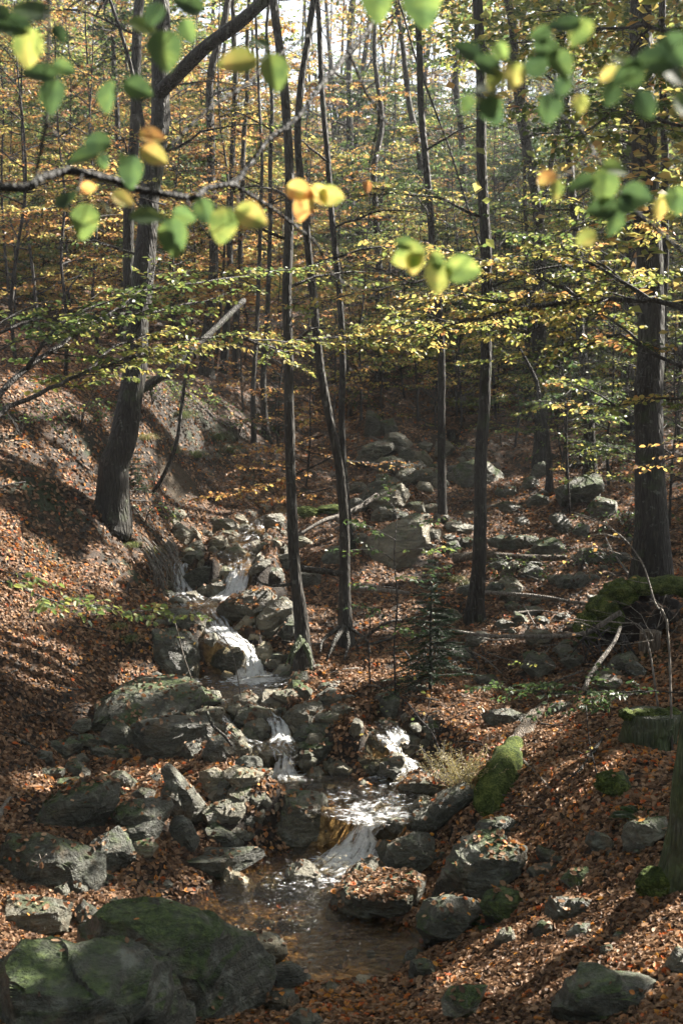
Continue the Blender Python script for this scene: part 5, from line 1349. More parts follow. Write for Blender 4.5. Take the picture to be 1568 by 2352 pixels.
# ------------------------------------------------------------------ undergrowth and woods
def young_beech(r, h, r0, nspray, sl, size, tint, amount, step=.2, leafstep=.065, low=.25, sub=True, lean=.1, sp=.10):
    """mesh accumulators of one young tree standing at the origin"""
    a, LV = Acc(), Leaves()
    k = 7
    z = np.linspace(0, h, k)
    pts = np.stack([np.cumsum(r.normal(0, lean, k)) * h * .12, np.cumsum(r.normal(0, lean, k)) * h * .12, z], -1); pts[0] = [0, 0, -.15]
    kk = int(h / .35) + 6
    pth = catmull(pts, kk)
    tube(a, pth, np.linspace(r0, r0 * .25, kk), 7, rough=.1)
    for j in range(nspray):
        f = low + (1 - low) * (j + r.random()) / nspray
        i = min(int(f * (kk - 1)), kk - 2); p = pth[i]
        az = r.uniform(0, 2 * math.pi)
        l = sl * (1.1 - .55 * f) * r.uniform(.6, 1.25)
        el = r.uniform(.05, .6)
        d = np.array([math.cos(az), math.sin(az), el])
        spray(a, LV, [p, p + d * l * .5 + np.array([0, 0, .04 * l]), p + d * l + np.array([0, 0, -.07 * l])], r0 * (.42 - .2 * f) + .004, .003, l * .5, size, tint, r, step=step, leafstep=leafstep, sub=sub, amount=amount, nside=4, tintspread=sp)
    return a, LV

def plant(a, LV, name, label, cat, group, loc, mat='twig', shift=0.0, keep=True, shape=RHOMB):
    root = thing(name, label, cat, tuple(loc), group)
    for i in range(len(a.V)): a.V[i] = a.V[i] + np.asarray(loc)
    for i in range(len(LV.C)): LV.C[i] = LV.C[i] + np.asarray(loc)
    obj('trunk', a, M[mat], root, loc)
    c = LV.build('crown', M['leaf'], root, loc, shape=shape, keep=(lambda C: clear_of_shafts(C, 1.3, .6, NGROUND)) if keep else None)
    if c: c['tint_shift'] = float(shift)
    return root

def copy_tree(src, loc, rz, s, label, group, shift=None):
    c = src.copy(); COL.objects.link(c)
    c.location = loc; c.rotation_euler = (0, 0, rz); c.scale = (s, s, s)
    c['label'] = label
    if group: c['group'] = group
    for ch in src.children:
        d = ch.copy(); COL.objects.link(d); d.parent = c
        if shift is not None and ch.name.startswith('crown'): d['tint_shift'] = float(shift)
    return c

# --- individually grown young beeches nearer than the far woods (px of the foot, distance, height, leaf tint, fullness)
YOUNG = [
 (40,860,19,5.5,.80,.8),(150,830,21,6,.72,.9),(230,800,24,6.5,.85,.7),(90,800,24,7,.62,1.0),(400,790,27,6,.80,.9),(30,760,27,7.5,.66,1.),(340,760,29,7,.75,.9),(180,740,30,8,.80,.9),
 (640,930,27,4.5,.84,.8),(700,1010,24,3.4,.84,.7),(560,930,27,3.5,.82,.8),(720,900,32,5,.70,.8),(800,880,34,6,.60,.8),(830,880,30,6.5,.50,.8),(660,860,34,6,.8,.8),
 (930,870,34,6,.58,.9),(1010,880,33,6.5,.55,.9),(1140,900,31,6,.52,1.0),(1180,950,27,5.5,.56,1.0),(1060,930,29,5,.60,.9),(1290,1000,24,5.5,.45,1.0),(1330,980,25,6,.50,1.0),(1400,1020,22.5,5,.38,1.0),(1290,1080,21.5,2.6,.5,.9),
 (1430,980,25,6,.40,1.0),(1520,1020,22,6,.36,1.0),(1560,960,25,7,.45,1.0),(1600,1040,20,6,.35,1.0),(1380,900,31,7,.5,1.0),(1540,1080,19.5,3.5,.55,.7),
 (880,960,30,3.5,.62,.7),(1000,960,29,3.2,.66,.8),(560,860,33,6,.74,.9),(450,830,30,6,.82,.8),(1210,890,33,6,.5,.9),(1270,900,32,7,.58,.9),(770,930,29,4.2,.7,.8),(960,900,31,5,.64,.8),
]
YL = {0: 'young tree with deep green leaves', 1: 'young tree with green and yellow leaves', 2: 'young tree with golden yellow leaves', 3: 'young tree with orange leaves'}
yb = np.random.default_rng(90)
NAMED_AT = [('the thick leaning tree', 260, 16), ('the wavy thin trunk', 680, 15), ('the slender curving trunk', 1010, 20), ('the speckled dark trunk', 1105, 16), ('the thickest trunk', 1490, 16)]
cnt = {}
for q, (px, py, Y, h, tint, am) in enumerate(YOUNG):
    r = np.random.default_rng(1000 + q)
    base = P(px, py, Y); z = float(height(base[0], base[1])[0]); loc = np.array([base[0], base[1], z])
    sz = .06 + .0011 * Y
    a, LV = young_beech(r, h, .016 + .0032 * h, int(5 + h * 1.7), 1.3 + .12 * h, sz, tint, am, step=.22, leafstep=.048 if Y < 28 else .06, low=.12)
    nm = min(NAMED_AT, key=lambda t: abs(t[1] - px))[0]
    kind = YL[0 if tint < .42 else 1 if tint < .58 else 2 if tint < .76 else 3]
    hh = 'low' if h < 4.2 else 'bushy' if h < 6.3 else 'tall'
    far = 'a little way' if Y < 26 else 'well' if Y < 31 else 'far'
    lb = f"{hh} {kind} {far} behind {nm}"
    cnt[lb] = cnt.get(lb, 0) + 1
    plant(a, LV, 'young_beech', lb, 'young tree', lb if False else 'young beeches behind the stream', loc, 'twig', 0.0)

# --- young beeches with layered boughs between the big trunks: px, distance, tint, boughs from py to py, how many, length, fullness
LAYER = [(1130,13.5,.52,500,900,10,1.9,1),(1420,14.5,.48,480,1000,12,2.0,1),(960,15.5,.56,500,820,9,1.9,1),(1340,20,.5,400,1000,14,2.2,1),(800,14,.5,520,820,7,1.7,1),(620,17,.5,560,820,7,1.8,1),(300,14.5,.42,560,800,7,1.8,1),(1230,24,.46,200,980,16,2.3,1),(1500,23,.4,300,1000,14,2.3,1),(1100,26,.58,450,930,14,2.3,1),(820,30,.66,450,860,14,2.2,1),(120,24,.76,380,820,15,2.3,1),(330,24,.76,250,800,15,2.3,1),(500,29,.74,300,840,15,2.3,1),(1600,18,.33,-40,600,13,2.3,1),(1240,19,.36,-60,480,13,2.3,1),
         (1250,15.5,.50,470,1010,15,2.0,1),(1610,12,.42,300,1000,13,2.2,1),(1395,18,.46,250,950,16,2.3,1),(1180,20,.56,450,960,14,2.2,1),(1000,24,.60,470,900,14,2.1,1),(1545,14,.30,-20,640,14,2.3,1),(1300,12.5,.28,-60,420,14,2.0,1),(1150,16.5,.42,-40,520,14,2.1,1),(1450,20,.30,-40,500,14,2.4,1),
         (60,13,.36,560,850,9,2.0,1),(-70,11,.38,560,830,8,2.2,1),(185,20,.78,280,800,13,2.1,1),(425,22,.80,80,720,17,2.2,1),(560,24,.80,100,780,17,2.2,1),(95,18,.72,-20,520,16,2.3,1),(255,26,.70,-20,520,16,2.4,1),(-40,20,.64,-20,620,16,2.5,1),(20,15,.40,600,820,7,1.9,1),
         (700,20,.62,440,860,11,2.0,.9),(865,22,.50,470,870,12,2.0,1),(925,17.5,.60,480,790,8,1.8,1),(760,26,.86,-20,560,22,2.5,.22),(900,28,.88,-20,560,22,2.6,.22),(1010,26,.80,-20,520,20,2.5,.3),(660,27,.84,-20,520,20,2.5,.35),(1080,19,.55,500,800,9,1.9,1),(480,18,.48,640,830,7,1.8,1),(1340,24,.52,100,900,18,2.4,1),(1560,17,.36,500,1000,12,2.1,1),(340,28,.78,-20,480,16,2.4,1)]
lcnt = {}
for q, (px, Y, tint, p0_, p1_, n, ln, am) in enumerate(LAYER):
    r = np.random.default_rng(2000 + q); a, LV = Acc(), Leaves()
    ft = P(px, 1000, Y); ft[2] = float(height(ft[0], ft[1])[0])
    hz_ = P(px, p0_, Y)[2] + .5
    kk = 14; zz = np.linspace(ft[2] - .1, hz_, kk)
    st = np.stack([ft[0] + np.cumsum(r.normal(0, .05, kk)), ft[1] + np.cumsum(r.normal(0, .05, kk)), zz], -1)
    r0 = .012 + .0018 * Y
    tube(a, catmull(st, 30), np.linspace(r0, r0 * .35, 30), 7, rough=.12)
    for b in range(n):
        z = P(px, p0_ + (p1_ - p0_) * (b + r.random()) / n, Y)[2]
        p = np.array([np.interp(z, zz, st[:, 0]), np.interp(z, zz, st[:, 1]), z])
        az = (0 if b % 2 else math.pi) + r.normal(0, .6)
        l = ln * r.uniform(.6, 1.15)
        d = np.array([math.cos(az), math.sin(az), r.uniform(.0, .22)])
        spray(a, LV, [p, p + d * l * .45 + np.array([0, 0, .05 * l]), p + d * l + np.array([0, 0, -.06 * l])], r0 * .42, .0025, l * .42, .056 + .0009 * Y, tint, r, step=.13, leafstep=.046, amount=am, nside=4, tintspread=.10, rise=.02)
    kind = YL[0 if tint < .40 else 1 if tint < .58 else 2 if tint < .75 else 3]
    if am < .5: kind = 'twiggy young tree with a few rusty leaves'
    nm = min(NAMED_AT, key=lambda t: abs(t[1] - px))[0]
    lb = f"layered {kind} {'beside' if Y < 17 else 'close behind' if Y < 21 else 'some way behind'} {nm}"
    plant(a, LV, 'young_beech', lb, 'young tree', 'layered young beeches ' + ('beside ' if Y < 17 else 'behind ') + nm, ft, 'twig', 0.0)

# --- woods further up: a few kinds, copied
PROTO = []
for k, (h, r0, ns, sl, size, tint, am, low, st) in enumerate(((8, .042, 24, 2.9, .12, .50, 1.0, .12, .3), (9, .048, 24, 3.0, .12, .72, .95, .15, .3), (7, .036, 22, 2.6, .11, .80, .9, .10, .28), (10, .05, 34, 3.2, .10, .78, .30, .12, .26))):
    r = np.random.default_rng(40 + k)
    a, LV = young_beech(r, h, r0, ns, sl, size, tint, am, step=st, leafstep=.052, low=low * .4)
    PROTO.append((a, LV))
TALL = []
for k in range(3):
    r = np.random.default_rng(60 + k)
    a, LV = Acc(), Leaves()
    h = 17 + 2 * k
    pts = np.stack([np.cumsum(r.normal(0, .22, 8)), np.cumsum(r.normal(0, .22, 8)), np.linspace(-.2, h, 8)], -1)
    kk = 30; pth = catmull(pts, kk); tube(a, pth, np.linspace(.14, .03, kk), 8, rough=.1)
    for j in range(16):
        f = .22 + .75 * (j + r.random()) / 16; p = pth[min(int(f * (kk - 1)), kk - 1)]; az = r.uniform(0, 6.28); l = 3.2 * (1.15 - .7 * f)
        d = np.array([math.cos(az), math.sin(az), r.uniform(.15, .6)])
        spray(a, LV, [p, p + d * l * .5, p + d * l], .05 * (1.1 - f), .006, l * .5, .16, .66, r, step=.42, leafstep=.17, amount=.9 if f > .35 else .35, nside=5)
    TALL.append((a, LV))
wr = np.random.default_rng(321)
placed = []
def free(x, y, d):
    return all((x - a) ** 2 + (y - b) ** 2 > d * d for a, b in placed)
srcY, srcT = [None] * 4, [None] * 3
WHERE = lambda x, y: 'above the ' + ('leafy bank' if x < -.12 * y else 'rocky gully' if x < .03 * y else 'leafy path' if x < .14 * y else 'thickest trunk')
n_y = n_t = 0
for k in range(1700):
    y = wr.uniform(29, 95); x = wr.uniform(-.36, .40) * y
    if y < 34 and abs(x) < 3: continue
    if y < 50 and -.06 < x / y < .19 and wr.random() < .68: continue
    if y > 55 and -.13 < x / y < .06 and wr.random() < .6: continue
    if not free(x, y, 1.2 + .012 * y): continue
    placed.append((x, y))
    z = float(height(x, y)[0]); s = wr.uniform(.75, 1.25)
    if -.14 < x / y < -.01 and y > 38: s *= .72
    u = x / y
    tall = y > 47 and wr.random() < .42
    if tall:
        i = int(wr.integers(0, 3)); shift = float(wr.normal(.04, .10) - (.16 if u > .1 else 0))
        lb = ('tall tree with a green crown ' if shift < -.05 else 'tall tree with a golden crown ' if shift < .12 else 'tall tree with an orange crown ') + WHERE(x, y)
        if srcT[i] is None:
            srcT[i] = plant(*TALL[i], 'forest_tree', lb, 'tree', 'tall trees ' + WHERE(x, y), (x, y, z), 'bark_gray', shift, keep=False)
        else:
            copy_tree(srcT[i], (x, y, z), wr.uniform(0, 6.28), s, lb, 'tall trees ' + WHERE(x, y), shift)
        n_t += 1
    else:
        i = int(wr.choice(4, p=[.34, .28, .15, .23] if u < .06 else [.5, .25, .1, .15]))
        shift = float(wr.normal(0, .06) + (-.03 if u < -.08 else -.05 if u < .08 else -.12))
        if wr.random() < .2: i = 0; shift -= .28
        kind = ['deep green leaves' if shift < -.2 else 'yellow-green leaves', 'golden leaves', 'orange leaves', 'few leaves'][i]
        lb = f"{'slender' if s < 1 else 'spreading'} young tree with {kind} {WHERE(x, y)}"
        if srcY[i] is None:
            srcY[i] = plant(*PROTO[i], 'young_tree', lb, 'young tree', 'young trees ' + WHERE(x, y), (x, y, z), 'twig', shift, keep=False)
        else:
            copy_tree(srcY[i], (x, y, z), wr.uniform(0, 6.28), s, lb, 'young trees ' + WHERE(x, y), shift)
        n_y += 1
print('woods', n_y, n_t)

# --- trees added mostly out of view so their crowns shade the stream (gaps cut for sun)
bt = np.random.default_rng(11)
SHADE = []
for x, y, h in ((8.5,11,10),(10,15,12),(7.5,17.5,11),(11.5,19.5,12),(7.5,22,12),(12,24.5,13),(7,27,12),(10,29,13),(14.5,16.5,12),(15.5,21.5,13),(14.5,28,14),(5,32,14),(9.5,34,14),(18,25,14),(5.2,12.5,9),(13,11.5,12),(5.9,19.5,11),(4.6,17.8,12),(4.15,24.8,12),(6.6,21,12),(9.2,22.8,12),(-4,-3,11),(3.5,-4,11),(-.5,-8,12),(-8,1,12),(9,3,11),(-10,7,12),(6,-10,12),(-7,-10,13),(12,7,12),(-9.5,12,12)):
    z = float(height(x, y)[0])
    a, LV = Acc(), Leaves()
    pts = np.array([[x, y, z - .2], [x + bt.normal(0, .2), y + bt.normal(0, .2), z + h * .35], [x + bt.normal(0, .35), y + bt.normal(0, .35), z + h * .7], [x + bt.normal(0, .4), y + bt.normal(0, .4), z + h]])
    # only the bare pole of these trees stands in view
    r_ = .075 if abs(x) < .30 * y else .09
    pth, rad = trunk_mesh(a, pts, [r_, r_ * .8, r_ * .6, r_ * .2], 12, .8, int(abs(x) * 7 + abs(y)), .1)
    low = .30 if y < 4 else .36 if abs(x) > .27 * y + 1.0 else .66
    cr = np.array([3.4, 3.4, h * (1 - low) * .55])
    ctr = np.array([x, y, z + h * (low + 1.05) / 2])
    n = int(10500 * (1.25 if low < .5 else .9))
    crown_cloud(LV, None, ctr, cr, n, .17, float(bt.uniform(.32, .62)), bt)
    SHADE.append((x, y, z, h, a, LV))
# leaf clumps added to these crowns along sun rays, to keep chosen ground shaded
SX = np.array([[t_[0], t_[1]] for t_ in SHADE])
def close_crowns():
    gxs, gys = [], []
    for py in np.linspace(890, 2330, 46):
        for px in np.linspace(-20, 1580, 44):
            gxs.append(px + bt.uniform(-18, 18)); gys.append(py + bt.uniform(-14, 14))
    A_, B_ = raydir(np.array(gxs), np.array(gys))
    Ys = np.concatenate([np.arange(5, 24, .12), np.arange(24, 50, .5)])
    H = height((A_[:, None] * Ys).ravel(), np.tile(Ys, len(A_))).reshape(len(A_), -1)
    below = B_[:, None] * Ys <= H
    hit = below.any(1); idx = below.argmax(1)
    for q in np.where(hit)[0]:
        Y = Ys[idx[q]]; g = np.array([A_[q] * Y, Y, B_[q] * Y])
        dens = 1.0 if (gxs[q] < 420 and gys[q] < 1700) or (gys[q] > 1900 and gxs[q] > 980) else .70 if gys[q] > 1400 else .34
        if bt.random() > dens: continue
        best = None
        for t in np.arange(9, 30, .6):
            c = g + SUN * t
            u = np.hypot(SX[:, 0] - c[0], SX[:, 1] - c[1]); b = int(u.argmin())
            zt = c[2] - SHADE[b][2]
            if u[b] < 5.0 and SHADE[b][3] * .33 < zt < SHADE[b][3] * 1.12:
                # stay out of the picture itself
                if abs(c[0]) < .33 * c[1] and c[2] < .30 * c[1]: continue
                if best is None or u[b] < best[0]: best = (u[b], b, c)
        if best is None: continue
        m = 22; c = best[2]
        SHADE[best[1]][5].add(c + bt.normal(0, 1, (m, 3)) * np.array([.42, .42, .2]), nrm(bt.normal(0, 1, (m, 3)) * [1, 1, .3]), SUN * .6 + np.array([0, 0, .6]) + bt.normal(0, .4, (m, 3)), .17 * bt.uniform(.6, 1.2, m), np.clip(.45 + bt.normal(0, .1, m), 0, 1))
close_crowns()
for x, y, z, h, a, LV in SHADE:
    root = thing('added_shade_tree', f"beech added for its shade with a broad crown, standing {'on the sunny slope by the thickest trunk' if x > 4 else 'amid the woods behind the thin trunks' if y > 10 else 'on the near bank over the path'}", 'tree', (x, y, z), 'broad-crowned beeches ' + ('on the sunny slope' if x > 4 else 'amid the woods' if y > 10 else 'on the near bank'))
    obj('trunk', a, M['bark'], root, root.location)
    LV.build('crown', M['leaf'], root, root.location, keep=clear_of_shafts)

# ------------------------------------------------------------------ boughs that hang into the picture
def bough(label, lines, side, size, tint, seed, w=(10, 3), amount=1.0, name='beech_bough', cat='branch', step=.085, leafstep=.034, shape=HEXL, mat='twig', keep=False, spread=.08, sub=True, flat_rise=.03):
    r = np.random.default_rng(seed)
    W, LV = Acc(), Leaves(); org = None
    for i, ln in enumerate(lines):
        pts = np.array([P(*p) for p in ln])
        if org is None: org = pts[0]
        k = pts[0][1] / FPX / 2; f = 1.0 if i == 0 else .7
        spray(W, LV, pts, w[0] * k * f, w[1] * k * f * .6, side * (1 if i == 0 else .85), size, tint, r, step=step, leafstep=leafstep, amount=amount, start=.18, rise=flat_rise, tintspread=spread, sub=sub)
    t = thing(name, label, cat, tuple(org))
    obj('branch', W, M[mat], t, org)
    LV.build('leaves', M['leaf'], t, org, shape=shape, aspect=.68, keep=(lambda C: clear_of_shafts(C, 1.6, .8)) if keep else None)
    return t
bough('dark bough with green and yellow leaves rising across the thick leaning tree', [[(-40,950,8.6),(60,850,8.9),(150,785,9.2),(250,725,9.6),(330,668,10),(480,645,10.6),(640,622,11.3),(760,600,11.8)],[(330,690,10),(350,640,10.2),(365,590,10.4)],[(250,725,9.6),(320,720,10),(440,690,10.6),(540,670,11)],[(60,850,8.9),(120,760,9),(230,700,9.2),(330,650,9.4)]], .62, .053, .40, 1, (16, 3))
bough('long bough across the stream with a bright sunlit yellow-green leaf band', [[(-40,975,8.4),(90,905,8.8),(180,865,9.3),(300,820,10),(420,785,10.6),(560,778,11.2),(700,785,11.8),(840,792,12.3),(980,800,12.8)],[(300,820,10),(400,800,10.5),(480,790,10.9)],[(560,778,11.2),(640,800,11.5),(700,812,11.8)],[(180,865,9.3),(260,800,9.8),(350,770,10.2),(450,755,10.8)],[(700,785,11.8),(790,770,12.2),(880,760,12.6)]], .62, .054, .52, 2, (13, 3))
bough('green bough at the side edge of view above the mossy bank', [[(-60,800,8.2),(40,745,8.5),(130,725,8.8),(230,715,9.1)],[(-40,770,8.2),(60,705,8.5),(150,690,8.8)],[(-60,840,8.0),(60,780,8.3),(170,760,8.6)]], .55, .053, .30, 3, (9, 3))
bough('low thin bough of green leaves hanging over the lit leaf slope', [[(-40,1325,7.9),(60,1358,8.1),(170,1388,8.3),(280,1400,8.6),(360,1405,8.8),(455,1412,9.0)],[(-40,1300,7.9),(30,1320,8),(90,1340,8.1)]], .46, .054, .36, 4, (6, 2), step=.07, leafstep=.035)
bough('dark bough coming in beside the thickest trunk, with pale yellow sunlit leaves', [[(1620,722,9.2),(1494,690,9.5),(1344,688,9.8),(1209,705,10.2),(1084,735,10.8),(984,765,11.4),(900,790,12)],[(1344,690,9.8),(1280,655,10),(1180,620,10.4),(1080,585,10.9),(970,562,11.4),(880,555,11.9)],[(1494,690,9.5),(1400,625,9.8),(1310,590,10.1),(1200,560,10.5)],[(1209,705,10.2),(1130,690,10.5),(1050,680,10.9),(960,690,11.4)],[(1344,690,9.8),(1290,730,10),(1220,760,10.3),(1140,770,10.7)],[(1494,690,9.5),(1430,650,10),(1370,600,10.6),(1290,545,11.2)],[(1084,735,10.8),(1000,740,11.4),(910,745,12),(820,760,12.6)]], .85, .055, .56, 5, (15, 3))
bough('second bough under the pale yellow one, leaves green and orange', [[(1620,835,8.8),(1530,832,9),(1470,790,9.2),(1400,772,9.4),(1290,795,9.8),(1170,825,10.3),(1050,830,10.8)],[(1470,790,9.2),(1400,735,9.5),(1300,720,9.8)],[(1400,772,9.4),(1330,800,9.7),(1240,850,10)]], .52, .054, .47, 6, (11, 3), spread=.16)
bough('high green bough at the upper view edge over the thickest trunk', [[(1620,300,8.5),(1520,280,8.8),(1420,255,9.2),(1300,250,9.8),(1180,262,10.5)],[(1520,280,8.8),(1450,220,9),(1380,190,9.4)],[(1420,255,9.2),(1340,300,9.6),(1260,330,10)]], .7, .055, .34, 31, (10, 3), step=.10)
bough('topmost bough of mixed green and yellow leaves above the speckled dark trunk', [[(1620,90,9),(1500,60,9.4),(1380,70,9.9),(1240,95,10.5),(1110,110,11.2),(1020,150,11.8)],[(1380,70,9.9),(1300,30,10.2),(1220,20,10.6)],[(1500,60,9.4),(1430,130,9.7),(1350,160,10.1)]], .75, .055, .45, 32, (10, 3), step=.10, spread=.14)
bough('bough of dull green leaves at half height beside the thickest trunk', [[(1620,470,9.5),(1520,480,9.8),(1400,500,10.3),(1280,530,10.9),(1170,540,11.5)],[(1400,500,10.3),(1330,460,10.6),(1250,440,11)]], .7, .054, .42, 33, (9, 3), step=.10, spread=.12)
bough('drooping bough of green and orange leaves crossing low before the thickest trunk', [[(1620,920,10),(1520,915,10.4),(1410,930,11),(1300,925,11.6),(1220,940,12.2)],[(1410,930,11),(1340,890,11.4),(1270,870,11.8)]], .6, .054, .50, 34, (8, 3), step=.10, spread=.16)
bough('slender bough with yellow leaves between the bent trunk and slender curving trunk', [[(1020,640,13.5),(940,650,13.2),(850,665,13),(760,690,12.8),(690,700,12.6)],[(940,650,13.2),(880,620,13.2),(810,610,13.2)]], .6, .055, .62, 35, (6, 2), step=.10, spread=.12)
bough('rust and yellow bough behind the thick leaning tree', [[(380,470,17),(300,450,16.5),(210,455,16),(110,480,15.6),(20,490,15.3)],[(300,450,16.5),(240,400,16.2),(160,380,16)]], .8, .075, .72, 36, (5, 2), step=.11, spread=.12)
bough('orange-leaved small spray beside the thickest trunk', [[(1620,1050,11),(1560,1045,11.2),(1500,1068,11.5),(1450,1075,11.8)],[(1620,1000,11),(1560,1015,11.2),(1490,1020,11.5)]], .34, .058, .76, 7, (4, 2), amount=.8)
bough('rusty orange spray hanging low over the shaded gully ledge', [[(760,1050,18.2),(690,1085,18.4),(600,1115,18.6),(520,1135,18.8),(430,1150,19)],[(690,1085,18.4),(620,1070,18.6),(540,1080,18.8)],[(740,1000,18.3),(660,1020,18.5),(560,1045,18.8)],[(760,1120,18),(680,1140,18.2),(600,1150,18.4)]], .50, .070, .84, 8, (5, 2), keep=False)
bough('orange spray crossing in front of the rocky gully boulders', [[(690,1030,19),(760,1050,19.2),(840,1065,19.4),(930,1060,19.7)],[(840,1080,19.4),(900,1075,19.6),(960,1062,19.8)]], .34, .054, .82, 9, (4, 2))
bough('teal-green glossy leaf band floating low over the log end', [[(1620,1590,10),(1500,1588,10.2),(1390,1592,10.4),(1280,1590,10.7),(1190,1582,11),(1105,1576,11.3)],[(1500,1588,10.2),(1420,1600,10.2),(1330,1606,10.3)],[(1390,1592,10.4),(1300,1580,10.8),(1230,1572,11)]], .60, .053, .17, 10, (4, 2), spread=.04, step=.07)
bough('short yellow-green spray in the dark root hollow', [[(1270,1530,12.6),(1220,1520,12.7),(1165,1524,12.8)]], .22, .052, .5, 11, (3, 2))
def sapling(label, stem, sprays, size, tint, seed, side=.34, w=(6, 3), amount=1., spread=.1, name='beech_sapling', leafstep=.045, mat='twig', step=.11):
    r = np.random.default_rng(seed); a, LV = Acc(), Leaves()
    pts = np.array([P(*p) for p in stem]); g = float(height(pts[0][0], pts[0][1])[0]); pts[0][2] = min(pts[0][2], g)
    k = pts[0][1] / FPX / 2
    tube(a, catmull(pts, 20), np.linspace(w[0] * k, w[1] * k, 20), 6)
    for s in sprays:
        tn = tint if not isinstance(s[-1], float) else s[-1]
        p = np.array([P(*q) for q in (s[:-1] if isinstance(s[-1], float) else s)])
        spray(a, LV, p, w[1] * k, .6 * k * 1.5, side, size, tn, r, step=step, leafstep=leafstep, amount=amount, tintspread=spread, start=.1, nside=4)
    t = thing(name, label, 'sapling', tuple(pts[0]))
    obj('stem', a, M[mat], t, pts[0]); LV.build('leaves', M['leaf'], t, pts[0], shape=HEXL, aspect=.68)
    return t
sapling('small sapling with teal-green layered leaves in front of the pale boulder', [(908,1575,13),(905,1480,13),(912,1380,13),(905,1280,13),(912,1180,13.1)], [[(905,1290,13),(870,1262,12.9),(820,1262,12.8),(790,1268,12.7)],[(908,1240,13),(860,1215,12.9),(810,1195,12.8)],[(912,1210,13),(960,1200,13),(1010,1195,13)],[(908,1270,13),(950,1262,12.8),(1000,1255,12.7),(1050,1258,12.6)],[(906,1330,13),(950,1322,12.8),(990,1318,12.7)],[(906,1420,13),(870,1400,12.9),(830,1395,12.8)],[(907,1350,13),(860,1345,12.9),(815,1340,12.8)],[(912,1180,13),(900,1160,13),(880,1140,13)],[(906,1440,13),(940,1430,12.9)]], .062, .20, 21, .46, (5, 2), spread=.09, step=.09)
sapling('thin-stemmed sapling with sparse leaves just beyond the arching sapling', [(850,1560,13.4),(846,1480,13.4),(852,1400,13.4)], [[(850,1450,13.4),(890,1435,13.3),(920,1440,13.2)],[(852,1400,13.4),(830,1385,13.3)]], .052, .35, 22, .2, (4, 2))
sapling('arching sapling with few yellow and orange leaves over the stream bank', [(1032,1770,11),(1000,1700,11.2),(962,1650,11.5),(930,1610,11.8),(880,1580,12.1),(845,1560,12.3)], [[(962,1650,11.5),(915,1640,11.7),(870,1615,11.9),.52],[(930,1610,11.8),(950,1580,11.9),(960,1555,12),.55],[(880,1580,12.1),(900,1570,12.1),(935,1558,12.2),.5],[(1000,1700,11.2),(985,1640,11.4),(990,1590,11.6),.80],[(985,1640,11.4),(1030,1625,11.4),(1080,1600,11.4),.84],[(1000,1660,11.4),(1060,1640,11.3),(1110,1622,11.2),.84]], .055, .6, 23, .22, (5, 2.5), amount=.8, step=.13)
sapling('pale-stemmed sapling near the root plate with a few orange leaves on bare twigs', [(1550,1480,10.4),(1532,1440,10.4),(1505,1390,10.5),(1490,1340,10.6),(1472,1290,10.7),(1430,1235,10.9),(1370,1195,11.1),(1310,1175,11.3)], [[(1472,1290,10.7),(1420,1270,10.8),(1350,1258,11),(1290,1292,11.2),.78],[(1430,1235,10.9),(1380,1225,11),(1330,1235,11.2),.78],[(1490,1340,10.6),(1440,1330,10.7),(1390,1310,10.8),.72],[(1400,1210,11),(1340,1190,11.2),(1300,1180,11.3),.76],[(1532,1430,10.4),(1560,1400,10.3),(1590,1360,10.2),.74]], .048, .78, 24, .26, (6, 2.5), amount=.42, mat='deadwood', step=.13)
sapling('bare twiggy shrub with white-lit stems leaning out from the root plate', [(1520,1480,11.2),(1480,1455,11.3),(1420,1430,11.5),(1340,1425,11.7),(1260,1405,11.9)], [[(1480,1455,11.3),(1400,1452,11.5),(1310,1430,11.7),(1240,1420,11.9)],[(1500,1465,11.2),(1460,1400,11.4),(1410,1380,11.5)],[(1500,1470,11.2),(1440,1480,11.3),(1380,1470,11.4),(1300,1452,11.6)],[(1480,1455,11.3),(1440,1420,11.4),(1360,1400,11.6)],[(1520,1480,11.1),(1560,1430,11),(1590,1400,10.9)],[(1500,1465,11.2),(1520,1400,11.2),(1490,1375,11.3)]], .04, .85, 25, .34, (5, 2), amount=.07, mat='deadwood', step=.09)
sapling('low spray of orange leaves on thin twigs beside the far fall', [(1010,1760,11.3),(970,1720,11.5),(920,1715,11.7),(870,1705,11.9)], [[(970,1720,11.5),(930,1740,11.5),(890,1735,11.6),.86],[(920,1715,11.7),(880,1695,11.8),(840,1690,11.9),.84]], .045, .84, 26, .2, (3, 1.8), amount=.22, mat='deadwood')
sapling('dry twiggy sapling with a few yellow leaves by the dark poolside boulder', [(560,1530,12.8),(530,1490,12.9),(470,1440,13),(430,1430,13.1)], [[(530,1490,12.9),(480,1470,12.9),(400,1460,12.9),.58],[(470,1440,13),(450,1410,13),(480,1385,13.1),.6],[(530,1490,12.9),(500,1440,13),(430,1400,13),.5]], .05, .6, 27, .22, (3, 1.8), amount=.3, mat='deadwood')
sapling('small green-leaved sapling in the shade near the thickest trunk', [(1310,1060,21),(1300,980,21),(1310,900,21)], [[(1305,980,21),(1360,960,20.8),(1430,965,20.6)],[(1308,930,21),(1250,920,20.8),(1200,930,20.6)],[(1302,1010,21),(1380,1020,20.7),(1450,1030,20.5)],[(1310,900,21),(1360,880,20.8),(1420,890,20.6)]], .085, .22, 28, .6, (5, 2))
sapling('dark thin-stemmed sapling in front of the wide mossy stump', [(1385,1840,9.8),(1370,1780,9.8),(1352,1700,9.9),(1345,1620,10)], [[(1352,1700,9.9),(1400,1670,9.8),(1450,1660,9.7),.7],[(1360,1740,9.8),(1310,1720,9.9),.6]], .045, .65, 29, .22, (4, 2), amount=.3)

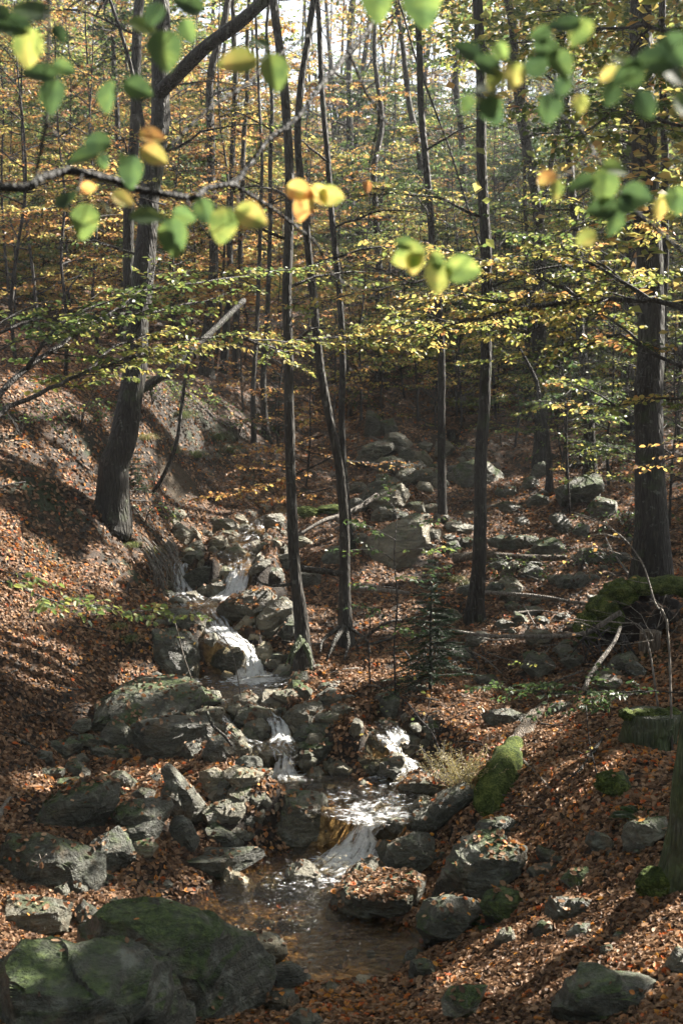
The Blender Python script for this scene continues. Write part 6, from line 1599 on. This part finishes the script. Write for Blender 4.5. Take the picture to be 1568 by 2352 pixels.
def bramble(label, px, py, h, seed, tint=.25, Y=None):
    r = np.random.default_rng(seed); a, LV = Acc(), Leaves(); b = ground_at(px, py)
    for i in range(9):
        az = r.uniform(0, 6.28); d = np.array([math.cos(az), math.sin(az), 0]); l = h * r.uniform(.7, 1.3)
        spray(a, LV, [b, b + d * l * .3 + np.array([0, 0, l * .6]), b + d * l * .8 + np.array([0, 0, l * .55]), b + d * l * 1.2 + np.array([0, 0, l * .2])], .006, .002, .25, .06, tint, r, step=.12, leafstep=.05, nside=4)
    t = thing('bramble', label, 'shrub', tuple(b)); obj('stems', a, M['twig'], t, b); LV.build('leaves', M['leaf'], t, b, shape=HEXL, aspect=.7)
for q_, (lb, px, py, h, tn) in enumerate((('dark bramble clump at the top of the dirt bank', 470, 985, .8, .2), ('dark bramble clump hanging over the gully ledge', 545, 1015, .7, .22), ('bramble with yellowing leaves on the ridge edge above the dirt bank', 420, 935, .7, .42), ('low bramble on the mossy bank beside the leaning tree', 185, 985, .6, .25),
        ('low bramble at the view edge on the mossy bank', 50, 1010, .6, .22), ('bramble clump under the fallen dead trunk', 350, 930, .7, .3), ('small bramble on the lip above the hanging rootlets', 330, 1210, .4, .3), ('bramble in the shade behind the root plate', 1440, 1240, .7, .2), ('low bramble beside the upright flake of rock', 1180, 1330, .45, .25), ('bramble clump on the slope under the overhanging slab', 1330, 1320, .5, .2), ('shady shrub clump behind the thickest trunk', 1400, 1090, 1.1, .22), ('shady shrub clump high above the rocky gully', 800, 960, 1.0, .3))):
    bramble(lb, px, py, h, 300 + q_, tn)
# spruces, dry bush, ferns, grass
def spruce(label, px, py, Y, h, rad, seed, tint=.3):
    r = np.random.default_rng(seed); a, LV = Acc(), Leaves()
    b = P(px, py, Y); b[2] = float(height(b[0], b[1])[0])
    tube(a, catmull([b, b + [0, 0, h * .5], b + [.02, 0, h]], 14), np.linspace(.022, .004, 14) * h / 1.5, 6)
    nw = int(h / .085)
    for i in range(nw):
        f = .1 + .9 * i / nw
        for q in range(9):
            az = r.uniform(0, 6.28); l = rad * (1 - f * .88) * r.uniform(.7, 1.15)
            p = b + np.array([0, 0, h * f]); d = np.array([math.cos(az), math.sin(az), r.uniform(-.25, .12)])
            pts = np.array([p, p + d * l * .6, p + d * l + np.array([0, 0, -.05 * l])])
            tube(a, pts, [.005, .004, .002], 3)
            n = max(14, int(l / .005)); s = r.uniform(.08, 1, n); pos = pts[0] + (pts[2] - pts[0]) * s[:, None]
            side = np.cross(d, [0, 0, 1.]); lat = r.uniform(-1, 1, n)
            pos = pos + side * (lat * .30 * l * (1 - s) * (s > .15))[:, None]
            ax = nrm(d * .6 + side * np.sign(lat)[:, None] * .7 + r.normal(0, .25, (n, 3)))
            LV.add(pos, ax, np.array([0, 0, 1.]) + r.normal(0, .4, (n, 3)), r.uniform(.03, .055, n), np.clip(tint + r.normal(0, .15, n), 0, 1))
    t = thing('spruce_sapling', label, 'spruce', tuple(b))
    obj('stem', a, M['twig'], t, b); LV.build('needles', M['needle'], t, b, aspect=.22)
spruce('little dark spruce standing in the hollow at the middle of the slope', 988, 1500, 13.2, 1.55, .62, 1, .25)
spruce('tiny pale spruce seedling on the bank beside the leaning tree', 318, 1130, 18.5, .7, .35, 2, .6)
spruce('small dark spruce on the bank above the gully ledge', 640, 985, 28, 1.6, .7, 3, .2)
r = np.random.default_rng(8); a, LV = Acc(), Leaves()
b = P(1060, 1760, 11.05); b[2] = float(height(b[0], b[1])[0])
for i in range(120):
    az = r.uniform(0, 6.28); l = r.uniform(.22, .52); d = nrm(np.array([math.cos(az) * .7, math.sin(az) * .7, r.uniform(.3, 1.2)]))
    p2 = b + r.normal(0, .06, 3) * [1, 1, 0]; e = p2 + d * l + r.normal(0, .04, 3)
    pth = catmull([p2, (p2 + e) / 2 + r.normal(0, .03, 3), e], 7); tube(a, pth, np.linspace(.004, .0015, 7), 3)
    put_leaves(LV, pth[2:], .012, .035, .95, r, .8)
t = thing('dry_bush', 'dry straw-coloured bush growing by the mossy end of the rotten log', 'bush', tuple(b))
obj('stems', a, M['deadwood'], t, b); LV.build('dry_foliage', M['grass'], t, b, aspect=.25)
def tuft(label, px, py, n, l, seed, tint=.5, droop=1., name='grass_tuft', cat='grass tuft', spread=.05):
    r = np.random.default_rng(seed); a = Acc(); b = ground_at(px, py)
    tv = []
    for i in range(n):
        az = r.uniform(0, 6.28); p = b + np.array([r.normal(0, spread), r.normal(0, spread), -.01]); L = l * r.uniform(.6, 1.2)
        out_ = np.array([math.cos(az), math.sin(az), 0]); s = np.linspace(0, 1, 6)[:, None]
        pth = p + out_ * L * .75 * s ** 1.3 + np.array([0, 0, 1.]) * L * (1.0 * s - droop * .95 * s ** 2.2)
        w = .0035 * (1 - s[:, 0]) + .0008; sd_ = np.array([-out_[1], out_[0], 0])
        V = np.vstack([pth + sd_ * w[:, None], pth - sd_ * w[:, None]])
        F = [[j, j + 1, 7 + j, 6 + j] for j in range(5)]
        a.add(V, F, np.clip(tint + r.normal(0, .2), 0, 1))
    o = obj(name, a, M['grass'], None, tuple(b), True, 'tint'); tag(o, label, cat)
for lb, px, py, n, l, tn in (('grass tuft drooping over the top of the dirt bank', 400, 1040, 130, .45, .5), ('grass tuft on the bank edge beside the dirt bank', 450, 1050, 130, .42, .4), ('pale grass tuft on the leafy bank near the leaning tree', 330, 1010, 110, .4, .7), ('grass tuft on the steep bank over the gully ledge', 500, 1010, 140, .5, .35), ('second grass tuft on the steep bank over the gully ledge', 530, 1040, 140, .45, .4),
                             ('lit yellow-green grass tuft behind the little dark spruce', 1050, 1335, 90, .30, .6), ('small lit grass tuft behind the speckled dark trunk', 1075, 1345, 70, .24, .65), ('lit grass tuft on the bank under the leaning tree', 300, 1255, 150, .26, .55), ('pale grass tuft at the edge of the hanging rootlets', 345, 1270, 140, .3, .7),
                             ('dry grass tuft beside the fern', 1480, 1905, 110, .22, .8), ('dark grass tuft on the leaf slope by the dark poolside boulder', 290, 1470, 100, .25, .3), ('grass tuft under the fallen dead trunk', 420, 960, 130, .5, .45), ('dry grass tuft at the lip of the poolside bank', 265, 1440, 110, .22, .6)):
    tuft(lb, px, py, n, l, px, tn)
def fern(label, px, py, Y, size, seed, nf=7):
    r = np.random.default_rng(seed); a, LV = Acc(), Leaves(); b = ground_at(px, py) if Y is None else P(px, py, Y)
    for i in range(nf):
        az = r.uniform(0, 6.28); d = np.array([math.cos(az), math.sin(az), 0]); s = np.linspace(0, 1, 12)[:, None]
        pth = b + d * size * s + np.array([0, 0, 1.]) * size * (.8 * s - .75 * s ** 2)
        tube(a, pth, np.linspace(.003, .001, 12), 3)
        side = np.array([-d[1], d[0], 0])
        ss = np.repeat(np.linspace(.08, 1, 26), 2); sg = np.tile([1., -1.], 26)
        pos = b + d * size * ss[:, None] + np.array([0, 0, 1.]) * (size * (.8 * ss - .75 * ss ** 2))[:, None]
        ll = size * .34 * np.sin(np.clip(ss, 0, 1) * math.pi * .85 + .35); ax = side * sg[:, None] + d * .35
        LV.add(pos + ax * (ll * .45)[:, None], ax, np.array([0, 0, 1.]) + r.normal(0, .1, (52, 3)), ll, np.clip(.16 + r.normal(0, .05, 52), 0, 1))
    t = thing('fern', label, 'fern', tuple(b)); obj('fronds', a, M['twig'], t, b); LV.build('leaflets', M['leaf'], t, b, aspect=.3)
fern('green fern on the leaf slope near the leaning mossy trunk', 1470, 1885, None, .26, 1)
fern('small dark fern under the moss-covered stone', 1110, 2128, None, .16, 2, 5)
fern('fern in the dark hollow above the arching sapling', 1005, 1540, None, .28, 3, 6)
# ------------------------------------------------------------------ fallen leaves
lr = np.random.default_rng(5)
bv, bf, bo = [gV], [np.hstack([gF[:, :3]]), np.stack([gF[:, 0], gF[:, 2], gF[:, 3]], -1)], len(gV)
fid = [np.full(2 * len(gF), -1)]
for i, r in enumerate(ROCKS):
    bv.append(r['W']); bf.append(r['F'] + bo); bo += len(r['W']); fid.append(np.full(len(r['F']), i))
BV, BF, FID = np.vstack(bv), np.vstack(bf), np.concatenate(fid)
bvh = BVHTree.FromPolygons(BV.tolist(), BF.tolist())
def scatter(n, y0, y1, pw):
    """points in the visible wedge, y thinned out with distance"""
    u = lr.random(n)
    y = y0 * (y1 / y0) ** u if pw == 'log' else y0 + (y1 - y0) * u
    x = lr.uniform(-1, 1, n) * (.345 * y + 1.5)
    return x, y
xs, ys, szs = [], [], []
for n, y0, y1, s in ((74000, 5.6, 9.5, .056), (80000, 9.5, 15, .058), (66000, 15, 24, .066), (42000, 24, 44, .095)):
    x, y = scatter(n, y0, y1, 'lin'); xs.append(x); ys.append(y); szs.append(np.full(n, s))
xs, ys, szs = map(np.concatenate, (xs, ys, szs))
p0 = np.stack([xs, ys, np.zeros_like(xs)], -1)
bare = fbm(p0 * .8 + 31, 4)          # thinly covered places
clump = fbm(p0 * 2.2 + 77, 3)
hz, wet = height(xs, ys, True)
C, N, L, TI = [], [], [], []
mossat = mossp.reshape(len(gy), len(gx))
ixs = np.clip(np.searchsorted(gx, xs), 0, len(gx) - 1); iys = np.clip(np.searchsorted(gy, ys), 0, len(gy) - 1)
mp = mossat[iys, ixs]; cl_ = clay.reshape(len(gy), len(gx))[iys, ixs]
rv = lr.random(len(xs))
down = Vector((0, 0, -1))
tone = fbm(p0 * .9 + 11, 3)
for i in range(len(xs)):
    if wet[i] > .45 and rv[i] > .03:
        pass
    if bare[i] < -.42 and rv[i] > .45: continue
    if mp[i] > .35 and rv[i] > (1.0 - .22 * min(1, mp[i])): continue
    if cl_[i] > .4 and rv[i] > .1: continue
    h = bvh.ray_cast(Vector((xs[i], ys[i], hz[i] + 3.0)), down, 8.0)
    if h[0] is None: continue
    k = FID[h[2]]
    nz = h[1].z
    if k < 0:
        if wet[i] > .4 and rv[i] > .06: continue
        if nz < .28: continue
    else:
        rk = ROCKS[k]
        if nz < .62: continue
        lim = rk['leafy'] * (.75 if rk['leafy'] > .5 else 1.0)
        if rk['leafy'] < .9 and clump[i] < .18 - rk['leafy'] * .5: lim *= .25
        if rv[i] > (max(lim, .07) if rk['leafy'] > .05 else rk['leafy'] * .25): continue
    C.append(h[0] + h[1] * .006); N.append(h[1]); L.append(szs[i])
    TI.append(tone[i])
C = np.array(C); N = np.array(N); L = np.array(L); TI = np.array(TI)
n = len(C)
print('litter', n)
tilt = lr.normal(0, .42, (n, 3))
Nn = nrm(N + tilt)
T = nrm(np.cross(Nn, lr.normal(0, 1, (n, 3))))
t = np.clip(lr.beta(2.2, 2.0, n) * .84 + .24 * TI + (lr.random(n) < .16) * lr.uniform(.15, .45, n), 0, 1)
LL = L * lr.uniform(.65, 1.2, n)
C = C + Nn * (LL * .10)[:, None]
near = C[:, 1] < 24
for nm, m, shp, lb in (('leaf_litter', near, CURL, 'carpet of fallen brown and orange beech leaves over the banks and stones'), ('leaf_litter', ~near, RHOMB, 'fallen leaves covering the far slope and path')):
    lv = Leaves(); lv.add(C[m], T[m], Nn[m], LL[m], t[m])
    o = lv.build(nm, M['litter'], None, (0, 0, 0), shp, .66, None, lambda k: lr.uniform(-.3, 1.5, k))
    tag(o, lb, None, kind='stuff')
# ------------------------------------------------------------------ the near boughs with their large blurred leaves
BIG_V, BIG_F = [], []
def big_leaf_mesh(seed):
    """a beech leaf, 1 long, stalk at the origin, folded a little along the midrib with pleated side veins"""
    r = np.random.default_rng(seed)
    n, m = 25, 11
    s = np.linspace(0, 1, n)
    w = .41 * np.sin(math.pi * s ** .80) ** .72 * (1 - .12 * s)
    V, F = [], []
    fold, bend, tw = r.uniform(.10, .35), r.uniform(-.25, .25), r.uniform(-.3, .3)
    for i in range(n):
        for j in range(m):
            v = -1 + 2 * j / (m - 1)
            x = s[i] ; y = w[i] * v * (1 + .03 * math.sin(i * 2.6))
            z = abs(v) * fold * w[i] + bend * (s[i] - .5) ** 2 + tw * v * w[i] * s[i] + .012 * math.sin(s[i] * 46 - abs(v) * 7)
            V.append((x - .06 * abs(v) * 0, y, z))
    for i in range(n - 1):
        for j in range(m - 1):
            F.append((i * m + j, i * m + j + 1, (i + 1) * m + j + 1, (i + 1) * m + j))
    k = len(V)
    st = [(-.16, -.008, .03), (-.16, .008, .03), (0, .012, 0), (0, -.012, 0), (.95, 0, .0)]
    return np.array(V), np.array(F)
BIG = [big_leaf_mesh(i) for i in range(8)]
fr7 = np.random.default_rng(17)
def near_bough(label, stems, leaves, name='beech_bough', mat='shaded_near_bark', group=None):
    """stems: list of (points (px,py,Y) ..., w0, w1); leaves: (px, py, half size in px, tint, Y, direction in degrees or None)"""
    W = Acc(); org = None; nodes = []
    for st in stems:
        pts = np.array([P(*p) for p in st[:-2]]); k = pts[0][1] / FPX / 2
        if org is None: org = pts[0]
        nn = max(16, 6 * len(pts)); pth = catmull(pts, nn)
        s_ = np.linspace(0, 1, nn)[1:-1] * len(pts)
        pth[1:-1] += .006 * np.stack([fbm(np.stack([s_ * .9, s_ * 0 + 3.7 * len(nodes), s_ * 0 + q_], -1), 2) for q_ in (1.3, 5.1, 8.9)], -1)
        tube(W, pth, np.linspace(st[-2] * k, st[-1] * k, nn), 8, rough=.06, seed=len(nodes))
        nodes.append(pth)
    nodes = np.vstack(nodes)
    t = thing(name, label, 'branch', tuple(org), group)
    obj('branch', W, M[mat], t, org)
    for q in leaves:
        px, py, rad, tint, Y = q[:5]
        c = P(px, py, Y); L = 2.0 * rad * Y / FPX
        near = nodes[np.argmin(np.linalg.norm(nodes - c, axis=1))]
        if len(q) > 5:
            a_ = math.radians(q[5]); ax = np.array([math.cos(a_), fr7.uniform(-.15, .15), -math.sin(a_)])
        else:
            ax = nrm(c - near) + np.array([0, 0, -.35]) + fr7.normal(0, .25, 3)
        ax = nrm(ax)
        N = np.array([fr7.normal(0, .3), -.9 + fr7.normal(0, .15), .35 + fr7.normal(0, .3)])
        N = nrm(N - ax * (N @ ax)); B = np.cross(N, ax)
        V, F = BIG[int(fr7.integers(0, 8))]
        base = c - ax * L * .5
        V = base + L * (V[:, :1] * ax + V[:, 1:2] * B + V[:, 2:3] * N)
        s = np.linalg.norm(V - base, axis=1) / L
        a = Acc(); a.add(V, F, np.clip(tint + .22 * fbm(V * 45, 3) + (.12 if tint > .4 else .03) * (s - .5), 0, 1))
        # stalk to the twig
        mid = (base + near) / 2 + np.array([0, 0, -.004])
        if np.linalg.norm(base - near) < .25:
            tube(a, catmull([near, mid, base], 6), np.full(6, .0009), 3, attr=.45)
        obj('leaf', a, M['big_leaf'], t, org, True, 'tint')
    return t
D, G, YG, YL_, O = .08, .22, .40, .58, .75
near_bough('thick dark near branch sweeping across and forking upward, big blurred leaves hanging under it',
  [((-60,432,3.0),(0,430,3.0),(60,428,3.02),(100,408,3.05),(150,397,3.1),(200,398,3.1),(260,412,3.15),(310,434,3.2),(370,446,3.2),(430,456,3.25),(450,452,3.25),(480,432,3.3),(530,424,3.35),(565,385,3.4),(610,325,3.45),(670,285,3.5),(740,190,3.6),(800,120,3.7),(855,50,3.8),(890,-40,3.9), 23, 10),
   ((530,424,3.35),(590,455,3.4),(650,495,3.45),(720,555,3.5),(755,620,3.55),(800,655,3.6),(830,668,3.62), 10, 4),
   ((85,405,3.05),(92,350,3.05),(110,280,3.05),(104,220,3.05),(112,100,3.05),(112,-40,3.05), 9, 5), ((110,282,3.05),(140,330,3.08),(160,352,3.1), 6, 3), ((855,185,3.7),(740,190,3.6), 4, 5),
   ((800,120,3.7),(840,210,3.8),(870,265,3.85),(850,380,3.9),(840,430,3.9), 8, 3), ((870,265,3.85),(910,300,3.9),(945,330,3.9), 5, 2),
   ((380,345,3.4),(480,255,3.5),(580,180,3.6),(650,120,3.7),(760,50,3.8), 7, 5), ((160,210,3.3),(230,150,3.3),(310,110,3.3),(390,100,3.3), 5, 3), ((430,460,3.25),(440,475,2.9),(470,480,2.6),(520,478,2.4),(575,480,2.3), 5, 2), ((190,400,3.1),(180,430,2.7),(170,450,2.4),(230,470,2.35),(290,470,2.3),(340,480,2.25), 4, 2), ((530,424,3.35),(545,450,3.36),(552,475,3.36), 7, 5), ((355,445,3.2),(358,470,3.18),(352,540,3.15), 5, 2), ((560,420,3.38),(620,440,3.2),(690,462,2.9),(745,455,2.7), 4, 2)],
  [(155,463,38,D,2.3),(205,430,18,O,2.4),(195,510,42,.30,2.3,100),(240,470,28,D,2.35),(283,460,27,YL_,2.3,30),(340,500,42,G,2.25,5),(400,548,46,G,2.25,85),(425,495,28,G,2.3,20),(468,485,30,D+.06,2.3,80),(512,520,42,YG,2.3,100),(578,498,40,.58,2.3,25),
   (690,440,34,O,2.7,20),(698,478,34,O-.02,2.7,110),(762,450,30,.56,2.7,10),(735,447,26,O-.1,2.7,60),(842,430,15,.92,3.9,90)], mat='shaded_near_bark')
near_bough('near twig in the upper corner with dark green blurred leaves and one yellowing leaf', [((112,-60,2.2),(110,60,2.2),(104,150,2.2),(112,250,2.2), 4, 2), ((110,40,2.2),(60,50,2.2),(10,40,2.2), 3, 2)],
  [(70,25,44,D+.03,2.2,190),(22,62,50,D,2.2,190),(-5,25,30,D,2.2),(68,112,45,.46,2.2,95),(138,78,22,D,2.2,60),(90,172,42,D-.03,2.2,190),(148,157,26,D+.1,2.2,20),(123,224,42,D+.02,2.2,95)])
near_bough('near twig hanging beside the mossy limb with bright green blurred leaves', [((480,-60,2.2),(430,20,2.2),(390,80,2.2),(330,160,2.2),(265,195,2.2), 3, 2), ((390,80,2.2),(340,50,2.2), 3, 2)],
  [(250,223,38,G-.03,2.2,95),(318,205,36,G-.06,2.2,25),(325,58,32,.32,2.2,200),(380,118,50,G,2.2,85),(432,72,28,G,2.2,70),(430,12,38,D,2.2,200),(355,35,30,D-.02,2.2,120)])
near_bough('near twig with one round green leaf and one brown-tipped leaf below the mossy limb', [((690,-60,2.2),(640,60,2.2),(600,130,2.2),(570,150,2.2), 3, 2)], [(545,143,46,.52,2.2,170),(595,100,24,G-.04,2.2,200),(627,168,44,.30,2.2,80)])
near_bough('short near twig with dark leaves and two orange leaves above the sweeping branch', [((300,270,2.4),(310,330,2.4),(280,370,2.4),(230,350,2.4), 3, 2), ((300,270,2.4),(340,290,2.4),(350,320,2.4), 2, 2)],
  [(350,315,30,O-.06,2.4,10),(355,360,34,O-.1,2.4,30),(225,328,30,D,2.4,180),(190,365,38,D+.04,2.4,160),(240,372,18,D+.08,2.4,80),(303,397,38,G-.07,2.4,95),(278,362,14,G,2.4)])
near_bough('pair of big green leaves dangling from the top edge of view', [((1000,-90,2.1),(930,-60,2.1),(860,-50,2.1), 3, 2)], [(870,5,50,G+.02,2.1,95),(972,10,56,G,2.1,85)])
near_bough('small bunch of glowing yellow-green blurred leaves before the sunlit yellow foliage', [((1190,470,2.2),(1100,545,2.2),(1030,585,2.2),(960,585,2.2), 2.5, 1.5)], [(938,588,40,.42,2.2,160),(928,560,22,G,2.2,190),(952,604,28,.56,2.2,100),(1005,636,40,.54,2.2,95),(1062,616,42,.36,2.2,10),(1000,600,24,.4,2.2,70)])
near_bough('cluster of dark and yellow blurred leaves near the top above the speckled dark trunk', [((1240,-60,1.9),(1200,60,1.9),(1160,160,1.9),(1110,230,1.9), 3, 2), ((1420,-60,1.95),(1330,60,1.95),(1270,140,1.95),(1250,260,1.95), 3, 2), ((1270,140,1.95),(1320,200,1.95),(1350,250,1.95), 2, 2)],
  [(1072,118,34,D,1.9),(1118,150,34,D,1.9),(1180,175,32,.56,1.9,100),(1135,182,26,.5,1.9,120),(1228,150,36,D,1.95),(1252,112,30,D+.08,1.95),(1288,150,38,G,1.95,60),(1332,78,36,G+.1,1.95,120),(1292,58,40,D,1.95),(1262,250,36,D,1.95,95),(1130,255,36,D,1.9,60),(1072,240,22,G,1.9,120),(1115,210,30,D,1.9),(1330,242,24,.55,1.95,100),(1400,172,26,.56,1.95,150),(1150,120,24,.3,1.9,60),(1290,200,26,D,1.95),(1240,80,26,D+.05,1.95)])
near_bough('very dark drooping blurred leaves at the upper edge beside the thickest trunk', [((1640,40,1.8),(1560,100,1.8),(1480,150,1.8),(1400,200,1.8), 3, 2)], [(1440,172,40,D,1.8,160),(1400,215,32,D+.05,1.8,110),(1500,140,50,D,1.8,170),(1550,118,44,D,1.8),(1480,242,36,D,1.8,60),(1545,170,36,D,1.8,40),(1425,140,26,.4,1.8,190),(1560,240,34,D+.05,1.8)])
near_bough('shiny dark near branch curving down past the thickest trunk with lime-green blurred leaves', [((1245,200,3.2),(1290,262,3.1),(1330,292,3.0),(1365,350,2.9),(1385,395,2.8),(1420,440,2.75),(1450,480,2.7),(1500,520,2.65),(1568,582,2.6),(1640,640,2.5), 4, 9), ((1385,395,2.8),(1360,415,2.4),(1330,425,2.1), 3, 2), ((1450,480,2.7),(1420,470,2.4),(1380,480,2.1), 3, 2), ((1500,520,2.65),(1490,470,2.3),(1560,450,2.1), 3, 2), ((1365,350,2.9),(1300,400,2.5),(1262,415,2.2), 2.5, 1.5)],
  [(1255,410,24,O-.02,2.2,150),(1276,436,24,.46,2.2,95),(1335,425,34,G-.04,2.1,150),(1386,430,42,G+.04,2.1,95),(1412,388,30,G+.06,2.1,20),(1408,512,32,G+.02,2.1,110),(1345,548,26,.5,2.1,150),(1380,482,38,D,2.1,170),(1460,452,38,D,2.1,10),(1512,478,26,.60,2.1,100),(1552,462,34,G,2.1,80),(1440,470,30,D,2.1)], mat='shaded_near_bark')

# ------------------------------------------------------------------ the damp air of the valley
def haze_box(dens):
    m, t, out = newmat('valley_haze')
    v = nd(t, 'ShaderNodeVolumePrincipled', {'Color': (.86, .90, .95, 1), 'Density': dens, 'Anisotropy': .45})
    t.links.new(v.outputs[0], out.inputs['Volume'])
    a = Acc()
    lo = np.array([-160, -30, -8.0]); hi = np.array([160, 240, 62.0])
    V = np.array([[x, y, z] for x in (lo[0], hi[0]) for y in (lo[1], hi[1]) for z in (lo[2], hi[2])])
    a.add(V, [[0, 1, 3, 2], [4, 6, 7, 5], [0, 4, 5, 1], [2, 3, 7, 6], [0, 2, 6, 4], [1, 5, 7, 3]])
    o = obj('haze', a, m, None, (0, 0, 0), False)
    tag(o, 'thin pale haze hanging between the trees', None, kind='stuff')
haze_box(.0007)
